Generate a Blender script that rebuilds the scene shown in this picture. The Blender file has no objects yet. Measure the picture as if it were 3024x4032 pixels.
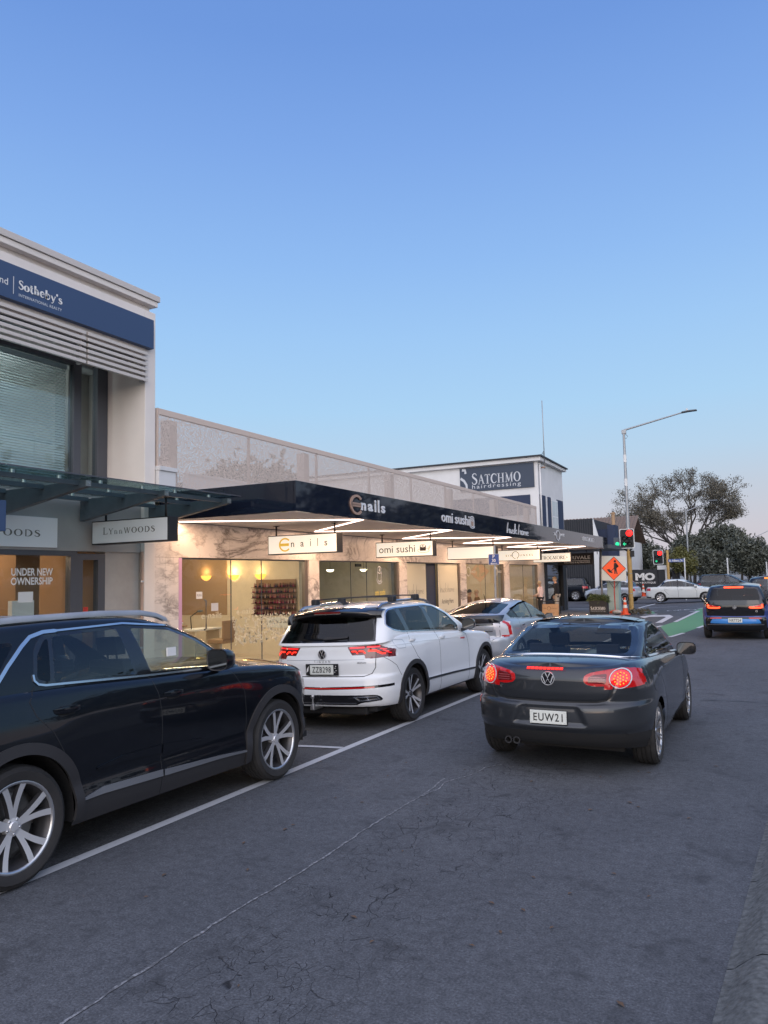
import bpy, bmesh, math, random
import numpy as np
from mathutils import Vector, Matrix
from mathutils.bvhtree import BVHTree

sc = bpy.context.scene
COL = sc.collection
R = math.radians
PI = math.pi
random.seed(7)
rng = np.random.default_rng(11)

# ------------------------------------------------------------------ camera
YAW, PITCH, ROLL, EYE = R(27.187), R(5.003), R(-1.3386), 1.93
cam = bpy.data.cameras.new('camera')
cam_ob = bpy.data.objects.new('camera', cam)
COL.objects.link(cam_ob)
sc.camera = cam_ob
cam.sensor_fit = 'VERTICAL'
cam.sensor_height = 36.0
cam.lens = 3007 / 4032 * 36
cam.clip_start = 0.05
cam.clip_end = 12000
_f = Vector((-math.sin(YAW) * math.cos(PITCH), math.cos(YAW) * math.cos(PITCH), math.sin(PITCH)))
_r0 = Vector((math.cos(YAW), math.sin(YAW), 0))
_u0 = _r0.cross(_f)
_r = math.cos(ROLL) * _r0 + math.sin(ROLL) * _u0
_u = -math.sin(ROLL) * _r0 + math.cos(ROLL) * _u0
_m = Matrix((_r, _u, -_f)).transposed().to_4x4()
_m.translation = (0, 0, EYE)
cam_ob.matrix_world = _m


def lin(r, g, b):
    f = lambda c: c / 12.92 if c <= 0.04045 else ((c + 0.055) / 1.055) ** 2.4
    return (f(r / 255), f(g / 255), f(b / 255), 1)


# ------------------------------------------------------------------ world: clear dusk sky
w = bpy.data.worlds.new('World')
sc.world = w
w.use_nodes = True
nt = w.node_tree
nt.nodes.clear()
out = nt.nodes.new('ShaderNodeOutputWorld')
bg = nt.nodes.new('ShaderNodeBackground')
sky = nt.nodes.new('ShaderNodeTexSky')
sky.sky_type = 'NISHITA'
sky.sun_disc = False
sky.sun_elevation = R(4)
sky.sun_rotation = R(158)
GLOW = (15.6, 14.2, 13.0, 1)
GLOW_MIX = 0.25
tc = nt.nodes.new('ShaderNodeTexCoord')
sep = nt.nodes.new('ShaderNodeSeparateXYZ')
nt.links.new(tc.outputs['Generated'], sep.inputs[0])
ramp = nt.nodes.new('ShaderNodeValToRGB')
stops = [(0.0, (208, 196, 204)), (.055, (205, 203, 212)), (.104, (196, 207, 222)), (.153, (184, 212, 236)), (.216, (172, 211, 244)),
         (.306, (159, 201, 245)), (.389, (145, 188, 242)), (.506, (127, 169, 233)), (.60, (112, 154, 223)), (1.0, (84, 122, 194))]
el = ramp.color_ramp.elements
while len(el) < len(stops):
    el.new(0.5)
for e, (p, c) in zip(el, stops):
    e.position = p
    e.color = lin(*c)
nt.links.new(sep.outputs['Z'], ramp.inputs[0])
sc_n = nt.nodes.new('ShaderNodeMix')
sc_n.data_type = 'RGBA'
sc_n.blend_type = 'MULTIPLY'
sc_n.inputs['Factor'].default_value = 1
sc_n.inputs['B'].default_value = (8, 8, 8, 1)
nt.links.new(ramp.outputs[0], sc_n.inputs['A'])
# sunset side behind the camera: warm glow added by hand to light the ground
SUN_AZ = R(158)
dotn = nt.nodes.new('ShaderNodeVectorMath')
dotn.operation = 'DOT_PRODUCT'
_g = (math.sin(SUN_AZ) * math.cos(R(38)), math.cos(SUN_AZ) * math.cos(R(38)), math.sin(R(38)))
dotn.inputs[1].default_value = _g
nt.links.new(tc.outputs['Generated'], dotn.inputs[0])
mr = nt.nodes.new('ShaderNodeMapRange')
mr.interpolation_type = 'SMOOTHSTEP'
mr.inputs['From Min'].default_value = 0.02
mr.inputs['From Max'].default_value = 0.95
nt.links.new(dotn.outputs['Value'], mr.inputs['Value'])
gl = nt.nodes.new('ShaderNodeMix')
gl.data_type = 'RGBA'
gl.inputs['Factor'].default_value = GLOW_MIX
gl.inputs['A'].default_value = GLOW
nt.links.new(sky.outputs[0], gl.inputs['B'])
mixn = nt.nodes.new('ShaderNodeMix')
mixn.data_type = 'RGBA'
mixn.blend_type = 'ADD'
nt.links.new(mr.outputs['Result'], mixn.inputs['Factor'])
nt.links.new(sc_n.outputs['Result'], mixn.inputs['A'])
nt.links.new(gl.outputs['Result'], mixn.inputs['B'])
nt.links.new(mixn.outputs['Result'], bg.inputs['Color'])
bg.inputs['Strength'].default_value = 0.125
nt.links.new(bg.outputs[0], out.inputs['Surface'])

# ------------------------------------------------------------------ low, soft sun glow from behind the camera
sun = bpy.data.lights.new('sun', 'SUN')
sun.energy = 0.4
sun.angle = R(35)
sun.color = (1.0, 0.84, 0.74)
sun_ob = bpy.data.objects.new('sun', sun)
COL.objects.link(sun_ob)
_d = Vector((math.sin(R(158)) * math.cos(R(18)), math.cos(R(158)) * math.cos(R(18)), math.sin(R(18))))
sun_ob.rotation_euler = _d.to_track_quat('Z', 'Y').to_euler()

vs = sc.view_settings
vs.view_transform = 'Standard'
vs.look = 'None'
vs.exposure = 0.0
vs.gamma = 1.0
vs.use_curve_mapping = False
sc.render.engine = 'CYCLES'
sc.cycles.use_denoising = True
sc.cycles.max_bounces = 8
sc.cycles.diffuse_bounces = 3
sc.cycles.glossy_bounces = 4
sc.cycles.transparent_max_bounces = 24
sc.cycles.transmission_bounces = 6
sc.cycles.sample_clamp_indirect = 4

# ------------------------------------------------------------------ helpers
BASE = {}


def tag(o, label=None, cat=None, group=None, kind=None):
    if label: o['label'] = label
    if cat: o['category'] = cat
    if group: o['group'] = group
    if kind: o['kind'] = kind
    return o


def empty(name, loc=(0, 0, 0), label=None, cat=None, group=None, rotz=0, parent=None):
    o = bpy.data.objects.new(name, None)
    COL.objects.link(o)
    o.location = loc
    o.rotation_euler = (0, 0, rotz)
    o.empty_display_size = 0.1
    BASE[o] = Vector(loc)
    if parent is not None:
        o.parent = parent
    return tag(o, label, cat, group)


def link_mesh(name, me, mat=None, parent=None, local=False):
    """me in world coordinates unless local; parent base is subtracted"""
    o = bpy.data.objects.new(name, me)
    COL.objects.link(o)
    if mat is not None:
        for m in (mat if isinstance(mat, (list, tuple)) else [mat]):
            me.materials.append(m)
    b = Vector((0, 0, 0))
    if parent is not None:
        o.parent = parent
        b = BASE.get(parent, b)
        if not local and b.length > 0:
            me.transform(Matrix.Translation(-b))
    BASE[o] = Vector((0, 0, 0)) if local else b.copy()
    return o


class MB:
    def __init__(s):
        s.v = []
        s.f = []
        s.mi = []
        s.cur = 0

    def add(s, vs_, fs):
        n = len(s.v)
        s.v += [tuple(p) for p in vs_]
        s.f += [tuple(i + n for i in f) for f in fs]
        s.mi += [s.cur] * len(fs)
        return s

    def box(s, x0, x1, y0, y1, z0, z1):
        if x0 > x1: x0, x1 = x1, x0
        if y0 > y1: y0, y1 = y1, y0
        if z0 > z1: z0, z1 = z1, z0
        return s.add([(x0, y0, z0), (x1, y0, z0), (x1, y1, z0), (x0, y1, z0), (x0, y0, z1), (x1, y0, z1), (x1, y1, z1), (x0, y1, z1)],
                     [(0, 3, 2, 1), (4, 5, 6, 7), (0, 1, 5, 4), (1, 2, 6, 5), (2, 3, 7, 6), (3, 0, 4, 7)])

    def xbox(s, M, sx, sy, sz):
        c = [M @ Vector((a * sx / 2, b * sy / 2, d * sz / 2)) for d in (-1, 1) for a, b in ((-1, -1), (1, -1), (1, 1), (-1, 1))]
        return s.add(c, [(0, 3, 2, 1), (4, 5, 6, 7), (0, 1, 5, 4), (1, 2, 6, 5), (2, 3, 7, 6), (3, 0, 4, 7)])

    def beam(s, a, b, w_, h):
        """rectangular bar from a to b"""
        a, b = Vector(a), Vector(b)
        d = (b - a)
        L = d.length
        z = d.normalized()
        x = z.cross(Vector((0, 0, 1)))
        if x.length < 1e-4: x = Vector((1, 0, 0))
        x.normalize()
        y = z.cross(x)
        M = Matrix((x, y, z)).transposed().to_4x4()
        M.translation = (a + b) / 2
        return s.xbox(M, w_, h, L)

    def prism(s, pts, axis, a, b):
        """polygon pts (2D) extruded along axis from a to b; 2D order: x->(y,z) y->(x,z) z->(x,y)"""
        n = len(pts)
        def P(p, t):
            return {'x': (t, p[0], p[1]), 'y': (p[0], t, p[1]), 'z': (p[0], p[1], t)}[axis]
        vs_ = [P(p, a) for p in pts] + [P(p, b) for p in pts]
        fs = [tuple(range(n))[::-1], tuple(range(n, 2 * n))] + [(i, (i + 1) % n, n + (i + 1) % n, n + i) for i in range(n)]
        return s.add(vs_, fs)

    def tube(s, pts, r, n=8, cap=True):
        pts = [Vector(p) for p in pts]
        rs = r if isinstance(r, (list, tuple)) else [r] * len(pts)
        vs_ = []
        up = None
        for i, p in enumerate(pts):
            d = (pts[min(i + 1, len(pts) - 1)] - pts[max(i - 1, 0)]).normalized()
            if up is None:
                up = Vector((0, 0, 1)) if abs(d.z) < 0.9 else Vector((1, 0, 0))
            x = d.cross(up)
            if x.length < 1e-5: x = d.cross(Vector((0.3, 1, 0.2)))
            x.normalize()
            y = d.cross(x).normalized()
            up = -y if False else up
            for k in range(n):
                a = 2 * PI * k / n
                vs_.append(p + rs[i] * (math.cos(a) * x + math.sin(a) * y))
        fs = []
        for i in range(len(pts) - 1):
            for k in range(n):
                fs.append((i * n + k, i * n + (k + 1) % n, (i + 1) * n + (k + 1) % n, (i + 1) * n + k))
        if cap:
            fs.append(tuple(range(n))[::-1])
            fs.append(tuple(range((len(pts) - 1) * n, len(pts) * n)))
        return s.add(vs_, fs)

    def lathe(s, prof, n=24, axis='z', c=(0, 0, 0), a0=0, a1=2 * PI):
        full = abs(a1 - a0 - 2 * PI) < 1e-6
        m = n if full else n + 1
        vs_ = []
        for k in range(m):
            a = a0 + (a1 - a0) * k / n
            ca, sa = math.cos(a), math.sin(a)
            for r, h in prof:
                p = {'z': (r * ca, r * sa, h), 'x': (h, r * ca, r * sa), 'y': (r * ca, h, r * sa)}[axis]
                vs_.append((p[0] + c[0], p[1] + c[1], p[2] + c[2]))
        q = len(prof)
        fs = []
        for k in range(n):
            k2 = (k + 1) % m
            for j in range(q - 1):
                fs.append((k * q + j, k2 * q + j, k2 * q + j + 1, k * q + j + 1))
        return s.add(vs_, fs)

    def grid(s, rows):
        n = len(rows[0])
        vs_ = [p for r_ in rows for p in r_]
        fs = [(i * n + j, i * n + j + 1, (i + 1) * n + j + 1, (i + 1) * n + j) for i in range(len(rows) - 1) for j in range(n - 1)]
        return s.add(vs_, fs)

    def ell(s, c, rx, ry, rz, n=12, m=8):
        rows = []
        for i in range(m + 1):
            t = PI * i / m - PI / 2
            rows.append([(c[0] + rx * math.cos(t) * math.cos(2 * PI * k / n), c[1] + ry * math.cos(t) * math.sin(2 * PI * k / n), c[2] + rz * math.sin(t)) for k in range(n + 1)])
        return s.grid(rows)

    def xf(s, M, start=0):
        s.v[start:] = [tuple(M @ Vector(p)) for p in s.v[start:]]
        return s

    def build(s, name, mat=None, parent=None, smooth=False, bevel=0, local=False, merge=False):
        me = bpy.data.meshes.new(name)
        me.from_pydata(s.v, [], s.f)
        if len(set(s.mi)) > 1:
            me.polygons.foreach_set('material_index', s.mi)
        if merge:
            bm = bmesh.new()
            bm.from_mesh(me)
            bmesh.ops.remove_doubles(bm, verts=bm.verts, dist=1e-5)
            bmesh.ops.recalc_face_normals(bm, faces=bm.faces)
            bm.to_mesh(me)
            bm.free()
        if smooth:
            me.polygons.foreach_set('use_smooth', [True] * len(me.polygons))
            if isinstance(smooth, (int, float)) and not isinstance(smooth, bool):
                me.set_sharp_from_angle(angle=R(smooth))
        o = link_mesh(name, me, mat, parent, local)
        if bevel:
            b = o.modifiers.new('bevel', 'BEVEL')
            b.width = bevel
            b.segments = 2
            b.limit_method = 'ANGLE'
            b.angle_limit = R(40)
        return o


def box(name, mat, x0, x1, y0, y1, z0, z1, parent=None, bevel=0, local=False):
    return MB().box(x0, x1, y0, y1, z0, z1).build(name, mat, parent, bevel=bevel, local=local)


def copy_tree(o, parent=None):
    c = o.copy()
    COL.objects.link(c)
    c.parent = parent
    BASE[c] = BASE.get(o, Vector())
    for ch in list(o.children):
        copy_tree(ch, c)
    return c


# text: glyph meshes are made once, before the scene fills up
_txt = {}


def text_mesh(s, spacing=1.0, off=0.0, shear=0.0):
    k = (s, spacing, off, shear)
    if k not in _txt:
        cu = bpy.data.curves.new('t', 'FONT')
        cu.body = s
        cu.size = 1
        cu.space_character = spacing
        cu.offset = off
        cu.shear = shear
        cu.resolution_u = 3
        ob = bpy.data.objects.new('t', cu)
        me = ob.to_mesh()
        v = np.empty(len(me.vertices) * 3)
        me.vertices.foreach_get('co', v)
        v = v.reshape(-1, 3)
        f = [tuple(p.vertices) for p in me.polygons]
        ob.to_mesh_clear()
        bpy.data.objects.remove(ob)
        bpy.data.curves.remove(cu)
        _txt[k] = (v, f)
    return _txt[k]


# strokes of a plain roman serif alphabet: each glyph a list of filled quads/polylines in a 0..1 high box
def _poly(pts, w0, w1=None):
    """polyline with widths -> quads"""
    w1 = w0 if w1 is None else w1
    n = len(pts)
    L = []
    for i, p in enumerate(pts):
        a = pts[max(i - 1, 0)]
        b = pts[min(i + 1, n - 1)]
        d = (b[0] - a[0], b[1] - a[1])
        l = math.hypot(*d) or 1
        t = i / (n - 1)
        ww = (w0 + (w1 - w0) * t if not callable(w0) else w0(t)) / 2
        L.append(((p[0] - d[1] / l * ww, p[1] + d[0] / l * ww), (p[0] + d[1] / l * ww, p[1] - d[0] / l * ww)))
    return L


def _arc(cx, cy, rx, ry, a0, a1, n=14):
    return [(cx + rx * math.cos(R(a0 + (a1 - a0) * i / n)), cy + ry * math.sin(R(a0 + (a1 - a0) * i / n))) for i in range(n + 1)]


K, T = .15, .055   # thick and thin stroke
def _ser(x, y, w_=.3): return ([(x - w_ / 2, y), (x + w_ / 2, y)], T)
_SPINE = [(.50, .78), (.44, .93), (.28, .97), (.12, .88), (.10, .73), (.2, .6), (.38, .48), (.5, .35), (.50, .18), (.38, .04), (.22, .02), (.08, .1), (.05, .24)]
SER = {
    'S': (.58, [(_SPINE, lambda t: T + (K * 1.15 - T) * math.exp(-((t - .5) / .26) ** 2))]),
    'A': (.74, [([(.08, 0), (.37, 1)], T), ([(.66, 0), (.36, 1)], K), ([(.2, .36), (.54, .36)], T), _ser(.08, .02, .2), _ser(.66, .02, .26)]),
    'T': (.66, [([(.33, 0), (.33, 1)], K), ([(.02, .97), (.64, .97)], T * 1.3), ([(.03, 1), (.03, .8)], T), ([(.63, 1), (.63, .8)], T), _ser(.33, .02)]),
    'C': (.72, [(_arc(.40, .5, .34, .48, 40, 320, 22), lambda t: T + (K - T) * math.sin(PI * t) ** 2), ([(.66, .98), (.66, .72)], T)]),
    'H': (.80, [([(.14, 0), (.14, 1)], K), ([(.64, 0), (.64, 1)], K), ([(.14, .5), (.64, .5)], T), _ser(.14, .02), _ser(.14, .98), _ser(.64, .02), _ser(.64, .98)]),
    'M': (.96, [([(.14, 0), (.16, 1)], T), ([(.16, 1), (.46, .05)], K), ([(.46, .05), (.78, 1)], T), ([(.80, 0), (.80, 1)], K), _ser(.14, .02, .22), _ser(.80, .02, .28), _ser(.12, .98, .2), _ser(.84, .98, .24)]),
    'O': (.80, [(_arc(.40, .5, .33, .48, 90, 450, 30), lambda t: T + (K - T) * math.sin(2 * PI * t) ** 2)]),
    'L': (.60, [([(.14, 0), (.14, 1)], K * .8), ([(.1, .03), (.56, .03)], T), ([(.56, 0), (.56, .24)], T), _ser(.14, .98), _ser(.14, .02)]),
    'Y': (.68, [([(.34, 0), (.34, .48)], K * .8), ([(.34, .46), (.08, 1)], K * .8), ([(.34, .46), (.62, 1)], T), _ser(.34, .02), _ser(.08, .98, .22), _ser(.62, .98, .2)]),
    'n': (.58, [([(.12, 0), (.12, .62)], K * .75), (_arc(.27, .38, .16, .26, 180, 0, 10), T), ([(.43, 0), (.43, .4)], K * .75), _ser(.12, .02, .2), _ser(.43, .02, .2)]),
    'W': (1.0, [([(.08, 1), (.3, 0)], K * .8), ([(.3, 0), (.52, 1)], T), ([(.5, 1), (.7, 0)], K * .8), ([(.7, 0), (.92, 1)], T), _ser(.08, .98, .2), _ser(.5, .98, .2), _ser(.92, .98, .16)]),
    'D': (.78, [([(.14, 0), (.14, 1)], K * .8), (_arc(.3, .5, .4, .48, 90, -90, 16), lambda t: T + (K - T) * math.sin(PI * t)), ([(.06, .98), (.32, .98)], T), ([(.06, .02), (.32, .02)], T)]),
    'F': (.58, [([(.14, 0), (.14, 1)], K), ([(.06, .97), (.54, .97)], T), ([(.54, 1), (.54, .8)], T), ([(.14, .52), (.42, .52)], T), _ser(.14, .02)]),
    'R': (.72, [([(.14, 0), (.14, 1)], K), (_arc(.28, .74, .26, .24, 90, -90, 12), lambda t: T + (K - T) * math.sin(PI * t)), ([(.06, .98), (.3, .98)], T), ([(.14, .5), (.3, .5)], T), ([(.34, .5), (.66, .02)], K), _ser(.14, .02)]),
    'G': (.78, [(_arc(.40, .5, .34, .48, 40, 330, 22), lambda t: T + (K - T) * math.sin(PI * t) ** 2), ([(.66, .05), (.66, .42)], K * .8), ([(.52, .42), (.78, .42)], T)]),
    'E': (.62, [([(.14, 0), (.14, 1)], K), ([(.06, .97), (.54, .97)], T), ([(.54, 1), (.54, .8)], T), ([(.14, .52), (.42, .52)], T), ([(.06, .03), (.56, .03)], T), ([(.56, 0), (.56, .22)], T)]),
    'P': (.68, [([(.14, 0), (.14, 1)], K), (_arc(.28, .74, .28, .25, 90, -90, 12), lambda t: T + (K - T) * math.sin(PI * t)), ([(.06, .98), (.3, .98)], T), ([(.14, .5), (.3, .5)], T), _ser(.14, .02)]),
    '+': (.6, [([(.3, .15), (.3, .85)], T * 1.4), ([(.05, .5), (.55, .5)], T * 1.4), ([(.22, .62), (.38, .38)], T), ([(.22, .38), (.38, .62)], T)]),
    'o': (.60, [(_arc(.30, .31, .23, .31, 90, 450, 20), lambda t: T + (K * 1.3 - T) * math.sin(2 * PI * t) ** 2)]),
    't': (.42, [([(.18, .85), (.18, .12), (.26, .02), (.38, .08)], K * 1.1), ([(.02, .6), (.36, .6)], T * 1.4)]),
    'h': (.66, [([(.15, 0), (.15, 1)], K * 1.2), (_arc(.31, .4, .18, .24, 180, 0, 10), T * 1.3), ([(.49, 0), (.49, .42)], K * 1.2), _ser(.15, .02, .26), _ser(.49, .02, .24)]),
    'e': (.56, [(_arc(.29, .31, .22, .31, 0, 320, 20), lambda t: T + (K * 1.2 - T) * math.sin(PI * t) ** 2), ([(.08, .33), (.5, .33)], T)]),
    'b': (.64, [([(.14, 0), (.14, 1)], K * 1.2), (_arc(.33, .31, .23, .3, 180, -180, 20), lambda t: T + (K * 1.2 - T) * math.cos(PI * t) ** 2 * (t > .2))]),
    'y': (.60, [([(.06, .62), (.32, .02)], K), ([(.54, .62), (.3, -.1), (.18, -.26), (.06, -.24)], T * 1.3), _ser(.06, .61, .2), _ser(.54, .61, .16)]),
    "'": (.22, [([(.12, 1), (.08, .74)], K)]),
    's': (.46, [([(x * .8, y * .64) for x, y in _SPINE], lambda t: T + (K * 1.2 - T) * math.exp(-((t - .5) / .26) ** 2))]),
    ' ': (.4, []),
}


def serif_mesh(s, track=.1, caps=None, bold=1.0):
    """verts, faces of a line of serif lettering; caps: relative height of letters after the first"""
    V, F = [], []
    x = 0
    for i, ch in enumerate(s):
        wd, st = SER[ch]
        k = caps if (caps and i > 0) else 1
        for pts, ww in st:
            L = _poly([(x + p[0] * k, p[1] * k) for p in pts], (lambda t, ww=ww: ww(t) * bold) if callable(ww) else ww * k * bold)
            n = len(V)
            for a, b in L:
                V += [(a[0], a[1], 0), (b[0], b[1], 0)]
            F += [(n + 2 * j, n + 2 * j + 1, n + 2 * j + 3, n + 2 * j + 2) for j in range(len(L) - 1)]
        x += wd * k + track
    return np.array(V), F


def stroke_mesh(lines, width):
    V, F = [], []
    for pts in lines:
        L = _poly(pts, width)
        n = len(V)
        for a, b in L:
            V += [(a[0], a[1], 0), (b[0], b[1], 0)]
        F += [(n + 2 * j, n + 2 * j + 1, n + 2 * j + 3, n + 2 * j + 2) for j in range(len(L) - 1)]
    return np.array(V), F


def put_text(vf, name, mat, o, xd, yd, height=None, width=None, depth=0.0, parent=None, local=False, center=False, cap=0.72):
    """lay lettering on a plane: o = lower-left (or centre), xd/yd unit directions, height = cap height in metres"""
    v, f = vf
    v = v.copy()
    lo, hi = v.min(0), v.max(0)
    if width is not None:
        sx = width / (hi[0] - lo[0])
        sy = sx if height is None else height / (hi[1] - lo[1])
    else:
        sy = sx = height / (hi[1] - lo[1])
    v[:, 0] = (v[:, 0] - (lo[0] + hi[0]) / 2 * (1 if center else 0) - (0 if center else lo[0])) * sx
    v[:, 1] = (v[:, 1] - ((lo[1] + hi[1]) / 2 if center else lo[1])) * sy
    xd, yd = Vector(xd).normalized(), Vector(yd).normalized()
    n = xd.cross(yd).normalized()
    P = [Vector(o) + xd * p[0] + yd * p[1] for p in v]
    mb = MB()
    if depth > 0:
        m = len(P)
        from collections import Counter
        ed = Counter()
        for q in f:
            for i in range(len(q)):
                ed[(q[i], q[(i + 1) % len(q)])] += 1
        side = [(b, a, a + m, b + m) for (a, b) in ed if (b, a) not in ed]
        side = [(q[1], q[0], q[3], q[2]) for q in side]
        mb.add([p + n * depth for p in P] + P, list(f) + side)
    else:
        mb.add(P, f)
    return mb.build(name, mat, parent, local=local)
# ------------------------------------------------------------------ materials
def nodes(name):
    m = bpy.data.materials.new(name)
    m.use_nodes = True
    nt_ = m.node_tree
    b = nt_.nodes['Principled BSDF']
    return m, nt_, b


def N(nt_, t, **kw):
    n = nt_.nodes.new('ShaderNode' + t)
    for k, v in kw.items():
        if hasattr(n, k):
            setattr(n, k, v)
        else:
            n.inputs[k].default_value = v
    return n


def L(nt_, a, b):
    nt_.links.new(a, b)


def rgb(c):
    return (c[0], c[1], c[2], 1) if len(c) == 3 else c


def coords(nt_, scale=(1, 1, 1), kind='Object', rot=(0, 0, 0)):
    t = N(nt_, 'TexCoord')
    mp = N(nt_, 'Mapping')
    mp.inputs['Scale'].default_value = scale
    mp.inputs['Rotation'].default_value = rot
    L(nt_, t.outputs[kind], mp.inputs[0])
    return mp.outputs[0]


def ramp_n(nt_, src, stops):
    r = N(nt_, 'ValToRGB')
    e = r.color_ramp.elements
    while len(e) < len(stops): e.new(.5)
    for el_, (p, c) in zip(e, stops):
        el_.position = p
        el_.color = rgb(c) if not isinstance(c, (int, float)) else (c, c, c, 1)
    L(nt_, src, r.inputs[0])
    return r.outputs[0]


def mix_c(nt_, fac, a, b, mode='MIX'):
    m = N(nt_, 'Mix', data_type='RGBA', blend_type=mode)
    for k, v in (('Factor', fac), ('A', a), ('B', b)):
        i = [q for q in m.inputs if q.name == k and (q.type == ('VALUE' if k == 'Factor' else 'RGBA'))][0]
        if isinstance(v, (int, float)): i.default_value = v
        elif isinstance(v, (tuple, list)): i.default_value = rgb(v)
        else: L(nt_, v, i)
    return [q for q in m.outputs if q.type == 'RGBA'][0]


def math_n(nt_, op, a, b=None, c=None, clamp=False):
    m = N(nt_, 'Math', operation=op, use_clamp=clamp)
    for i, v in enumerate((a, b, c)):
        if v is None: continue
        if isinstance(v, (int, float)): m.inputs[i].default_value = v
        else: L(nt_, v, m.inputs[i])
    return m.outputs[0]


def noise(nt_, co, scale, detail=3, rough=.55, dist=0):
    n = N(nt_, 'TexNoise')
    n.inputs['Scale'].default_value = scale
    n.inputs['Detail'].default_value = detail
    n.inputs['Roughness'].default_value = rough
    n.inputs['Distortion'].default_value = dist
    L(nt_, co, n.inputs['Vector'])
    return n.outputs['Fac']


def bump(nt_, h, b, strength=.3, dist=.01):
    bn = N(nt_, 'Bump')
    bn.inputs['Strength'].default_value = strength
    bn.inputs['Distance'].default_value = dist
    L(nt_, h, bn.inputs['Height'])
    L(nt_, bn.outputs[0], b.inputs['Normal'])


def mat(name, col, rough=.5, metal=0, coat=0, spec=.5, var=0.0, vscale=6, bmp=0, bscale=60):
    m, nt_, b = nodes(name)
    b.inputs['Base Color'].default_value = rgb(col)
    b.inputs['Roughness'].default_value = rough
    b.inputs['Metallic'].default_value = metal
    b.inputs['Coat Weight'].default_value = coat
    b.inputs['Coat Roughness'].default_value = .03
    b.inputs['Specular IOR Level'].default_value = spec
    if var or bmp:
        co = coords(nt_)
        if var:
            n = noise(nt_, co, vscale, 5)
            c = ramp_n(nt_, n, [(.25, tuple(v * (1 - var) for v in col[:3])), (.75, tuple(min(1, v * (1 + var)) for v in col[:3]))])
            L(nt_, c, b.inputs['Base Color'])
            rr = math_n(nt_, 'MULTIPLY_ADD', n, .25, rough - .12, clamp=True)
            L(nt_, rr, b.inputs['Roughness'])
        if bmp:
            bump(nt_, noise(nt_, co, bscale, 3), b, bmp, .004)
    return m


def emit(name, col, strength):
    m, nt_, b = nodes(name)
    b.inputs['Base Color'].default_value = rgb([c * .5 for c in col[:3]])
    b.inputs['Emission Color'].default_value = rgb(col)
    b.inputs['Emission Strength'].default_value = strength
    b.inputs['Roughness'].default_value = .4
    return m


def glass(name, tint=(.9, .95, .95), refl=1.0, ior=1.5, rough=0.0, add=0.0):
    """thin pane: fresnel mirror over a tinted see-through sheet"""
    m = bpy.data.materials.new(name)
    m.use_nodes = True
    nt_ = m.node_tree
    nt_.nodes.clear()
    o = N(nt_, 'OutputMaterial')
    tr = N(nt_, 'BsdfTransparent')
    tr.inputs[0].default_value = rgb(tint)
    gl = N(nt_, 'BsdfGlossy')
    gl.inputs['Roughness'].default_value = rough
    fr = N(nt_, 'Fresnel')
    fr.inputs[0].default_value = ior
    ge = N(nt_, 'NewGeometry')
    f = math_n(nt_, 'MULTIPLY_ADD', fr.outputs[0], refl, add, clamp=True)
    f = math_n(nt_, 'MULTIPLY', f, math_n(nt_, 'SUBTRACT', 1.0, ge.outputs['Backfacing']))
    mx = N(nt_, 'MixShader')
    L(nt_, f, mx.inputs[0])
    L(nt_, tr.outputs[0], mx.inputs[1])
    L(nt_, gl.outputs[0], mx.inputs[2])
    L(nt_, mx.outputs[0], o.inputs[0])
    return m


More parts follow.
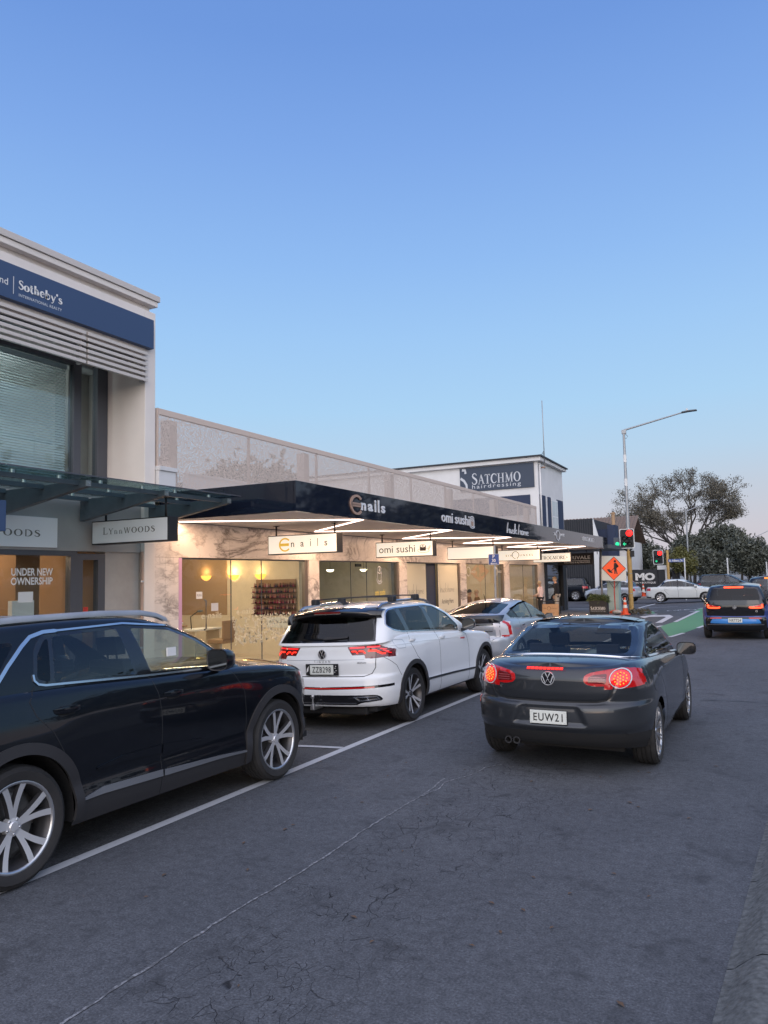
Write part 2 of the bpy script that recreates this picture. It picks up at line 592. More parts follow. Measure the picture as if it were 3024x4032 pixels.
def m_asphalt(name, dark, light, crack=True):
    m, nt_, b = nodes(name)
    co = coords(nt_)
    big = noise(nt_, co, .35, 4, .6)
    base = ramp_n(nt_, big, [(.3, dark), (.7, light)])
    mid = noise(nt_, co, 3.2, 5, .65)
    base = mix_c(nt_, math_n(nt_, 'MULTIPLY', math_n(nt_, 'SUBTRACT', mid, .42, clamp=True), 1.6, clamp=True), base, tuple(v * .72 for v in dark))
    st = coords(nt_, (5, .45, 1))
    trk = noise(nt_, st, 1.0, 3)
    base = mix_c(nt_, math_n(nt_, 'MULTIPLY', trk, .48), base, tuple(v * .7 for v in dark))
    # aggregate speckle
    vo = N(nt_, 'TexVoronoi')
    vo.inputs['Scale'].default_value = 95
    L(nt_, co, vo.inputs['Vector'])
    spk = ramp_n(nt_, vo.outputs['Distance'], [(.0, 1.0), (.28, 0.0)])
    wn = noise(nt_, co, 42, 2)
    sp2 = math_n(nt_, 'MULTIPLY', spk, math_n(nt_, 'GREATER_THAN', wn, .60))
    base = mix_c(nt_, math_n(nt_, 'MULTIPLY', sp2, .75), base, (.26, .26, .27))
    # grain: stones and pits a few millimetres to centimetres across
    g1 = noise(nt_, co, 75, 2, .7)
    base = mix_c(nt_, 1.0, base, ramp_n(nt_, g1, [(.30, .60), (.50, .97), (.72, 1.45)]), 'MULTIPLY')
    g2 = noise(nt_, co, 17, 4, .65)
    base = mix_c(nt_, 1.0, base, ramp_n(nt_, g2, [(.30, .72), (.52, 1.0), (.75, 1.22)]), 'MULTIPLY')
    g3 = noise(nt_, co, 2.3, 5, .7, .4)
    base = mix_c(nt_, math_n(nt_, 'MULTIPLY', ramp_n(nt_, g3, [(.56, 0.0), (.68, 1.0)]), .6), base, tuple(v * .42 for v in dark))
    if crack:
        x = N(nt_, 'SeparateXYZ')
        L(nt_, co, x.inputs[0])
        wob = math_n(nt_, 'MULTIPLY_ADD', noise(nt_, co, .8, 3), 1.0, -.5)
        # a worn band of fine cracking that runs with the old seam
        d = math_n(nt_, 'ABSOLUTE', math_n(nt_, 'ADD', math_n(nt_, 'ADD', x.outputs[0], 2.35), wob))
        band = ramp_n(nt_, d, [(.20, 1.0), (.85, 0.0)])
        cm = coords(nt_, (1.7, 1.0, 1))
        dis = N(nt_, 'TexNoise')
        dis.inputs['Scale'].default_value = 3.0
        dis.inputs['Detail'].default_value = 4
        L(nt_, co, dis.inputs['Vector'])
        vadd = N(nt_, 'VectorMath', operation='MULTIPLY_ADD')
        L(nt_, dis.outputs['Color'], vadd.inputs[0])
        vadd.inputs[1].default_value = (.35, .35, 0)
        L(nt_, cm, vadd.inputs[2])
        cr = None
        for s_, th in ((3.6, .010), (8.5, .018)):
            v2 = N(nt_, 'TexVoronoi', feature='DISTANCE_TO_EDGE')
            v2.inputs['Scale'].default_value = s_
            L(nt_, vadd.outputs[0], v2.inputs['Vector'])
            c1 = ramp_n(nt_, v2.outputs['Distance'], [(th * .35, 1.0), (th, 0.0)])
            gate = math_n(nt_, 'GREATER_THAN', noise(nt_, co, s_ * .55, 2), .50)
            c1 = math_n(nt_, 'MULTIPLY', c1, gate)
            cr = c1 if cr is None else math_n(nt_, 'MAXIMUM', cr, c1)
        cr = math_n(nt_, 'MULTIPLY', cr, band)
        base = mix_c(nt_, math_n(nt_, 'MULTIPLY', cr, .85), base, (.006, .006, .008))
        # oil spots
        v3 = N(nt_, 'TexVoronoi')
        v3.inputs['Scale'].default_value = 1.6
        L(nt_, vadd.outputs[0], v3.inputs['Vector'])
        ol = ramp_n(nt_, v3.outputs['Distance'], [(.05, 1.0), (.085, 0.0)])
        gate = math_n(nt_, 'GREATER_THAN', noise(nt_, co, 1.1, 1), .55)
        base = mix_c(nt_, math_n(nt_, 'MULTIPLY', math_n(nt_, 'MULTIPLY', ol, gate), .55), base, (.012, .012, .015))
    L(nt_, base, b.inputs['Base Color'])
    b.inputs['Roughness'].default_value = .85
    b.inputs['Specular IOR Level'].default_value = .3
    h = math_n(nt_, 'ADD', noise(nt_, co, 130, 2), math_n(nt_, 'MULTIPLY', spk, .6))
    if crack:
        h = math_n(nt_, 'SUBTRACT', h, math_n(nt_, 'MULTIPLY', cr, 2.5))
    bump(nt_, h, b, .45, .006)
    return m


def m_marble(name):
    m, nt_, b = nodes(name)
    co = coords(nt_, (1, 1, 1))
    rot = coords(nt_, (1, .55, 1.25), rot=(R(38), 0, 0))
    n1 = noise(nt_, rot, .95, 7, .62, .9)
    r1 = ramp_n(nt_, n1, [(.455, 0.0), (.492, .75), (.50, 1.0), (.512, .5), (.56, 0.0)])
    n2 = noise(nt_, rot, 2.6, 6, .6, 1.2)
    r2 = ramp_n(nt_, n2, [(.48, 0.0), (.50, .7), (.52, 0.0)])
    gate = ramp_n(nt_, noise(nt_, co, .6, 2), [(.42, 0.0), (.6, 1.0)])
    v = math_n(nt_, 'MAXIMUM', math_n(nt_, 'MULTIPLY', r1, gate), math_n(nt_, 'MULTIPLY', r2, .45))
    cl = ramp_n(nt_, noise(nt_, co, 1.4, 5), [(.3, (.66, .60, .55)), (.7, (.78, .72, .67))])
    c = mix_c(nt_, math_n(nt_, 'MULTIPLY', v, .95), cl, (.13, .10, .09))
    L(nt_, c, b.inputs['Base Color'])
    b.inputs['Roughness'].default_value = .32
    return m


def m_perforated(name):
    """laser-cut metal screen: irregular holes"""
    m, nt_, b = nodes(name)
    co = coords(nt_, (1, 1, 1))
    v = N(nt_, 'TexVoronoi')
    v.inputs['Scale'].default_value = 64
    v.inputs['Randomness'].default_value = .8
    L(nt_, co, v.inputs['Vector'])
    hole = ramp_n(nt_, v.outputs['Distance'], [(.36, 1.0), (.42, 0.0)])
    b.inputs['Base Color'].default_value = (.68, .545, .455, 1)
    b.inputs['Roughness'].default_value = .5
    b.inputs['Metallic'].default_value = .1
    a = math_n(nt_, 'SUBTRACT', 1.0, hole)
    L(nt_, a, b.inputs['Alpha'])
    return m


def m_tiles(name, col, scale):
    m, nt_, b = nodes(name)
    n = noise(nt_, coords(nt_), scale, 4)
    L(nt_, ramp_n(nt_, n, [(.3, tuple(v * .7 for v in col)), (.7, tuple(v * 1.25 for v in col))]), b.inputs['Base Color'])
    b.inputs['Roughness'].default_value = .8
    return m


def m_leaf(name, c1, c2, trans=.25):
    m, nt_, b = nodes(name)
    oi = N(nt_, 'NewGeometry')
    n = noise(nt_, coords(nt_), 1.1, 2)
    f = math_n(nt_, 'MULTIPLY_ADD', oi.outputs['Random Per Island'], .6, math_n(nt_, 'MULTIPLY', n, .5), clamp=True)
    L(nt_, ramp_n(nt_, f, [(.2, c1), (.8, c2)]), b.inputs['Base Color'])
    b.inputs['Roughness'].default_value = .55
    b.inputs['Transmission Weight'].default_value = 0
    b.inputs['Subsurface Weight'].default_value = 0
    return m


def m_paint(name, col, metal=.0, rough=.35, flake=0.0, dirt=.12):
    """clear-coated car paint with a little road dust low down in patches"""
    m, nt_, b = nodes(name)
    co = coords(nt_)
    n = noise(nt_, co, 9, 5)
    L(nt_, mix_c(nt_, math_n(nt_, 'MULTIPLY', ramp_n(nt_, n, [(.5, 0.0), (.8, 1.0)]), dirt), col, tuple(v * .5 + .07 for v in col[:3])), b.inputs['Base Color'])
    b.inputs['Metallic'].default_value = metal
    b.inputs['Roughness'].default_value = rough
    b.inputs['Coat Weight'].default_value = 1
    b.inputs['Specular IOR Level'].default_value = .1
    b.inputs['Coat IOR'].default_value = 1.42
    L(nt_, math_n(nt_, 'MULTIPLY_ADD', n, .07, -.012, clamp=True), b.inputs['Coat Roughness'])
    return m


M = {}
M['asphalt'] = m_asphalt('asphalt', (.082, .087, .098), (.110, .116, .129))
M['asphalt_bay'] = m_asphalt('asphalt_bay', (.080, .082, .087), (.104, .106, .112), crack=False)
M['asphalt_far'] = m_asphalt('asphalt_far', (.085, .085, .092), (.11, .11, .118), crack=False)
M['kerb'] = mat('kerb_concrete', (.10, .105, .105), .95, var=.55, vscale=30, bmp=.9, bscale=70)
M['paving'] = mat('footpath_paving', (.20, .195, .19), .85, var=.2, vscale=5, bmp=.2)
def m_line(name, col, worn):
    m, nt_, b = nodes(name)
    co = coords(nt_)
    n = noise(nt_, co, 26, 6, .7)
    L(nt_, ramp_n(nt_, n, [(worn - .05, tuple(v * .35 for v in col)), (worn + .05, col)]), b.inputs['Base Color'])
    b.inputs['Roughness'].default_value = .7
    bump(nt_, n, b, .25, .004)
    return m
M['white_line'] = m_line('road_paint_white', (.46, .47, .49), .36)
M['old_line'] = m_line('road_paint_worn', (.26, .265, .28), .53)
M['green_line'] = m_line('road_paint_green', (.085, .235, .110), .33)
M['cream'] = mat('cream_render', (.77, .70, .64), .8, var=.06, vscale=1.2, bmp=.08)
M['white_wall'] = mat('white_render', (.66, .65, .64), .8, var=.08, vscale=1.5)
M['grey_wall'] = mat('grey_render', (.30, .295, .285), .8, var=.12, vscale=1.6)
M['plaster'] = mat('grey_plaster', (.36, .335, .31), .8, var=.15, vscale=2.5)
M['alu'] = mat('louvre_aluminium', (.58, .53, .49), .55, .0)
M['navy'] = mat('navy_sign', (.036, .068, .150), .5)
M['steel_dark'] = mat('dark_grey_steel', (.085, .098, .115), .45, var=.15)
M['frame'] = mat('window_frame_grey', (.085, .09, .105), .4, .2)
M['bronze'] = mat('bronze_frame', (.16, .135, .12), .4, .4)
M['white_ink'] = mat('white_lettering', (.75, .74, .72), .5)
M['dim_ink'] = mat('pale_lettering', (.52, .54, .57), .5)
M['black_ink'] = mat('black_lettering', (.012, .012, .014), .5)
M['grey_ink'] = mat('grey_lettering', (.12, .115, .10), .5)
M['sign_white'] = mat('sign_white_acrylic', (.70, .70, .70), .35)
M['fascia'] = mat('gloss_black_fascia', (.008, .012, .024), .04, 0, spec=.5)
M['soffit'] = mat('soffit_white', (.70, .64, .60), .8)
M['marble'] = m_marble('marble_cladding')
M['screen'] = m_perforated('perforated_screen')
M['screen_frame'] = mat('screen_frame_taupe', (.62, .50, .42), .6)
M['led'] = emit('led_strip', (1.0, .74, .62), 5.0)
M['lightbox'] = emit('lit_sign_face', (1.0, .93, .80), .66)
M['gold'] = emit('gold_film_backlit', (.80, .52, .07), .55)
M['copper'] = mat('copper_letter', (.42, .27, .20), .4, .2)
M['letter'] = mat('white_metal_letter', (.74, .74, .75), .35, .1)
M['badge'] = mat('badge_metal', (.78, .79, .82), .25, .7)
M['steel'] = mat('brushed_steel', (.55, .55, .56), .3, .9)
M['galv'] = mat('galvanised_steel', (.36, .37, .38), .5, .6, var=.15, vscale=4)
M['glass_shop'] = glass('shop_glass', (.93, .96, .95), 1.0, 1.45)
M['glass_tint'] = glass('office_glass', (.80, .87, .88), 1.5, 1.5, add=.03)
M['glass_canopy'] = glass('canopy_glass', (.55, .68, .69), 1.0, 1.5)
M['frost'] = mat('frosted_film', (.60, .58, .46), .8)
M['int_wall'] = mat('shop_wall_cream', (.68, .58, .45), .85, var=.06)
M['int_floor'] = mat('shop_floor', (.50, .42, .33), .4, var=.1)
M['int_dark'] = mat('shop_wall_brown', (.27, .17, .10), .8)
M['int_orange'] = mat('shop_wall_orange', (.42, .28, .18), .85)
M['int_grey'] = mat('shop_wall_grey', (.20, .21, .19), .85)
M['lamp_warm'] = emit('wall_lamp_glow', (1.0, .50, .09), 1.9)
M['lamp_white'] = emit('ceiling_lamp_glow', (1.0, .86, .6), 5.0)
M['wood'] = mat('light_wood', (.40, .25, .14), .6, var=.2, vscale=9)
M['wood_dark'] = mat('dark_wood', (.09, .05, .03), .5, var=.2)
M['black'] = mat('matt_black', (.012, .012, .014), .55)
M['black_gloss'] = mat('gloss_black', (.008, .008, .010), .12, coat=.6)
M['charcoal'] = mat('charcoal_paint', (.022, .024, .030), .6, var=.2)
M['navy_wall'] = mat('dark_blue_paint', (.022, .034, .075), .7, var=.15)
M['white'] = mat('white_paint', (.68, .68, .67), .5)
M['pink'] = mat('pink_film', (.55, .33, .50), .5)
M['rubber'] = mat('tyre_rubber', (.022, .021, .021), .78, var=.25, vscale=14, bmp=.2, bscale=90)
M['plastic'] = mat('black_plastic_trim', (.026, .025, .027), .6, bmp=.08, bscale=400)
M['plastic_dark'] = mat('underbody_plastic', (.010, .010, .011), .75)
M['chrome'] = mat('satin_chrome', (.62, .63, .65), .22, 1.0)
M['rim_silver'] = mat('machined_alloy', (.78, .78, .79), .30, .65)
M['rim_dark'] = mat('dark_alloy', (.06, .06, .065), .35, .5)
M['rim_grey'] = mat('silver_painted_alloy', (.50, .51, .53), .3, .85)
M['disc'] = mat('brake_disc', (.30, .29, .28), .4, .9)
M['car_black'] = m_paint('black_blue_paint', (.004, .0054, .0085), .0, .3, dirt=.03)
M['car_white'] = m_paint('white_paint_car', (.70, .715, .73), 0, .4, dirt=.04)
M['car_silver'] = m_paint('silver_paint', (.37, .40, .45), .5, .34, dirt=.06)
M['car_grey'] = m_paint('graphite_paint', (.036, .040, .047), .45, .36, dirt=.05)
M['car_darkblue'] = m_paint('dark_suv_paint', (.010, .012, .017), .2, .3)
M['car_blue'] = m_paint('blue_paint', (.05, .22, .58), .1, .35)
M['car_blue2'] = m_paint('deep_blue_paint', (.035, .06, .22), .3, .3)
M['car_pearl'] = m_paint('pale_white_paint', (.62, .64, .62), 0, .4, dirt=.12)
M['car_wsilver'] = m_paint('pale_silver_paint', (.50, .52, .55), .4, .35, dirt=.15)
M['cglass'] = glass('car_glass', (.42, .46, .47), 1.15, 1.52, add=.02)
M['cglass_back'] = glass('car_rear_glass', (.40, .42, .42), .5, 1.5)
M['cglass_green'] = glass('car_glass_clear', (.62, .70, .66), 1.1, 1.52, add=.02)
M['cglass_dark'] = glass('privacy_glass', (.055, .06, .065), 1.0, 1.5, add=.0)
M['int_car'] = mat('car_interior_grey', (.07, .07, .075), .8)
M['int_car_dark'] = mat('car_interior_black', (.018, .018, .02), .8)
def m_lens(name, col, em, st, rough=.1):
    m, nt_, b = nodes(name)
    b.inputs['Base Color'].default_value = rgb(col)
    b.inputs['Roughness'].default_value = rough
    b.inputs['Coat Weight'].default_value = 1
    b.inputs['Emission Color'].default_value = rgb(em)
    b.inputs['Emission Strength'].default_value = st
    return m
M['lens_red'] = m_lens('red_lens', (.35, .006, .008), (1, .01, .012), .10)
M['lens_dkred'] = m_lens('dark_red_lens', (.10, .004, .006), (1, .01, .012), .015)
M['lens_glow'] = m_lens('red_lens_lit', (.5, .01, .01), (1, .018, .02), .9)
M['lamp_red'] = emit('brake_led_red', (1.0, .025, .012), 2.2)
M['lamp_orange'] = emit('brake_bar', (1.0, .07, .02), 3.0)
M['lamp_amber'] = emit('brake_led_hot', (1.0, .17, .02), 2.8)
M['lens_rib'] = m_lens('lamp_rib', (.30, .07, .08), (1, .1, .1), .02)
M['lens_clear'] = m_lens('clear_lens', (.55, .53, .55), (1, 1, 1), 0)
M['headlight'] = m_lens('headlight_lens', (.45, .47, .50), (1, 1, 1), .05)
M['sig_red'] = emit('signal_red', (1.0, .012, .010), 5.0)
M['sig_green'] = emit('signal_green', (.02, .9, .40), .9)
M['orange'] = mat('cone_orange', (.72, .085, .022), .55)
M['works_orange'] = m_lens('self_lit_orange', (.82, .09, .02), (1, .10, .02), .25, .5)  # weak emission added in place of light reflected by the sheet
M['reflective'] = mat('reflective_white', (.62, .64, .60), .5)
M['pole_yellow'] = mat('signal_pole_yellow', (.48, .30, .10), .55, var=.15, vscale=5)
M['cabinet'] = mat('cabinet_green', (.33, .43, .40), .6, var=.08)
M['sign_blue'] = mat('sign_blue', (.03, .075, .27), .45)
M['plate_black'] = mat('plate_black', (.010, .010, .012), .4)
M['bark'] = mat('bark', (.065, .055, .048), .9, var=.3, vscale=5)
M['leaf_olive'] = m_leaf('olive_leaves', (.070, .064, .048), (.135, .118, .080))
M['leaf_dark'] = m_leaf('dark_evergreen_leaves', (.052, .060, .048), (.112, .118, .088))
M['leaf_yellow'] = m_leaf('yellow_green_leaves', (.07, .075, .02), (.16, .15, .04))
M['leaf_hedge'] = m_leaf('hedge_leaves', (.03, .05, .016), (.09, .12, .035))
M['skin'] = mat('skin', (.48, .28, .20), .6)
M['hair_grey'] = mat('blond_grey_hair', (.42, .34, .25), .8)
M['hair_dark'] = mat('dark_hair', (.02, .014, .01), .7)
M['cloth_pink'] = mat('pink_jacket', (.80, .62, .60), .85, var=.08, vscale=12)
M['cloth_black'] = mat('black_cloth', (.014, .015, .02), .85, var=.2, vscale=12)
M['cloth_beige'] = mat('light_trousers', (.42, .38, .33), .85, var=.08)
M['cloth_brown'] = mat('brown_coat', (.16, .075, .035), .85, var=.15)
M['cloth_tan'] = mat('tan_coat', (.34, .23, .13), .9, var=.1)
M['red'] = mat('red_paint', (.50, .03, .02), .5)
M['yellow'] = mat('yellow_petals', (.75, .48, .02), .6)
M['hill'] = mat('distant_hill', (.20, .22, .26), .95, var=.1, vscale=.01)
M['tile_roof'] = m_tiles('roof_tile', (.16, .115, .09), 4)
M['curtain'] = mat('blind_white', (.78, .82, .82), .7)
# ------------------------------------------------------------------ ground, road, kerbs, markings
def struct(name, mb, m_, parent=None, **kw):
    o = mb.build(name, m_, parent, **kw)
    if parent is None: o['kind'] = 'structure'
    return o


def rz(x):
    """height of the carriageway: flat, then falling to the left channel"""
    return 0.0 if x > -4.5 else max(-.084, .035 * (x + 4.5))


struct('ground', MB().add([(-6000, -6000, -.22), (6000, -6000, -.22), (6000, 9000, -.22), (-6000, 9000, -.22)], [(0, 1, 2, 3)]), mat('far_ground', (.10, .10, .09), .95, var=.2, vscale=.02))
struct('road', MB().grid([[(x, y, 0) for x in (-4.5, -1, 3, 9)] for y in (-30, -5, 0, 5, 10, 20, 43, 62, 400)]), M['asphalt'])
struct('parking_lane', MB().grid([[(x, y, rz(x)) for x in (-6.9, -5.7, -4.5)] for y in (-30, 0, 10, 20, 43.2)]), M['asphalt_bay'])
struct('side_road', MB().grid([[(x, y, z) for x, z in ((-160, -.084), (-6.9, -.084), (-4.5, 0))] for y in (43.2, 62)]), M['asphalt_far'])
struct('road_beyond', MB().grid([[(x, y, rz(x)) for x in (-6.9, -5.7, -4.5)] for y in (62, 400)]), M['asphalt_far'])
# left footpath, rounded at the junction corner
fp = [(-10.2, -30), (-7.05, -30), (-7.05, 36.5), (-7.2, 38.2), (-7.1 - .5, 39.8), (-8.6, 41.3), (-10.2, 42.0), (-60, 42.0), (-60, 41.2), (-10.2, 41.2)]
fp = [(-10.25, -30), (-7.05, -30), (-7.05, 37.5), (-7.02, 39.6), (-6.75, 40.6), (-6.95, 41.6), (-8.0, 42.6), (-10.2, 43.0), (-60, 43.0), (-60, 40.9), (-10.25, 40.9)]
struct('footpath', MB().prism(fp, 'z', -.2, .065), M['paving'])
kb = struct('kerb', MB(), M['kerb']) if False else None
k = MB()
pts = [(-6.97, -30), (-6.97, 37.5), (-6.94, 39.6), (-6.67, 40.6), (-6.87, 41.66), (-7.96, 42.68), (-10.2, 43.08), (-60, 43.08)]
k.grid([[(p[0] + o[0], p[1] + o[1], z) for p, o in zip(pts, [(0, 0)] * 8)] for z in (-.15, .062)] )
kr = []
for dx, z in ((.07, -.15), (.07, .055), (.05, .075), (-.08, .075)):
    kr.append([(p[0] + (dx if i < 6 else 0), p[1] + (dx if i >= 5 else 0), z) for i, p in enumerate(pts)])
kerb_l = struct('kerb', MB().grid(kr), M['kerb'])
fpb = [(-60, 62), (-7.2, 62), (-6.9, 62.4), (-6.9, 400), (-60, 400)]
struct('far_footpath', MB().prism(fpb, 'z', -.2, .03), M['paving'])

# kerb of the island the picture was taken from, in single stones
isl = struct('traffic_island', MB().grid([[(-.586 + .0567 * y + dx, y, z) for dx, z in ((.24, -.05), (.24, .110), (3.0, .125))] for y in (-6, 0, 4, 8, 14)]), M['kerb'])
def stone(y0, y1):
    mb = MB()
    prof = [(0, -.05), (.004, .004), (.035, .012), (.055, .028), (.135, .092), (.165, .106), (.245, .112)]
    mb.grid([[(-.586 + .0567 * y + dx + random.uniform(-.002, .002), y, z) for dx, z in prof] for y in np.linspace(y0, y1, 5)])
    return mb.build('kerb_stone', M['kerb'], isl, smooth=40)
y = -4.2
while y < 13:
    stone(y, y + 1.19)
    y += 1.2

# painted markings (thin sheets, 4 mm up)
def sheet(name, m_, pts, z=.004, parent=None):
    o = MB().add([(x, y, rz(x) + z) for x, y in pts], [tuple(range(len(pts)))]).build(name, m_, parent)
    o['kind'] = 'structure'
    return o


def strip(name, m_, pts, w_, z=.004, jit=0.0):
    mb = MB()
    g = []
    for i, p in enumerate(pts):
        a, b = Vector(pts[max(i - 1, 0)]), Vector(pts[min(i + 1, len(pts) - 1)])
        d = (b - a).normalized()
        n = Vector((-d.y, d.x))
        q0, q1 = Vector(p) + n * (w_ / 2 + random.uniform(-jit, jit)), Vector(p) - n * (w_ / 2 + random.uniform(-jit, jit))
        g.append([(q0.x, q0.y, rz(q0.x) + z), (q1.x, q1.y, rz(q1.x) + z)])
    o = mb.grid(g).build(name, m_)
    o['kind'] = 'structure'
    return o


strip('parking_line', M['white_line'], [(-4.545, y) for y in np.arange(-6, 31.01, .5)], .105, .005)
for yb in (1.75, 7.76, 13.75, 19.8, 25.8):
    strip('bay_line', M['white_line'], [(-4.60, yb), (-4.95, yb + .0), (-5.35, yb - .03)], .085, .007)
pts = []
for y in np.arange(1.5, 7.0, .06):
    pts.append((-2.957 + .012 * math.sin(y * 3.1) + random.uniform(-.006, .006) - (.07 * max(0, y - 6.4)), y))
strip('worn_line', M['old_line'], pts, .016, .004, .005)
pts = [(-2.95, 6.3), (-2.88, 6.6), (-2.93, 6.85), (-2.80, 7.15), (-2.76, 7.5), (-2.62, 7.75)]
fine = []
for a, b in zip(pts, pts[1:]):
    fine += [(a[0] + (b[0] - a[0]) * t + random.uniform(-.012, .012), a[1] + (b[1] - a[1]) * t) for t in (0, .25, .5, .75)]
strip('worn_line', M['old_line'], fine, .011, .004, .004)
# tar-dark joint across the lane
strip('road_joint', M['black'], [(x, 12.6 + .35 * (x + .8) * .1 + random.uniform(-.02, .02)) for x in np.arange(-1.05, .9, .1)], .022, .004, .008)
# cycle box and lanes
sheet('green_cycle_lane', M['green_line'], [(-3.02, 24.3), (-2.82, 25.9), (-2.55, 29.0), (-2.40, 33), (-2.30, 44.6), (-3.6, 43.7), (-6.2, 41.0), (-5.75, 38.6), (-3.68, 40.4), (-3.74, 31.7), (-3.92, 29.1)], .004)
strip('stop_line', M['white_line'], [(-6.35, 41.0), (-3.6, 43.85), (-2.2, 44.9)], .24, .008)
strip('lane_line', M['white_line'], [(-5.85, 38.0), (-3.62, 40.45)], .22, .008)
strip('lane_line', M['white_line'], [(-3.62, 40.5), (-3.66, 36), (-3.70, 31.6)], .15, .012)
for a, b in (((-3.02, 24.3), (-2.80, 26.0)), ((-2.60, 28.3), (-2.50, 29.6)), ((-2.46, 32), (-2.4, 34)), ((-4.0, 28.5), (-3.9, 29.4))):
    strip('lane_dash', M['white_line'], [a, b], .13, .008)
# left-turn arrow, drawn on the lane
ar = [(-4.35, 31.0), (-4.12, 31.2), (-4.2, 35.4), (-4.55, 37.0), (-5.2, 37.0), (-5.15, 38.0), (-5.75, 36.2), (-5.3, 34.7), (-5.25, 35.7), (-4.62, 35.6), (-4.45, 35.0)]
sheet('turn_arrow', M['white_line'], ar, .006)
# small cycle symbol
for cx, cy in ((-4.9, 41.3), (-4.15, 41.9)):
    strip('cycle_symbol', M['white_line'], [(cx + .27 * math.cos(a), cy + .5 * math.sin(a)) for a in np.linspace(0, 2 * PI, 17)], .07, .009)
strip('cycle_symbol', M['white_line'], [(-4.9, 41.3), (-4.62, 42.0), (-4.3, 42.1), (-4.15, 41.9), (-4.55, 41.4), (-4.62, 42.0)], .06, .010)
strip('kerbside_line', M['white_line'], [(-7.28, 45.6), (-7.30, 48), (-7.25, 51), (-7.2, 54.9)], .16, .006)
strip('junction_line', M['white_line'], [(-7.28, 45.6), (-5.5, 46.3), (-2.5, 47.3), (2, 48.5)], .14, .006)
for yy in (62, 80):
    for j in range(6):
        strip('centre_dash', M['white_line'], [(-.2, yy + j * 9), (-.2, yy + j * 9 + 3)], .12, .006)

# hills on the horizon
g = []
for i in range(90):
    x = -2600 + 70 * i
    h = 70 + 34 * math.sin(i * .13 + 1.0) + 14 * math.sin(i * .41) + 6 * math.sin(i * 1.1)
    g.append([(x, 2600 + 180 * math.sin(i * .2), -5), (x, 2750 + 180 * math.sin(i * .2), h * .6), (x, 3000, max(20, h))])
struct('hills', MB().grid(g), M['hill'], smooth=True)

# leaf litter on the road
lf = MB()
for i in range(70):
    x, y = random.uniform(-4.6, -.6), random.uniform(2.5, 14)
    a, l_ = random.uniform(0, 2 * PI), random.uniform(.014, .03)
    lf.add([(x + l_ * (u * math.cos(a) - v_ * math.sin(a)), y + l_ * (u * math.sin(a) + v_ * math.cos(a)), .006 + w_) for u, v_, w_ in ((-1, 0, .001), (0, .45, .006), (1, 0, .002), (0, -.45, .005))], [(0, 1, 2, 3)])
o = lf.build('fallen_leaves', mat('dead_leaf', (.10, .06, .035), .8))
o['kind'] = 'stuff'
# ------------------------------------------------------------------ cream office building on the left
YD, ZD = (0, 1, 0), (0, 0, 1)
ob = empty('office_building', (-10.1, 7.0, 0), 'cream two-storey office building with a navy sign band, at the left edge', 'building')
cr = M['cream']
Y0 = -9.0
box('pier', cr, -11.05, -10.10, 10.22, 10.48, .06, 6.98, ob, .008)
box('parapet_wall', cr, -10.40, -10.10, Y0, 10.22, 6.05, 6.98, ob, .008)
box('parapet_neck', cr, -10.5, -10.18, Y0, 10.40, 6.98, 7.09, ob)
box('parapet_cap', cr, -10.7, -10.05, Y0, 10.49, 7.09, 7.19, ob, .01)
box('parapet_flashing', M['alu'], -10.75, -10.02, Y0, 10.52, 7.192, 7.30, ob, .006)
box('side_wall', cr, -24, -11.06, 10.24, 10.46, .06, 6.98, ob)
box('roof', M['grey_wall'], -24, -10.51, Y0, 10.22, 6.80, 7.0, ob)
box('recess_ceiling', cr, -11.1, -10.41, Y0, 10.215, 6.02, 6.10, ob)
box('recess_floor', M['grey_wall'], -11.3, -10.12, Y0, 10.215, 3.50, 3.60, ob)
sg = box('sign_band', M['navy'], -10.095, -9.985, Y0, 10.32, 6.24, 6.785, ob, .004)
sx = -9.982
put_text(text_mesh('New Zealand', 1.0), 'sign_lettering', M['white_ink'], (sx, 6.49, 6.435), YD, ZD, width=.82, parent=sg)
box('sign_divider', M['dim_ink'], sx - .001, sx + .003, 7.397, 7.408, 6.33, 6.60, sg)
v = serif_mesh("Sotheby's", .07, None, 1.22)
put_text(v, 'sign_lettering', M['white_ink'], (sx, 7.49, 6.398), YD, ZD, width=.795, height=.182, depth=.004, parent=sg)
put_text(text_mesh('INTERNATIONAL REALTY', 1.12, .02), 'sign_lettering', M['dim_ink'], (sx, 7.495, 6.322), YD, ZD, width=.785, height=.046, parent=sg)
# louvre blades, two panels
for (a, b) in ((-3.0, 8.80), (8.84, 10.21)):
    lv = box('louvre_bracket', M['alu'], -10.17, -10.09, b - .07, b - .02, 5.60, 6.16, ob)
    for i in range(6):
        z = 5.615 + i * .0985
        MB().prism([(-10.14, z + .018), (-10.015, z - .008), (-10.012, z + .046), (-10.13, z + .062)], 'y', a, b).build('louvre_blade', M['alu'], ob, bevel=.003)
box('louvre_plate', M['frame'], -10.40, -10.17, 7.25, 10.0, 5.98, 6.05, ob)
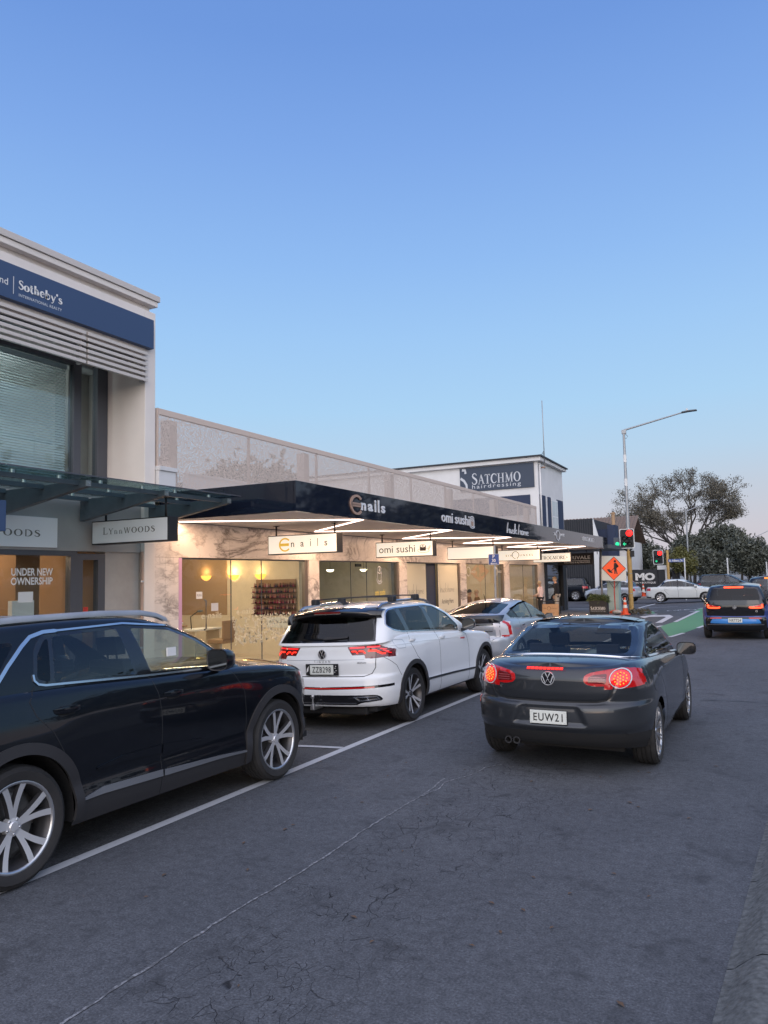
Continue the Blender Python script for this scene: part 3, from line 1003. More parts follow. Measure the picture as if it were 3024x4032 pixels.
# first-floor windows in the recess
X = -11.05
for y0, y1 in ((9.44, 9.60), (9.97, 10.21)):
    box('window_post', M['frame'], X - .12, X + .02, y0, y1, 3.60, 6.02, ob, .005)
box('window_head', M['frame'], X - .12, X + .01, Y0, 9.44, 5.90, 6.02, ob)
box('window_sill', M['frame'], X - .12, X + .01, Y0, 9.44, 3.60, 3.72, ob)
for a, b in ((Y0, 5.2), (5.26, 7.9), (7.9, 9.44)):
    box('window_pane', M['glass_tint'], X - .045, X - .035, a, b, 3.72, 5.90, ob)
box('window_pane', M['glass_tint'], X - .045, X - .035, 9.60, 9.97, 3.62, 5.95, ob)
bl = empty('window_blind', (X - .16, 8.2, 5.85), parent=ob)
bl.location = (X - .16 - BASE[ob].x, 8.2 - BASE[ob].y, 5.85)
BASE[bl] = Vector((X - .16, 8.2, 5.85))
for i in range(46):
    z = 5.83 - i * .046
    s_ = 1.9
    MB().add([(X - .185, 6.0, z + .012 * s_), (X - .135, 6.0, z - .012 * s_), (X - .135, 9.40, z - .012 * s_), (X - .185, 9.40, z + .012 * s_)], [(0, 1, 2, 3)]).build('blind_slat', M['curtain'], bl)
box('blind_cassette', M['curtain'], X - .20, X - .13, 6.0, 9.40, 5.83, 5.90, bl)
for y in (7.9, 8.75):
    box('blind_cord', M['white'], X - .132, X - .130, y, y + .006, 3.75, 5.85, bl)
box('room_back_wall', M['grey_wall'], -15.2, -15.0, Y0, 10.22, 3.6, 6.0, ob)
box('room_ceiling', M['white_wall'], -15.0, -11.2, Y0, 10.22, 5.95, 6.0, ob)
box('room_column', M['plaster'], -11.9, -11.55, 9.75, 10.22, 3.6, 5.95, ob)
box('window_ledge_strip', M['curtain'], -11.6, -11.4, Y0, 9.3, 4.48, 4.52, ob)
# ground floor
X = -10.2
box('shop_header', M['grey_wall'], X - .25, X + .02, Y0, 10.21, 2.50, 3.50, ob)
pl = box('shop_sign_panel', M['sign_white'], X + .022, X + .055, 5.6, 8.39, 2.54, 3.01, ob, .003)
v = serif_mesh('LYnnWOODS', .16, .82)
put_text(v, 'sign_lettering', M['grey_ink'], (X + .057, 6.62, 2.70), YD, ZD, width=1.45, height=.13, parent=pl)
sb = MB().box(X + .06, X + .35, 5.9, 7.12, 2.62, 3.02)
box('plaster_wall', M['plaster'], X - .25, X - .005, 9.42, 10.215, .06, 2.50, ob)
box('window_post', M['frame'], X - .12, X - .0, 8.70, 8.83, .06, 2.50, ob)
box('window_head', M['frame'], X - .12, X - .0, Y0, 8.70, 2.42, 2.50, ob)
df = box('door_frame', M['frame'], X - .12, X - .005, 8.83, 8.95, .06, 2.46, ob)
box('door_frame', M['frame'], X - .12, X - .005, 9.27, 9.42, .06, 2.46, ob)
box('door_frame', M['frame'], X - .12, X - .005, 8.95, 9.27, 2.36, 2.46, ob)
box('door_glass', M['glass_shop'], X - .06, X - .05, 8.95, 9.27, .1, 2.36, ob)
box('door_notice', M['red'], X - .048, X - .046, 9.0, 9.1, 1.40, 1.58, ob)
for y0, y1 in ((Y0, 4.4), (4.44, 8.70)):
    gp = box('shop_window_pane', M['glass_shop'], X - .06, X - .05, y0, y1, .3, 2.42, ob)
box('window_divider', M['frame'], X - .10, X - .02, 4.4, 4.44, .3, 2.42, ob)
box('stall_riser', M['frame'], X - .12, X - .0, Y0, 8.70, .06, .30, ob)
put_text(text_mesh('UNDER NEW', 1.0, .02), 'window_lettering', M['white_ink'], (X - .046, 7.655, 2.105), YD, ZD, width=.74, height=.115, parent=gp)
put_text(text_mesh('OWNERSHIP', 1.0, .02), 'window_lettering', M['white_ink'], (X - .046, 7.650, 1.965), YD, ZD, width=.745, height=.115, parent=gp)
for k_, (y, z) in enumerate(((7.78, 1.70),)):
    box('window_notice', M['white'], X - .048, X - .046, y, y + .26, z, z + .16, gp)
box('room_floor', M['int_floor'], -15, X - .12, Y0, 10.2, .0, .08, ob)
box('room_back_wall', M['int_orange'], -14.4, -14.2, Y0, 10.2, .08, 3.4, ob)
box('room_side_wall', M['int_orange'], -14.2, X - .3, 9.5, 9.6, .08, 3.4, ob)
box('room_ceiling', M['soffit'], -14.4, X - .26, Y0, 10.2, 3.0, 3.1, ob)
box('wall_column', M['int_dark'], -11.5, -11.0, 8.3, 8.75, .08, 3.0, ob)
for y in (6.2, 8.0):
    box('ceiling_lamp', M['lamp_white'], -12.3, -11.9, y - .3, y + .3, 2.985, 2.998, ob)
# down-pipe beside the plaster wall
dp = MB().tube([(-10.145, 10.27 - .06, .1), (-10.145, 10.21, 2.52)], .032, 12)
dpo = dp.build('down_pipe', M['copper'], ob, smooth=True)
for z in (.8, 1.97):
    MB().tube([(-10.145, 10.21, z), (-10.145, 10.21, z + .03)], .042, 12).build('pipe_bracket', M['steel'], dpo, smooth=40)

# clothes on a stand and a pinboard inside the shop window
ms = empty('mannequin', (-11.1, 7.55, .08), 'tan coat on a dress stand behind the shop window lettering', 'mannequin')
mb = MB()
rows = []
for z, rx, ry in ((.62, .30, .22), (.8, .26, .19), (1.0, .22, .16), (1.2, .24, .17), (1.36, .25, .16), (1.44, .20, .13), (1.50, .09, .08)):
    rows.append([(-11.1 + ry * math.cos(a), 7.55 + rx * math.sin(a), z + .08) for a in np.linspace(0, 2 * PI, 21)])
mb.grid(rows).build('coat', M['cloth_tan'], ms, smooth=True)
for s_ in (-1, 1):
    MB().tube([(-11.1, 7.55 + s_ * .24, 1.46), (-11.08, 7.55 + s_ * .33, 1.2), (-11.02, 7.55 + s_ * .32, .9)], [.07, .065, .055], 10).build('sleeve', M['cloth_tan'], ms, smooth=True)
MB().lathe([(.06, 1.55), (.055, 1.66), (.0, 1.67)], 14, 'z', (-11.1, 7.55, 0)).build('neck_block', M['wood'], ms, smooth=True)
MB().lathe([(.012, .12), (.012, .75)], 8, 'z', (-11.1, 7.55, 0)).build('stand_pole', M['black'], ms)
MB().lathe([(.0, .11), (.16, .10), (.17, .08)], 18, 'z', (-11.1, 7.55, 0)).build('stand_base', M['black'], ms)
cb = empty('display_case', (-10.75, 8.25, .08), 'pale display board standing in the shop window beside the dress stand', 'display')
box('board', M['white'], -10.80, -10.70, 8.02, 8.42, 1.22, 1.72, cb, .004)
box('board_leg', M['wood'], -10.77, -10.74, 8.06, 8.09, .08, 1.22, cb)
box('board_leg', M['wood'], -10.77, -10.74, 8.35, 8.38, .08, 1.22, cb)
box('board_card', M['black'], -10.698, -10.696, 8.28, 8.35, 1.28, 1.38, cb)

# ------------------------------------------------------------------ steel and glass awning of the office building
gc = empty('glass_awning', (-10.1, 8.0, 3.4), 'glass awning on tapered dark steel beams over the office shopfront', 'awning')
sd = M['steel_dark']
for y in (1.3, 2.9, 4.4, 5.95, 7.35, 8.85, 10.36):
    prof = [(-10.12, 2.98), (-10.12, 3.34), (-8.30, 3.365), (-8.30, 3.275)]
    b_ = MB().prism(prof, 'y', y - .045, y + .045).build('beam', sd, gc, bevel=.004)
    box('beam_plate', M['galv'], -8.299, -8.285, y - .04, y + .04, 3.285, 3.36, b_)
    MB().lathe([(0, -8.270), (.012, -8.272), (.014, -8.285)], 8, 'x', (0, y, 3.32)).build('bolt', M['steel'], b_)
for x in (-9.95, -9.15, -8.45):
    for a, b in zip((1.3, 2.9, 4.4, 5.95, 7.35, 8.85), (2.9, 4.4, 5.95, 7.35, 8.85, 10.36)):
        box('purlin', sd, x - .03, x + .03, a + .046, b - .046, 3.30, 3.362, gc)
        for y in (a + .35, b - .35):
            MB().lathe([(0, 3.409), (.03, 3.408), (.03, 3.363)], 10, 'z', (x, y, 0)).build('glass_clip', M['steel'], gc)
ys = [-.2, 1.3, 2.9, 4.4, 5.95, 7.35, 8.85, 10.44]
for a, b in zip(ys, ys[1:]):
    box('glass_pane', M['glass_canopy'], -10.1, -8.10, a + .006, b - .006, 3.385, 3.40, gc)
    box('pane_edge', M['frame'], -8.1, -8.093, a + .006, b - .006, 3.385, 3.402, gc)
# hanging sign of the shop, not lit
def hang_sign(x0, x1, y, z0, z1, th, face, label, grp=None, rods=None, zr=3.1, casing=None):
    r_ = empty('hanging_sign', ((x0 + x1) / 2, y, z0), label, 'sign', grp)
    case = box('sign_case', casing or M['black'], x0, x1, y, y + th, z0, z1, r_, .004)
    f_ = box('sign_face', face, x0 + .018, x1 - .018, y - .006, y + .001, z0 + .018, z1 - .018, r_)
    for x in rods or (x0 + .14, x1 - .12):
        MB().tube([(x, y + th / 2, z1 - .01), (x, y + th / 2, zr)], .018, 8).build('sign_rod', M['black'], r_, smooth=True)
        box('rod_plate', M['black'], x - .06, x + .06, y + th / 2 - .03, y + th / 2 + .03, zr - .012, zr, r_)
    return r_, f_


r_, f_ = hang_sign(-10.06, -8.40, 9.0, 2.60, 2.985, .22, M['sign_white'], 'unlit white LynnWoods sign box hanging under the glass awning', rods=(-9.86, -8.55), zr=3.30)
put_text(serif_mesh('LYnnWOODS', .16, .82), 'sign_lettering', M['grey_ink'], (-9.80, 8.992, 2.755), (1, 0, 0), ZD, width=1.13, height=.115, parent=f_)
r2, f2 = hang_sign(-10.06, -8.40, 6.05, 2.62, 3.0, .14, M['navy'], 'navy sign box hanging under the awning at the left edge', rods=(-9.86, -8.55), zr=3.30, casing=M['navy'])

# ------------------------------------------------------------------ marble-fronted row of shops
sbl = empty('shop_building', (-10.2, 24, 0), 'single-storey row of shops clad in veined marble under a black canopy', 'building')
bays = [(11.22, 15.78), (16.25, 20.81), (21.31, 25.80), (26.35, 30.73), (31.41, 35.77)]
piers = [(10.485, 11.22), (15.78, 16.25), (20.81, 21.31), (25.80, 26.35), (30.73, 31.41), (35.77, 36.83)]
X = -10.2
for a, b in piers:
    box('pier_core', M['grey_wall'], X - .30, X - .022, a + .012, b - .012, .06, 2.43, sbl)
    n = 2 if b - a > .7 else 1
    for j in range(n):
        for z0, z1 in ((.07, 1.25), (1.25, 2.43)):
            box('marble_panel', M['marble'], X - .02, X, a + (b - a) * j / n + .002, a + (b - a) * (j + 1) / n - .002, z0 + .002, z1 - .002, sbl)
    for yy, s_ in ((a, -1), (b, 1)):
        box('marble_reveal', M['marble'], X - .14, X - .0205, yy - .008, yy + .008, .07, 2.43, sbl)
box('header_core', M['grey_wall'], X - .30, X - .022, 10.485, 36.83, 2.46, 3.12, sbl)
cuts = [10.485, 11.22]
for a, b in bays:
    cuts += [a + (b - a) / 3, a + (b - a) * 2 / 3, b]
    nx = [p for p in piers if abs(p[0] - b) < .01][0][1]
    cuts.append(nx)
cuts = sorted(set(cuts))
for a, b in zip(cuts, cuts[1:]):
    box('marble_panel', M['marble'], X - .02, X, a + .002, b - .002, 2.432, 3.098, sbl)
box('roof_slab', M['grey_wall'], -22, -10.21, 10.5, 36.35, 3.45, 3.60, sbl)
box('back_wall', M['grey_wall'], -22.2, -22, 10.5, 36.8, 0, 3.6, sbl)
box('party_wall', M['int_wall'], -22, -10.5, 10.49, 10.6, .06, 3.45, sbl)
for yb in (16.0, 21.05, 26.07, 31.05, 36.7):
    box('party_wall', M['int_wall'], -16, -10.5, yb - .05, yb + .05, .06, 3.45, sbl)
box('floor', M['int_floor'], -22, -10.24, 10.6, 36.7, .0, .10, sbl)
box('ceiling', M['soffit'], -22, -10.5, 10.6, 36.7, 3.02, 3.10, sbl)
backs = [M['int_dark'], M['int_grey'], M['int_wall'], M['int_dark'], M['int_dark']]
for (a, b), m_, dep in zip(bays, backs, (15.3, 13.4, 10.75, 13.8, 13.2)):
    if dep > 11: box('shop_back_wall', m_, -dep - .1, -dep, a - .15, b + .18, .10, 3.02, sbl)
mull = [[12.89, 13.96], [17.98, 18.87], [22.94, 23.87], [28.6], [33.6]]
for (a, b), ml in zip(bays, mull):
    box('window_frame', M['bronze'], X - .13, X - .03, b - .13, b - .01, .10, 2.43, sbl, .004)
    box('window_frame', M['frame'], X - .13, X - .05, a + .01, b - .13, 2.40, 2.43, sbl)
    box('window_frame', M['frame'], X - .13, X - .05, a + .01, b - .13, .08, .13, sbl)
    ed = [a + .01] + ml + [b - .13]
    for p, q in zip(ed, ed[1:]):
        if abs(p - 22.94) < .01: continue
        box('window_pane', M['glass_shop'], X - .095, X - .085, p + .004, q - .004, .13, 2.40, sbl)
    for p in ml:
        box('pane_joint', M['frame'], X - .10, X - .08, p - .007, p + .007, .13, 2.40, sbl)
box('pink_edge_film', M['pink'], X - .1, X + .003, 11.21, 11.30, .1, 2.42, sbl)

# the canopy with its black fascia, soffit and zig-zag light strips
cp = empty('shop_canopy', (-7.2, 24, 3.1), 'long black gloss canopy with zig-zag light strips over the marble shops', 'canopy')
FX = -7.15
js = [10.68, 13.57, 16.45, 19.4, 22.4, 25.4, 28.4, 31.4, 34.2, 36.98]
for a, b in zip(js, js[1:]):
    box('fascia_panel', M['fascia'], FX - .04, FX, a + .003, b - .003, 3.10, 3.62, cp)
for x0, x1 in ((-10.18, -8.68), (-8.67, FX - .045)):
    box('fascia_panel', M['fascia'], x0, x1, 10.68, 10.72, 3.10, 3.62, cp)
box('soffit', M['soffit'], -10.19, FX - .045, 10.73, 36.90, 3.115, 3.16, cp)
box('canopy_roof', M['steel_dark'], -10.19, FX - .045, 10.73, 36.90, 3.50, 3.56, cp)
for y in (17.0, 22.0, 27.0, 32.0):
    box('soffit_joint', M['grey_wall'], -10.15, FX - .05, y, y + .012, 3.112, 3.114, cp)
led = [(-10.12, 11.13), (-7.22, 13.16), (-9.90, 15.6), (-7.2, 17.71), (-9.86, 20.38), (-7.2, 22.45), (-9.8, 25.11), (-7.2, 27.31), (-9.85, 30.14), (-7.2, 32.56), (-10.05, 36.0)]
for (x0, y0), (x1, y1) in zip(led, led[1:]):
    MB().beam((x0, y0, 3.104), (x1, y1, 3.104), .021, .018).build('light_strip', M['led'], cp)
    la = bpy.data.lights.new('strip_light', 'AREA')
    la.shape = 'RECTANGLE'
    la.size = .03
    la.size_y = math.hypot(x1 - x0, y1 - y0)
    la.energy = 60
    la.color = (1.0, .63, .40)
    lo_ = bpy.data.objects.new('strip_light', la)
    COL.objects.link(lo_)
    lo_.location = ((x0 + x1) / 2, (y0 + y1) / 2, 3.088)
    lo_.rotation_euler = (0, 0, math.atan2(y1 - y0, x1 - x0) - PI / 2)
FT = FX + .002
def fletters(vf, y, z, w_, h, m_, d=.014, name='fascia_letters'):
    return put_text(vf, name, m_, (FT, y, z), YD, ZD, width=w_, height=h, depth=d, parent=cp)
def e_mark(cx, cy, rx, ry):
    return stroke_mesh([_arc(cx, cy, rx, ry, 42, 318, 30), [(cx - rx * .96, cy + ry * .10), (cx + rx * .72, cy + ry * .10)], [(cx - rx * .96, cy - ry * .10), (cx + rx * .72, cy - ry * .10)]], rx * .26)
fletters(e_mark(0, 0, .5, .5), 12.50, 3.165, .44, .39, M['copper'], .025, 'logo_e')
x = 12.93
for ch, wd in (('n', .20), ('a', .20), ('i', .06), ('l', .05), ('s', .17)):
    hh = {'n': .15, 'a': .15, 'i': .24, 'l': .25, 's': .15}[ch]
    fletters(text_mesh(ch, 1, .03), x, 3.27, wd, hh, M['letter'])
    x += wd + .085
x = 16.93
for ch, wd in (('o', .24), ('m', .32), ('i', .06), (' ', .06), ('s', .18), ('u', .21), ('s', .18), ('h', .20), ('i', .06)):
    if ch != ' ':
        fletters(text_mesh(ch, 1, .01), x, 3.27, wd, {'i': .24, 'h': .25}.get(ch, .17), M['letter'])
    x += wd + .045
cup = stroke_mesh([_arc(0, .8, .42, .28, 0, 360, 24), [(-.42, .8), (-.42, .1)], _arc(0, .1, .42, .28, 180, 360, 14), [(.42, .1), (.42, .8)], _arc(0, .1, .66, .46, 185, 330, 16), _arc(0, .8, .14, .10, 0, 360, 12)], .10)
fletters(cup, 18.78, 3.20, .40, .33, M['letter'], .014, 'logo_roll')
MB().prism([(18.87, 3.24), (19.09, 3.24), (19.09, 3.43), (18.87, 3.43)], 'x', FT, FT + .008).build('logo_roll_fill', M['copper'], cp)
SCR = {'h': [[(0, 0), (.05, .5), (.12, 1.0), (.06, .5), (.05, 0), (.12, .35), (.22, .42), (.26, .3), (.27, 0)]], 'u': [[(0, .4), (.02, .1), (.1, 0), (.2, .1), (.24, .4), (.23, .1), (.3, 0)]],
       's': [[(.16, .40), (.05, .36), (.08, .2), (.15, .1), (.06, 0), (0, .05)]], 'k': [[(0, 0), (.04, .5), (.08, 1.0)], [(.22, .42), (.05, .2), (.24, 0)]],
       'o': [_arc(.12, .2, .11, .2, 0, 360, 14)], 'm': [[(0, 0), (.03, .4), (.05, .1), (.12, .38), (.18, .34), (.19, 0), (.24, .32), (.31, .38), (.34, .2), (.36, 0)]],
       'e': [[(.02, .2), (.18, .24), (.14, .4), (.04, .36), (.0, .16), (.08, 0), (.2, .06)]], ' ': []}
SW = {'h': .32, 'u': .34, 's': .2, 'k': .28, 'o': .28, 'm': .42, 'e': .26, ' ': .16}
def script(s, wd=.05):
    L_, x_ = [], 0
    for ch in s:
        for ln in SCR[ch]: L_.append([(x_ + a, b_) for a, b_ in ln])
        x_ += SW[ch]
    return stroke_mesh(L_, wd)
fletters(script('husk home', .075), 21.9, 3.20, 2.2, .33, M['letter'])
fletters(stroke_mesh([_arc(0, 0, .5, .5, -60, 285, 30)], .09), 27.55, 3.18, .58, .38, M['letter'], .014, 'logo_ring')
fletters(text_mesh('SIX', 1.3, .02), 27.28, 3.36, .36, .10, M['letter'])
fletters(text_mesh('UNCES', 1.3, .02), 28.14, 3.36, .62, .10, M['letter'])
fletters(serif_mesh('+FROGMORE+', .1), 31.7, 3.31, 2.4, .18, M['letter'])

# lit hanging signs
NX = (1, 0, 0)
r_, f_ = hang_sign(-9.62, -7.91, 13.30, 2.49, 2.89, .22, M['lightbox'], 'lit hanging sign box with a gold e and the word nails')
put_text(e_mark(0, 0, .5, .5), 'logo_e', M['gold'], (-9.335, 13.292, 2.545), NX, ZD, width=.27, height=.29, parent=f_)
x = -9.03
for ch, wd, hh in (('n', .08, .095), ('a', .085, .095), ('i', .018, .15), ('l', .014, .16), ('s', .07, .095)):
    put_text(text_mesh(ch, 1, .004), 'sign_lettering', M['black_ink'], (x, 13.292, 2.635), NX, ZD, width=wd, height=hh, parent=f_)
    x += wd + .155
r_, f_ = hang_sign(-9.49, -7.83, 17.95, 2.49, 2.89, .22, M['lightbox'], 'lit hanging sign box lettered omi sushi with a rice roll')
put_text(text_mesh('omi sushi', 1.0), 'sign_lettering', M['black_ink'], (-9.39, 17.942, 2.605), NX, ZD, width=1.05, height=.19, parent=f_)
put_text(stroke_mesh([_arc(0, 0, .9, .32, 0, 360, 24)], .05), 'logo_plate', M['wood'], (-8.27, 17.942, 2.575), NX, ZD, width=.34, height=.12, parent=f_)
MB().prism([(-8.20, 2.63), (-8.03, 2.63), (-8.03, 2.75), (-8.20, 2.75)], 'y', 17.938, 17.943).build('logo_roll', M['black_ink'], f_)
for k_, (rx_, rz_, m_) in enumerate(((.085, .040, 'black_ink'), (.070, .030, 'lightbox'), (.032, .014, 'black_ink'))):
    MB().prism([(-8.115 + p[0], 2.75 + p[1]) for p in _arc(0, 0, rx_, rz_, 0, 360, 20)[:-1]], 'y', 17.9365 - .0015 * k_, 17.9375 - .0015 * k_).build('logo_roll_top', M[m_], f_)
put_text(stroke_mesh([[(0, 0), (.3, .5)], _arc(.3, .6, .15, .12, 0, 360, 8), _arc(.05, .4, .12, .12, 0, 360, 8)], .06), 'logo_leaf', M['copper'], (-7.98, 17.942, 2.63), NX, ZD, height=.13, parent=f_)
r_, f_ = hang_sign(-9.49, -7.85, 22.88, 2.49, 2.89, .22, M['lightbox'], 'blank lit hanging sign box behind the parking sign')
r_, f_ = hang_sign(-9.53, -7.88, 28.0, 2.50, 2.905, .22, M['lightbox'], 'lit hanging sign box lettered Six Ounces around a ring')
put_text(text_mesh('SIX', 1.5), 'sign_lettering', M['black_ink'], (-9.22, 27.992, 2.66), NX, ZD, width=.26, height=.075, parent=f_)
put_text(text_mesh('UNCES', 1.5), 'sign_lettering', M['black_ink'], (-8.66, 27.992, 2.66), NX, ZD, width=.50, height=.075, parent=f_)
put_text(stroke_mesh([_arc(0, 0, .5, .5, -70, 270, 30), [(.30, -.52), (.24, -.62)]], .07), 'logo_ring', M['black_ink'], (-8.83, 27.991, 2.70), NX, ZD, height=.30, parent=f_, center=True)
r_, f_ = hang_sign(-9.80, -8.10, 33.6, 2.49, 2.90, .22, M['lightbox'], 'lit hanging sign box lettered Frogmore, farthest of the row')
put_text(serif_mesh('FROGMORE+', .08), 'sign_lettering', M['grey_ink'], (-9.42, 33.592, 2.61), NX, ZD, width=1.2, height=.16, parent=f_)

# perforated screen above the canopy
ps = empty('perforated_screen', (-10.1, 23, 3.6), 'tall perforated taupe metal screen standing above the shop canopy', 'screen')
jy = [10.56, 13.32, 16.07, 18.83, 21.60, 24.37, 27.15, 29.92, 32.70, 35.55]
for a, b in zip(jy, jy[1:]):
    MB().add([(-10.1, a + .008, 3.56), (-10.1, b - .008, 3.56), (-10.1, b - .008, 5.10), (-10.1, a + .008, 5.10)], [(0, 1, 2, 3)]).build('screen_panel', M['screen'], ps)
    MB().add([(-10.113, a + .008, 3.56), (-10.113, b - .008, 3.56), (-10.113, b - .008, 5.10), (-10.113, a + .008, 5.10)], [(0, 1, 2, 3)]) if False else None
    box('screen_rail', M['screen_frame'], -10.16, -10.09, a + .003, b - .003, 5.085, 5.20, ps, .004)
    box('screen_mullion', M['screen_frame'], -10.16, -10.105, b - .02, b + .02, 3.56, 5.084, ps)
for i, y in enumerate((10.93, 15.6, 20.3, 25.0, 29.7, 34.4)):
    p_ = box('screen_post', M['screen_frame'], -10.40, -10.18, y, y + .22, 3.6, 5.05, ps)
    MB().beam((-10.30, y + .1, 4.35), (-11.1, y - .75, 3.62), .16, .16).build('post_brace', M['screen_frame'], p_)
box('screen_edge', M['screen_frame'], -10.16, -10.09, 10.53, 10.558, 3.9, 5.2, ps)
pb = empty('parapet_block', (-10.0, 10.7, 3.6), 'small white capped parapet block between the office and the shops', 'parapet')
box('block', M['white_wall'], -10.45, -10.02, 10.50, 10.93, 3.63, 4.02, pb)
box('cap', M['white_wall'], -10.50, -9.99, 10.49, 10.96, 4.022, 4.10, pb, .005)
rp = empty('roof_plant_screen', (-13.5, 22, 3.6), 'pale roof wall seen through the perforated screen', 'wall')
box('wall', M['white_wall'], -13.7, -13.5, 15.2, 36.0, 3.6, 4.75, rp)
box('coping', M['white'], -13.75, -13.45, 15.2, 36.0, 4.752, 4.80, rp)

# ------------------------------------------------------------------ shop interiors
# nail bar
nb = empty('wall_rack', (-11.3, 15.93, 1.1), 'rack of nail polish shelves on the wall of the nail bar', 'rack')
rx = -13.55
ry0, ry1 = 14.75, 17.0
rx, ry0, ry1 = 15.93, -12.0, -10.66
box('rack_back', M['int_dark'], ry0 + .10, ry1 - .02, rx - .012, rx, 1.02, 1.98, nb)
bot = MB().lathe([(.0, 0), (.016, 0), (.017, .035), (.009, .045), (.008, .095), (.0, .096)], 6, 'z').build('polish_bottle', None, None)
bot_meshes = []
cols = [(.05, .01, .015), (.25, .03, .08), (.02, .015, .03), (.35, .12, .10), (.03, .03, .05), (.45, .30, .28), (.14, .02, .05)]
for i, cc in enumerate(cols):
    me = bot.data.copy()
    me.materials.clear()
    me.materials.append(mat('polish_%d' % i, cc, .15))
    bot_meshes.append(me)
bpy.data.objects.remove(bot)
for i in range(6):
    z = 1.10 + .136 * i
    sh_ = box('shelf', M['black_gloss'], ry0, ry1, rx - .09, rx - .014, z, z + .010, nb)
    n = 34
    for j in range(n):
        if random.random() < .06: continue
        o = bpy.data.objects.new('polish_bottle', random.choice(bot_meshes))
        COL.objects.link(o)
        o.location = (ry0 + .03 + (ry1 - ry0 - .06) * j / (n - 1), rx - .05 + random.uniform(-.012, .012), z + .010)
        o.scale = (1, 1, random.uniform(.9, 1.15))
        tag(o, 'small dark nail polish bottle on the nail bar wall shelves', 'bottle', 'nail polish bottles on the shelves')
for y, hot in ((-13.52, 0), (-12.61, 1), (-11.76, 0)):
    lp = empty('wall_lamp', (y, 15.93, 2.0), ('bright yellow ' if hot else 'dim orange ') + ('half-bowl wall lamp in the nail bar, brightest of three' if hot else ('half-bowl wall lamp in the nail bar, left one' if y < -13 else 'half-bowl wall lamp in the nail bar, right one')), 'lamp')
    mb = MB()
    rows = []
    for t in np.linspace(0, 1, 7):
        r0 = .17 * math.sin(PI / 2 * min(1, t * 1.02)) ** .6
        rows.append([(y + r0 * math.cos(a), 15.929 - r0 * .7 * math.sin(a), 1.98 + .14 * t) for a in np.linspace(0, PI, 15)])
    mb.grid(rows).build('bowl', M['lamp_warm'] if hot else M['lamp_warm'], lp, smooth=True)
    pl_ = bpy.data.lights.new('lamp_light', 'POINT')
    pl_.energy = 9 if hot else 4
    pl_.color = (1, .62, .25)
    pl_.shadow_soft_size = .06
    po = bpy.data.objects.new('lamp_light', pl_)
    COL.objects.link(po)
    po.location = (y, 15.80, 2.22)
box('feature_wall', mat('brown_wall', (.36, .24, .15), .8), -15.28, -12.85, 15.915, 15.945, 1.09, 3.0, sbl)
box('dado_panel', M['int_wall'], -15.28, -10.5, 15.90, 15.946, .10, 1.08, sbl)
po_ = empty('nails_poster', (-11.0, 15.9, 1.0), 'cream acrylic and gel nails poster under the polish rack', 'poster')
pp = box('poster_sheet', M['white'], -11.55, -10.62, 15.885, 15.898, .78, 1.04, po_)
put_text(serif_mesh('', .1) if False else text_mesh('Acrylic & Gel Nails', 1.0, .01), 'poster_lettering', M['grey_ink'], (-11.08, 15.883, .92), (1, 0, 0), ZD, width=.8, height=.11, parent=pp, center=True)
for i, (x_, y_) in enumerate(((-12.3, 14.3), (-13.2, 13.2))):
    tb_ = empty('manicure_table', (x_, y_, .1), ['pale manicure table nearer the glass in the nail bar', 'pale manicure table further inside the nail bar'][i], 'table')
    box('table_top', M['white'], x_ - .25, x_ + .25, y_ - .5, y_ + .5, .82, .86, tb_)
    box('table_leg', M['int_wall'], x_ - .2, x_ + .2, y_ - .46, y_ - .40, .10, .82, tb_)
    box('table_leg', M['int_wall'], x_ - .2, x_ + .2, y_ + .40, y_ + .46, .10, .82, tb_)
    MB().tube([(x_, y_ - .35, .86), (x_, y_ - .38, 1.15), (x_, y_ - .1, 1.28)], .012, 8).build('lamp_stem', M['black'], tb_, smooth=True)
    MB().ell((x_, y_ - .05, 1.27), .05, .10, .03, 12, 6).build('lamp_head', M['steel_dark'], tb_, smooth=True)
    ch_ = empty('salon_chair', (x_ + .6, y_, .1), ['dark salon chair at the nearer manicure table', 'dark salon chair at the further manicure table'][i], 'chair')
    box('seat', M['int_dark'], x_ + .36, x_ + .80, y_ - .22, y_ + .22, .52, .62, ch_, .02)
    box('backrest', M['int_dark'], x_ + .78, x_ + .84, y_ - .22, y_ + .22, .62, 1.05, ch_, .02)
    MB().lathe([(.22, .10), (.20, .13), (.03, .16), (.03, .52)], 12, 'z', (x_ + .58, y_, 0)).build('pedestal', M['steel'], ch_, smooth=40)
ct = empty('counter', (-11.6, 12.0, .1), 'pale reception counter just inside the nail bar door', 'counter')
box('counter_body', M['int_wall'], -11.9, -11.4, 11.5, 12.7, .1, 1.0, ct)
box('counter_top', M['wood'], -11.95, -11.35, 11.45, 12.75, 1.0, 1.04, ct)
fl = empty('flower', (-11.55, 12.35, 1.04), 'yellow and red flower in a thin vase on the counter', 'flower')
MB().tube([(-11.55, 12.35, 1.04), (-11.55, 12.35, 1.30)], .008, 6).build('stem', M['leaf_hedge'], fl)
MB().ell((-11.55, 12.32, 1.33), .05, .06, .05, 10, 6).build('bloom', M['yellow'], fl, smooth=True)
MB().ell((-11.55, 12.42, 1.35), .05, .05, .045, 10, 6).build('bloom', M['red'], fl, smooth=True)
tb = empty('toy_bear', (-11.5, 12.12, 1.04), 'small white toy bear on the counter', 'toy')
MB().ell((-11.5, 12.12, 1.10), .05, .05, .06, 12, 8).build('body', M['white'], tb, smooth=True)
MB().ell((-11.5, 12.12, 1.19), .042, .045, .042, 12, 8).build('head', M['white'], tb, smooth=True)
for s_ in (-1, 1): MB().ell((-11.5, 12.12 + s_ * .035, 1.23), .015, .015, .015, 8, 6).build('ear', M['white'], tb, smooth=True)
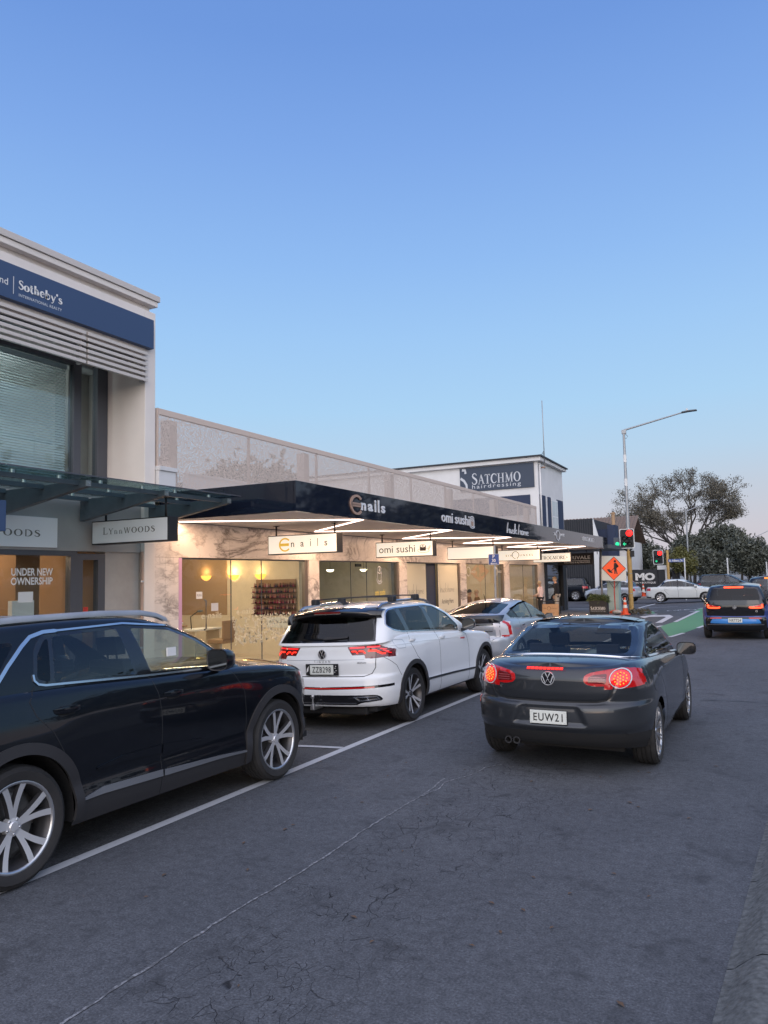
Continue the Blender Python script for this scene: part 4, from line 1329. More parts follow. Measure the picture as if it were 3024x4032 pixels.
for i, (h0, m_) in enumerate(((1.04, 'white'), (1.065, 'dim_ink'), (1.09, 'white'), (1.115, 'red'))):
    o = box('magazine', M[m_], -11.75, -11.45, 12.45 + .01 * i, 12.70 + .01 * i, h0, h0 + .022)
    o['label'] = ['white magazine at the bottom of the counter stack', 'grey magazine second from the bottom of the counter stack', 'white magazine just under the red one', 'red folder on top of the magazine stack'][i]
    o['category'] = 'magazine'
ds = empty('door_fittings', (-10.28, 11.95, 1.0), 'long dark pull handle and PUSH notice on the nail bar glass door', 'door handle')
MB().tube([(-10.27, 12.02, 1.0), (-10.22, 12.02, 1.02), (-10.22, 12.02, 1.58), (-10.27, 12.02, 1.60)], .016, 8).build('pull_handle', M['steel_dark'], ds, smooth=True)
pn = box('push_notice', M['white'], -10.283, -10.281, 11.80, 11.98, 1.62, 1.76, ds)
put_text(text_mesh('PUSH', 1.0, .01), 'push_lettering', M['grey_ink'], (-10.280, 11.89, 1.69), YD, ZD, width=.13, height=.045, parent=pn, center=True)
box('open_notice', M['dim_ink'], -10.283, -10.281, 12.25, 12.47, 1.36, 1.52, ds)
fm = empty('window_film', (-10.277, 13.9, .8), 'frosted film of leaf shapes and e-nails lettering on the nail bar glass', 'window film')
put_text(text_mesh('e-nails', 1.05), 'film_lettering', M['frost'], (-10.279, 13.06, 1.245), YD, ZD, width=.62, height=.13, parent=fm)
put_text(text_mesh('e-nails', 1.05), 'film_lettering', M['frost'], (-10.279, 11.95, 1.215), YD, ZD, width=.62, height=.13, parent=fm)
put_text(serif_mesh('ASO', .1), 'film_lettering', M['frost'], (-10.279, 11.96, 1.12), YD, ZD, width=.05, height=.02, parent=fm)
bpy.data.objects.remove(fm.children[-1])
mb = MB()
for i in range(430):
    y, z = random.uniform(12.92, 15.6), random.uniform(.60, 1.20)
    if random.random() > 1.25 - abs(y - 14.6) * .28: continue
    a = random.uniform(0, PI)
    l_, w_ = random.uniform(.05, .075), random.uniform(.018, .026)
    P_ = [(-10.279, y + l_ * u * math.cos(a) - w_ * v_ * math.sin(a), z + l_ * u * math.sin(a) + w_ * v_ * math.cos(a)) for u, v_ in ((-.6, 0), (-.1, .9), (.6, 0), (-.1, -.9))]
    mb.add(P_, [(0, 1, 2, 3)])
o = mb.build('leaf_pattern', M['frost'], fm)
o['kind'] = 'stuff'
# omi sushi: dark room with hanging lamps
for i, (y, x) in enumerate(((19.4, -11.8), (20.45, -11.25))):
    lp = empty('pendant_lamp', (x, y, 2.2), ['half-round pendant lamp on the left in the sushi shop', 'half-round pendant lamp on the right in the sushi shop'][i], 'lamp')
    MB().lathe([(.0, 2.17), (.06, 2.175), (.10, 2.20), (.115, 2.24)], 16, 'z', (x, y, 0)).build('shade', M['lamp_white'], lp, smooth=True)
    MB().tube([(x, y, 2.24), (x, y, 3.02)], .005, 6).build('cord', M['black'], lp)
od = empty('window_decal', (-10.277, 19.6, 2.0), 'white rice roll outline on the sushi shop window', 'decal')
put_text(cup, 'roll_outline', M['dim_ink'], (-10.279, 19.44, 1.78), YD, ZD, width=.36, height=.52, parent=od)
put_text(text_mesh('omi sushi', 1.1, .01), 'decal_lettering', M['gold'], (-10.279, 19.35, 1.46), YD, ZD, width=.62, height=.17, parent=od)
ex = empty('payment_notice', (-10.277, 18.95, 1.0), 'small white notice with a red top on the sushi shop glass', 'notice')
box('card', M['white'], -10.281, -10.279, 18.93, 19.10, .95, 1.30, ex)
box('card_top', M['red'], -10.2785, -10.2775, 18.93, 19.10, 1.22, 1.32, ex)
box('door_closer', M['black'], -10.34, -10.30, 18.3, 18.6, 2.28, 2.36, ex)
# husk home: frosted panes, blue door gap
hk = empty('frosted_window', (-10.277, 23.5, .1), 'cream frosted shop panes lettered husk home arriving here soon', 'window film')
for a, b, nm in ((21.34, 22.90, 0), (23.90, 25.66, 1)):
    p_ = box('frosted_pane', M['frost'], -10.284, -10.280, a, b, .13, 2.40, hk)
    put_text(script('husk home', .030), 'script_lettering', M['grey_ink'], (-10.278, a + .12 + .05 * nm, 1.42), YD, ZD, width=1.25, height=.33, parent=p_)
    put_text(text_mesh('Arriving Here', .95, .01), 'film_lettering', M['grey_ink'], (-10.278, a + .22 + .05 * nm, .98), YD, ZD, width=1.05, height=.22, parent=p_)
    put_text(text_mesh('Soon', .95, .01), 'film_lettering', M['grey_ink'], (-10.278, a + .5 + .05 * nm, .66), YD, ZD, width=.48, height=.17, parent=p_)
put_text(text_mesh('178', 1.0), 'door_number', M['white_ink'], (-10.278, 22.60, 2.20), YD, ZD, width=.22, height=.11, parent=hk)
box('door_leaf', M['navy_wall'], -10.42, -10.36, 22.95, 23.86, .1, 2.40, hk)
# six ounces and frogmore window displays
def frame_pic(y, x, z, w_, h, m_, lab):
    p_ = empty('framed_picture', (x, y, z), lab, 'picture')
    box('picture_frame', M['wood_dark'], x - .02, x, y, y + w_, z, z + h, p_)
    box('picture', M[m_], x, x + .004, y + .03, y + w_ - .03, z + .03, z + h - .03, p_)
frame_pic(28.0, -13.75, 1.55, .55, .75, 'wood', 'wood-framed orange picture on the cafe back wall')
frame_pic(29.2, -13.75, 1.3, .5, .6, 'cloth_tan', 'wood-framed tan picture lower on the cafe back wall')
frame_pic(33.0, -13.15, 1.4, .5, .9, 'red', 'tall red print on the gift shop back wall')
for nm, y0 in ((0, 26.45), (1, 29.55)):
    dl_ = empty('window_decal', (-10.277, y0, 2.0), 'white ring and Six Ounces lettering on the cafe window, ' + ('left pane' if nm == 0 else 'right pane'), 'decal')
    put_text(stroke_mesh([_arc(0, 0, .5, .5, -60, 285, 30)], .09), 'ring', M['white_ink'], (-10.279, y0 + .12, 1.95), YD, ZD, width=.42, height=.36, parent=dl_)
    put_text(text_mesh('UNCES', 1.3, .01), 'decal_lettering', M['white_ink'], (-10.279, y0 + .58, 2.07), YD, ZD, width=.5, height=.09, parent=dl_)
for i, (y, x, z) in enumerate(((33.9, -11.2, 1.45), (34.6, -11.5, 1.5), (29.4, -12.2, 1.5))):
    lp = empty('table_lamp', (x, y, .8), ['cream-shaded lamp nearest the glass in the gift shop window', 'cream-shaded lamp further back in the gift shop window', 'glowing lamp on the cafe counter'][i], 'lamp')
    MB().lathe([(.20, z - .12), (.11, z + .12)], 16, 'z', (x, y, 0)).build('lamp_shade', M['lamp_white'] if i == 2 else M['frost'], lp, smooth=True)
    MB().lathe([(.09, .82), (.03, .86), (.025, z - .1)], 10, 'z', (x, y, 0)).build('lamp_base', M['wood_dark'], lp, smooth=True)
    box('lamp_table', M['wood_dark'], x - .3, x + .3, y - .35, y + .35, .78, .82, lp)
    for a_, b_ in ((-1, -1), (-1, 1), (1, -1), (1, 1)):
        box('table_leg', M['wood_dark'], x + a_ * .25 - .02, x + a_ * .25 + .02, y + b_ * .3 - .02, y + b_ * .3 + .02, .1, .78, lp)
ld = empty('display_ladder', (-10.6, 31.75, .1), 'white wooden display ladder inside the gift shop window', 'ladder')
for y in (31.55, 31.95): box('ladder_rail', M['white'], -10.62, -10.57, y, y + .05, .1, 2.2, ld)
for i in range(6): box('ladder_rung', M['white'], -10.62, -10.58, 31.60, 31.95, .3 + .34 * i, .35 + .34 * i, ld)
for sg_ in (0, 1): MB().beam((-10.6, 31.58, .6 + sg_ * .68), (-10.6, 31.97, .95 + sg_ * .68), .03, .03).build('ladder_brace', M['white'], ld)
sc_ = box('red_wall_hanging', M['orange'], -10.75, -10.70, 31.6, 32.0, 1.95, 2.3)
tag(sc_, 'small red hanging panel at the top of the gift shop window', 'panel')
# lamps that light the rooms
for (x, y, z, e_, c_) in ((-12.4, 13.3, 2.9, 230, (1, .82, .58)), (-11.8, 18.5, 2.6, 17, (.92, 1, .85)), (-12.0, 28.5, 2.7, 95, (1, .74, .48)), (-11.9, 33.5, 2.7, 110, (1, .80, .56)), (-11.9, 7.5, 2.8, 60, (1, .66, .40)), (-12.0, 8.0, 5.5, 40, (.95, 1, 1)), (-10.65, 22.1, 2.5, 9, (1, .85, .6)), (-10.65, 24.8, 2.5, 9, (1, .85, .6))):
    a_ = bpy.data.lights.new('room_light', 'POINT')
    a_.energy = e_
    a_.color = c_
    a_.shadow_soft_size = .25
    o = bpy.data.objects.new('room_light', a_)
    COL.objects.link(o)
    o.location = (x, y, z)

# ------------------------------------------------------------------ white corner building with the hairdressing sign
st = empty('corner_building', (-10.2, 38.8, 0), 'white two-storey corner building with a navy hairdressing sign high on its side', 'building')
ww = M['white_wall']
box('wall', ww, -26, -10.2, 36.40, 41.15, 3.1, 7.50, st)
MB().prism([(36.2, 7.50), (41.35, 7.50), (41.35, 7.64), (36.2, 7.70)], 'x', -26, -10.0).build('cornice', ww, st, bevel=.01)
MB().prism([(36.1, 7.70), (41.42, 7.642), (41.42, 7.70), (36.1, 7.77)], 'x', -26, -9.92).build('roof_edge', M['charcoal'], st)
sgp = box('sign_panel', mat('sign_slate', (.040, .055, .085), .6), -14.25, -10.38, 36.34, 36.396, 6.24, 7.46, st)
NXm = (1, 0, 0)
put_text(serif_mesh('SATCHMO', .08, .82), 'sign_lettering', M['dim_ink'], (-13.60, 36.336, 6.57), NXm, ZD, width=2.55, height=.60, parent=sgp)
put_text(text_mesh('hairdressing', 1.25), 'sign_lettering', M['dim_ink'], (-13.60, 36.336, 6.31), NXm, ZD, width=2.55, height=.26, parent=sgp)
big = stroke_mesh([[(.1, 1.0), (.28, .98), (.3, .82)], [(0.0, .62), (.2, .5), (.34, .3), (.36, 0)]], .12)
put_text(big, 'sign_initial', M['dim_ink'], (-14.245, 36.336, 6.25), NXm, ZD, width=.42, height=1.19, parent=sgp)
box('window_band', M['navy_wall'], -14.8, -10.62, 36.37, 36.396, 4.9, 5.88, st)
for a, b in ((36.55, 37.5), (37.95, 38.5), (39.72, 40.95)):
    box('shutter', M['navy_wall'], -10.199, -10.16, a, b, 3.7, 5.87, st)
wf = box('window_frame', M['white'], -10.199, -10.13, 38.52, 39.70, 3.7, 5.80, st)
box('window_pane', M['glass_tint'], -10.14, -10.128, 38.62, 39.13, 4.95, 5.70, wf)
box('window_pane', M['glass_tint'], -10.14, -10.128, 39.19, 39.60, 4.95, 5.70, wf)
box('window_pane', M['glass_tint'], -10.14, -10.128, 38.62, 39.13, 3.8, 4.88, wf)
box('window_pane', M['glass_tint'], -10.14, -10.128, 39.19, 39.60, 3.8, 4.88, wf)
MB().tube([(-10.13, 36.55, 3.7), (-10.13, 36.55, 7.4)], .04, 8).build('down_pipe', ww, st, smooth=True)
box('shopfront_frame', M['charcoal'], -10.5, -10.18, 36.84, 37.35, .06, 3.1, st)
box('shopfront_header', M['charcoal'], -10.5, -10.18, 37.35, 41.1, 2.45, 3.1, st)
box('shopfront_glass', M['glass_tint'], -10.30, -10.28, 37.35, 40.3, .3, 2.45, st)
box('shopfront_frame', M['charcoal'], -10.4, -10.2, 37.35, 40.3, .06, .30, st)
box('corner_column', M['charcoal'], -10.45, -10.15, 40.3, 41.1, .06, 2.45, st)
box('corner_trim', M['steel'], -10.15, -10.14, 41.0, 41.04, .06, 2.3, st)
box('room_back_wall', M['int_grey'], -13.9, -13.8, 36.9, 41.0, .06, 3.1, st)
box('room_front', M['curtain'], -10.9, -10.88, 38.2, 39.0, .5, 1.9, st)
box('side_wall', M['charcoal'], -26, -10.46, 40.95, 41.12, .06, 3.1, st)
ms_ = empty('roof_mast', (-10.0, 36.8, 7.4), 'thin steel aerial mast bracketed to the white corner building', 'mast')
MB().tube([(-9.95, 36.8, 7.15), (-9.95, 36.78, 10.55)], .022, 8).build('pole', M['galv'], ms_, smooth=True)
MB().tube([(-10.2, 36.8, 7.22), (-9.93, 36.8, 7.22)], .04, 8).build('bracket', M['copper'], ms_, smooth=True)
MB().tube([(-9.95, 36.8, 8.05), (-10.1, 36.85, 7.85), (-10.5, 36.9, 7.76), (-11.0, 37, 7.76)], .012, 6).build('cable', M['black'], ms_)
MB().tube([(-9.95, 36.8, 8.05), (-10.02, 36.84, 7.8), (-10.06, 36.86, 7.55), (-10.14, 36.86, 7.4)], .010, 6).build('cable', M['black'], ms_)
# next canopy stretch and the tailoring sign
c2 = empty('corner_canopy', (-8.5, 39, 3.0), 'dark flat canopy over the corner shop past the lit signs', 'canopy')
box('canopy_slab', M['steel_dark'], -10.15, -7.0, 37.0, 41.6, 3.12, 3.30, c2)
MB().tube([(-8.0, 38.7, 2.9), (-8.0, 38.7, 3.12)], .02, 8).build('hanger', M['galv'], c2)
r_, f_ = hang_sign(-9.95, -8.15, 38.45, 2.40, 2.98, .16, M['charcoal'], 'dark hanging sign lettered Merivale Tailoring and Alterations', rods=(-9.6, -8.5), zr=3.12)
put_text(text_mesh('MERIVALE', 1.05, .02), 'sign_lettering', M['white_ink'], (-9.62, 38.440, 2.68), NX, ZD, width=1.32, height=.17, parent=f_)
put_text(text_mesh('THAT', 1.0, .02), 'sign_lettering', M['white_ink'], (-8.95, 38.440, 2.90), NX, ZD, width=.3, height=.06, parent=f_) if False else None
box('sign_rule', M['white_ink'], -9.62, -8.32, 38.438, 38.441, 2.60, 2.62, f_)
put_text(text_mesh('TAILORING & ALTERATIONS', 1.0, .02), 'sign_lettering', M['white_ink'], (-9.62, 38.440, 2.49), NX, ZD, width=1.30, height=.075, parent=f_)
MB().tube([(-7.65, 37.6, .065), (-7.60, 37.6, 3.1)], .05, 10).build('canopy_post', M['galv'], c2, smooth=True)

# ------------------------------------------------------------------ buildings across the side street
cbg = empty('corrugated_shed', (-15, 60, 0), 'black corrugated metal building behind the corner shop', 'building')
mb = MB()
n = 90
g = []
for i in range(n + 1):
    x = -20 + 7.6 * i / n
    g.append([(x, 59.0 + (.05 if i % 2 else 0), z) for z in (0, 6.15)])
mb.grid(g).build('corrugated_wall', M['charcoal'], cbg)
box('shed_body', M['charcoal'], -20, -12.42, 59.1, 66, 0, 6.1, cbg)
MB().prism([(-12.45, 0), (-12.2, 0), (-12.0, 4.6), (-12.40, 6.2)], 'y', 58.9, 59.05).build('white_edge', M['white'], cbg)
hs = empty('tiled_house', (-12, 65, 0), 'house with a brown tiled roof and white weatherboard gable beyond the side street', 'house')
box('wall', M['white_wall'], -19, -10.9, 64.2, 72, 0, 4.6, hs)
# roof tiles laid in courses on the near slope
ro = MB().add([(-19.3, 63.6, 4.55), (-10.5, 63.6, 4.55), (-10.5, 67.9, 6.75), (-19.3, 67.9, 6.75)], [(0, 1, 2, 3)]).build('roof', M['tile_roof'], hs)
MB().add([(-19.3, 67.9, 6.75), (-10.5, 67.9, 6.75), (-10.5, 72.2, 4.55), (-19.3, 72.2, 4.55)], [(0, 1, 2, 3)]).build('roof_back', M['tile_roof'], hs)
tile_me = None
dy, dz = 4.3 / 12, 2.2 / 12
cnt = 0
for r in range(12):
    for c_ in range(24):
        x = -17.6 + c_ * .30
        if x > -10.6: continue
        if tile_me is None:
            t = MB()
            t.grid([[(0 + .29 * u, -.03 + .42 * v_, .05 * math.sin(PI * u) + .02 + .20 * v_ * 1.02) for u in (0, .25, .5, .75, 1)] for v_ in (0, 1)])
            o = t.build('tile', M['tile_roof'], None)
            tile_me = o.data
        else:
            o = bpy.data.objects.new('tile', tile_me)
            COL.objects.link(o)
        o.parent = ro
        o.location = Vector((x, 63.6 + r * dy, 4.55 + r * dz + .01)) - BASE[hs]
        cnt += 1
MB().prism([(-12.15, 4.6), (-10.7, 2.0), (-10.7, 0), (-12.15, 0)], 'y', 62.2, 64.1).build('gable_wall', M['white_wall'], hs)
for i in range(14):
    z = 1.9 + i * .19
    xr = -10.7 - max(0, (z - 2.0)) * .55
    box('weatherboard', M['white'], -12.15, xr, 62.15, 62.19, z, z + .17, hs)
MB().beam((-12.25, 62.1, 4.85), (-10.55, 62.1, 1.75), .08, .16).build('bargeboard', M['charcoal'], hs)
chm = MB().lathe([(.14, 5.3), (.14, 6.55), (.18, 6.58), (.18, 6.66), (.10, 6.7)], 12, 'z', (-11.3, 61.2, 0)).build('chimney_pipe', M['wood'], hs, smooth=40)
MB().ell((-11.3, 61.2, 6.80), .09, .09, .10, 10, 6).build('chimney_cowl', M['galv'], chm, smooth=True)
nv = empty('navy_building', (-12.3, 60.5, 0), 'dark blue flat-fronted building with a white roller door across the side street', 'building')
box('wall', M['navy_wall'], -17.5, -11.55, 60.2, 63, 0, 5.35, nv)
box('corner_fin', M['navy_wall'], -11.56, -11.0, 60.0, 61.5, 0, 5.65, nv)
rd = box('roller_door', M['white'], -15.2, -13.75, 60.14, 60.19, .2, 2.85, nv)
for i in range(16):
    box('door_slat', M['white'], -15.18, -13.77, 60.12, 60.142, .22 + i * .163, .22 + i * .163 + .15, rd)
box('awning', M['navy_wall'], -13.4, -10.9, 59.0, 60.2, 3.05, 3.2, nv)
box('window', M['glass_tint'], -13.2, -12.0, 60.17, 60.195, .9, 2.4, nv)
fw_ = empty('dark_sign_wall', (-9.8, 66, 0), 'charcoal boundary wall with big white letters MO and boutique, beyond the cones', 'wall')
box('wall', M['charcoal'], -13.6, -8.85, 66, 66.25, 0, 2.20, fw_)
put_text(text_mesh('SATCHMO', 1.0, .05), 'wall_lettering', M['white_ink'], (-13.15, 65.993, 1.12), NX, ZD, width=4.1, height=.72, parent=fw_) if False else None
put_text(text_mesh('MO', 1.0, .06), 'wall_lettering', M['white_ink'], (-10.63, 65.993, 1.30), NX, ZD, width=1.55, height=.62, parent=fw_)
put_text(text_mesh('SALON + BOUTIQUE', 1.0, .02), 'wall_lettering', M['white_ink'], (-11.1, 65.993, 1.02), NX, ZD, width=2.05, height=.17, parent=fw_)
gp_ = empty('gate_pillar', (-8.7, 66, 0), 'grey gate pillars joined by a white lit beam at the end of the charcoal wall', 'gate')
box('pillar', M['charcoal'], -8.80, -8.3, 65.9, 66.4, 0, 2.15, gp_)
box('pillar', M['charcoal'], -7.75, -7.2, 65.9, 66.4, 0, 2.15, gp_)
box('beam', M['sign_white'], -8.85, -7.15, 65.85, 66.3, 2.16, 2.50, gp_)
box('hanging_panel', M['sign_white'], -8.28, -7.98, 65.95, 66.0, 1.3, 2.15, gp_)

# houses and shopfronts on the far side of the road (they show only as reflections)
oppo = empty('opposite_building', (13, 6, 0), 'brick shop across the road, mirrored in the parked cars', 'building')
box('wall', mat('brown_brick', (.12, .08, .06), .85, var=.2), 12, 20, -4, 12, 0, 4.2, oppo)
box('window', M['glass_tint'], 11.95, 12.0, -2, 4, .6, 2.6, oppo)
box('window', M['glass_tint'], 11.95, 12.0, 5, 11, .6, 2.6, oppo)
box('fascia', M['charcoal'], 11.9, 12.0, -4, 12, 3.0, 3.7, oppo)
# ------------------------------------------------------------------ car building kit
def pch(tab):
    if not isinstance(tab, (list, tuple)):
        return lambda q: np.full(np.shape(q), float(tab))
    x = np.array([t[0] for t in tab], float)
    y = np.array([t[1] for t in tab], float)
    h = np.diff(x)
    d = np.diff(y) / h
    m = np.zeros(len(x))
    for i in range(1, len(x) - 1):
        if d[i - 1] * d[i] > 0:
            w1, w2 = 2 * h[i] + h[i - 1], h[i] + 2 * h[i - 1]
            m[i] = (w1 + w2) / (w1 / d[i - 1] + w2 / d[i])
    m[0], m[-1] = d[0], d[-1]

    def f(q):
        q = np.clip(np.asarray(q, float), x[0], x[-1])
        i = np.clip(np.searchsorted(x, q, side='right') - 1, 0, len(x) - 2)
        t = (q - x[i]) / h[i]
        return ((1 + 2 * t) * (1 - t) ** 2 * y[i] + t * (1 - t) ** 2 * h[i] * m[i] + t * t * (3 - 2 * t) * y[i + 1] + t * t * (t - 1) * h[i] * m[i + 1])
    return f


def shell(sp, cell):
    zb, zt, wf, yr, yf = (pch(sp[k]) for k in ('zb', 'zt', 'w', 'yr', 'yf'))
    pf = pch(sp.get('pf', 1.0))
    zc = pch(sp['zc'])
    rt, cp = sp.get('rt', .06), sp.get('cp', 2.4)
    bulge = sp.get('bulge')
    W0 = float(max(t[1] for t in sp['w']))

    def capu(Lc, n):
        ph = np.linspace(0, PI / 2, 500)
        sx = np.sin(ph) ** (2 / n)
        d = 1 - np.clip(np.cos(ph), 0, 1) ** (2 / n)
        s = np.concatenate([[0], np.cumsum(np.hypot(np.diff(sx) * W0, np.diff(d) * Lc))])
        k = max(6, int(math.ceil(s[-1] / cell)))
        q = np.linspace(0, s[-1], k + 1)
        return np.interp(q, s, sx), np.interp(q, s, d)
    rs, rd = capu(sp['Lr'], sp['nr'])
    fs, fd = capu(sp['Lf'], sp['nf'])
    zm = float(np.mean([t[1] for t in sp['zt']])) if isinstance(sp['zt'], (list, tuple)) else sp['zt']
    span = float(yf(zm) - yr(zm)) - sp['Lr'] - sp['Lf']
    ns = max(4, int(span / cell))
    tj = np.linspace(0, 1, ns + 1)[1:-1]
    Nr, Ns, Nf = len(rs), len(tj), len(fs)
    N_ = Nr + Ns + Nf
    zbm = float(np.mean([t[1] for t in sp['zb']])) if isinstance(sp['zb'], (list, tuple)) else sp['zb']
    nm = max(6, int((zm - rt - zbm) / cell))
    vm = np.linspace(0, 1, nm + 1)
    fa = np.radians(np.linspace(0, 90, 7)[1:])
    nrow = nm + 1 + len(fa)
    ins = np.concatenate([np.zeros(nm + 1), rt * (1 - np.cos(fa))])[:, None]
    sxs = np.concatenate([rs, np.ones(Ns), fs[::-1]])[None, :]
    y = np.zeros((nrow, N_))
    z = np.full((nrow, N_), zm)
    for _ in range(6):
        a = yr(z) + ins
        b = yf(z) - ins
        y[:, :Nr] = a[:, :Nr] + sp['Lr'] * rd[None]
        A, B = a[:, Nr:Nr + Ns] + sp['Lr'], b[:, Nr:Nr + Ns] - sp['Lf']
        y[:, Nr:Nr + Ns] = A + (B - A) * tj[None]
        y[:, Nr + Ns:] = b[:, Nr + Ns:] - sp['Lf'] * fd[::-1][None]
        lo, hi = zb(y), zt(y)
        z[:nm + 1] = lo[:nm + 1] + (hi[:nm + 1] - rt - lo[:nm + 1]) * vm[:, None]
        z[nm + 1:] = hi[nm + 1:] - rt + rt * np.sin(fa)[:, None]
    x = wf(z) * pf(y) - ins
    if bulge is not None:
        x = x + bulge(y, z)
    x = x * sxs
    x[:, 0] = 0
    x[:, -1] = 0
    if sp.get('push') is not None:
        y[:, :Nr] += sp['push'](x[:, :Nr], z[:, :Nr])
    # full ring: right side columns 0..N-1 then left side N-2..1
    X = np.concatenate([x, -x[:, -2:0:-1]], 1)
    Y = np.concatenate([y, y[:, -2:0:-1]], 1)
    Z = np.concatenate([z, z[:, -2:0:-1]], 1)
    n2 = X.shape[1]
    V = np.stack([X, Y, Z], -1).reshape(-1, 3)
    i, j = np.meshgrid(np.arange(nrow - 1), np.arange(n2), indexing='ij')
    j2 = (j + 1) % n2
    F = np.stack([i * n2 + j, i * n2 + j2, (i + 1) * n2 + j2, (i + 1) * n2 + j], -1).reshape(-1, 4)
    # lid between the two sides
    Kc = max(6, int(2 * W0 / (cell * 1.6)))
    s = np.linspace(1, -1, Kc + 1)[1:-1]
    top = (nrow - 1) * n2
    xe, ye, ze = x[-1, 1:-1], y[-1, 1:-1], z[-1, 1:-1]
    cz = zc(ye)
    CX = xe[:, None] * s[None]
    CY = np.repeat(ye[:, None], len(s), 1)
    CZ = ze[:, None] + (cz - ze)[:, None] * (1 - np.abs(s) ** cp)[None]
    c0 = len(V)
    V = np.concatenate([V, np.stack([CX, CY, CZ], -1).reshape(-1, 3)])
    ni = N_ - 2
    idx = np.empty((ni, Kc + 1), int)
    idx[:, 0] = top + np.arange(1, N_ - 1)
    idx[:, -1] = top + (n2 - np.arange(1, N_ - 1)) % n2
    idx[:, 1:-1] = c0 + np.arange(ni * (Kc - 1)).reshape(ni, Kc - 1)
    q = np.stack([idx[:-1, :-1], idx[1:, :-1], idx[1:, 1:], idx[:-1, 1:]], -1).reshape(-1, 4)
    t0 = np.stack([np.full(Kc, top), idx[0, :-1], idx[0, 1:], idx[0, 1:]], -1)
    t1 = np.stack([np.full(Kc, top + N_ - 1), idx[-1, 1:], idx[-1, :-1], idx[-1, :-1]], -1)
    return V, np.concatenate([F, q, t0, t1])


def in_poly(P, poly):
    x, y = P[:, 0], P[:, 1]
    r = np.zeros(len(P), bool)
    n = len(poly)
    for i in range(n):
        x0, y0 = poly[i]
        x1, y1 = poly[(i + 1) % n]
        if y0 == y1: continue
        c = ((y0 > y) != (y1 > y)) & (x < (x1 - x0) * (y - y0) / (y1 - y0) + x0)
        r ^= c
    return r


def near_poly(P, poly):
    best = np.full(len(P), 1e9)
    out_ = P.copy()
    n = len(poly)
    for i in range(n):
        a = np.array(poly[i], float)
        b = np.array(poly[(i + 1) % n], float)
        ab = b - a
        l2 = ab @ ab
        if l2 < 1e-12: continue
        t = np.clip(((P - a) @ ab) / l2, 0, 1)
        q = a + t[:, None] * ab
        d = np.hypot(*(P - q).T)
        k = d < best
        best[k] = d[k]
        out_[k] = q[k]
    return out_, best


def near_line(P, line):
    best = np.full(len(P), 1e9)
    out_ = P.copy()
    for a, b in zip(line, line[1:]):
        a, b = np.array(a, float), np.array(b, float)
        ab = b - a
        t = np.clip(((P - a) @ ab) / (ab @ ab), 0, 1)
        q = a + t[:, None] * ab
        d = np.hypot(*(P - q).T)
        k = d < best
        best[k] = d[k]
        out_[k] = q[k]
    return out_, best


def rounded(poly, r=.03, n=4):
    """round the corners of a polygon; r may be a list"""
    P = [Vector(p) for p in poly]
    o = []
    m = len(P)
    for i in range(m):
        ri = r[i] if isinstance(r, (list, tuple)) else r
        a, b, c = P[i - 1], P[i], P[(i + 1) % m]
        u, v = (a - b), (c - b)
        lu, lv = u.length, v.length
        if ri <= 0 or lu < 1e-6 or lv < 1e-6:
            o.append((b.x, b.y))
            continue
        u /= lu
        v /= lv
        k = min(ri, lu * .48, lv * .48)
        p0, p1 = b + u * k, b + v * k
        for j in range(n + 1):
            t = j / n
            q = (1 - t) ** 2 * p0 + 2 * t * (1 - t) * b + t * t * p1
            o.append((q.x, q.y))
    return o


def circle(cy, cz, r, n=40, a0=0, a1=360):
    return [(cy + r * math.cos(R(a0 + (a1 - a0) * i / n)), cz + r * math.sin(R(a0 + (a1 - a0) * i / n))) for i in range(n + (1 if a1 - a0 < 360 else 0))]


AX = {'S': (1, 2), 'B': (0, 2), 'F': (0, 2), 'T': (0, 1)}


def carve(V, F, regions, cell):
    lab = np.zeros(len(F), int)
    c = V[F].mean(1)
    a = V[F[:, 2]] - V[F[:, 0]]
    b = V[F[:, 3]] - V[F[:, 1]]
    nr_ = np.cross(a, b)
    nr_ /= np.maximum(np.linalg.norm(nr_, axis=1), 1e-12)[:, None]
    names = ['body']
    for name, view, poly in regions:
        if name not in names: names.append(name)
        k = names.index(name)
        raw = view.endswith('!')
        v = view[0]
        ax = AX[v]
        ok = {'S': np.abs(nr_[:, 0]) > .40, 'B': nr_[:, 1] < -.22, 'F': nr_[:, 1] > .22, 'T': nr_[:, 2] > .5}[v]
        P = c[:, ax].copy()
        if ax[0] == 0 and not raw: P[:, 0] = np.abs(P[:, 0])
        sel = ok & in_poly(P, poly)
        lab[sel] = k
        # pull the border onto the outline
        ins = np.zeros(len(V), bool)
        oth = np.zeros(len(V), bool)
        ins[F[sel].ravel()] = True
        oth[F[~sel & (ok | True)].ravel()] = True
        bd = np.where(ins & oth)[0]
        if len(bd):
            Q = V[bd][:, ax].copy()
            sg = np.ones(len(bd))
            if ax[0] == 0 and not raw:
                sg = np.where(Q[:, 0] < 0, -1, 1)
                Q[:, 0] = np.abs(Q[:, 0])
            tgt, d = near_poly(Q, poly)
            mv = d < cell * 2.2
            tgt[:, 0] *= sg
            V[np.ix_(bd[mv], ax)] = tgt[mv]
    return lab, names


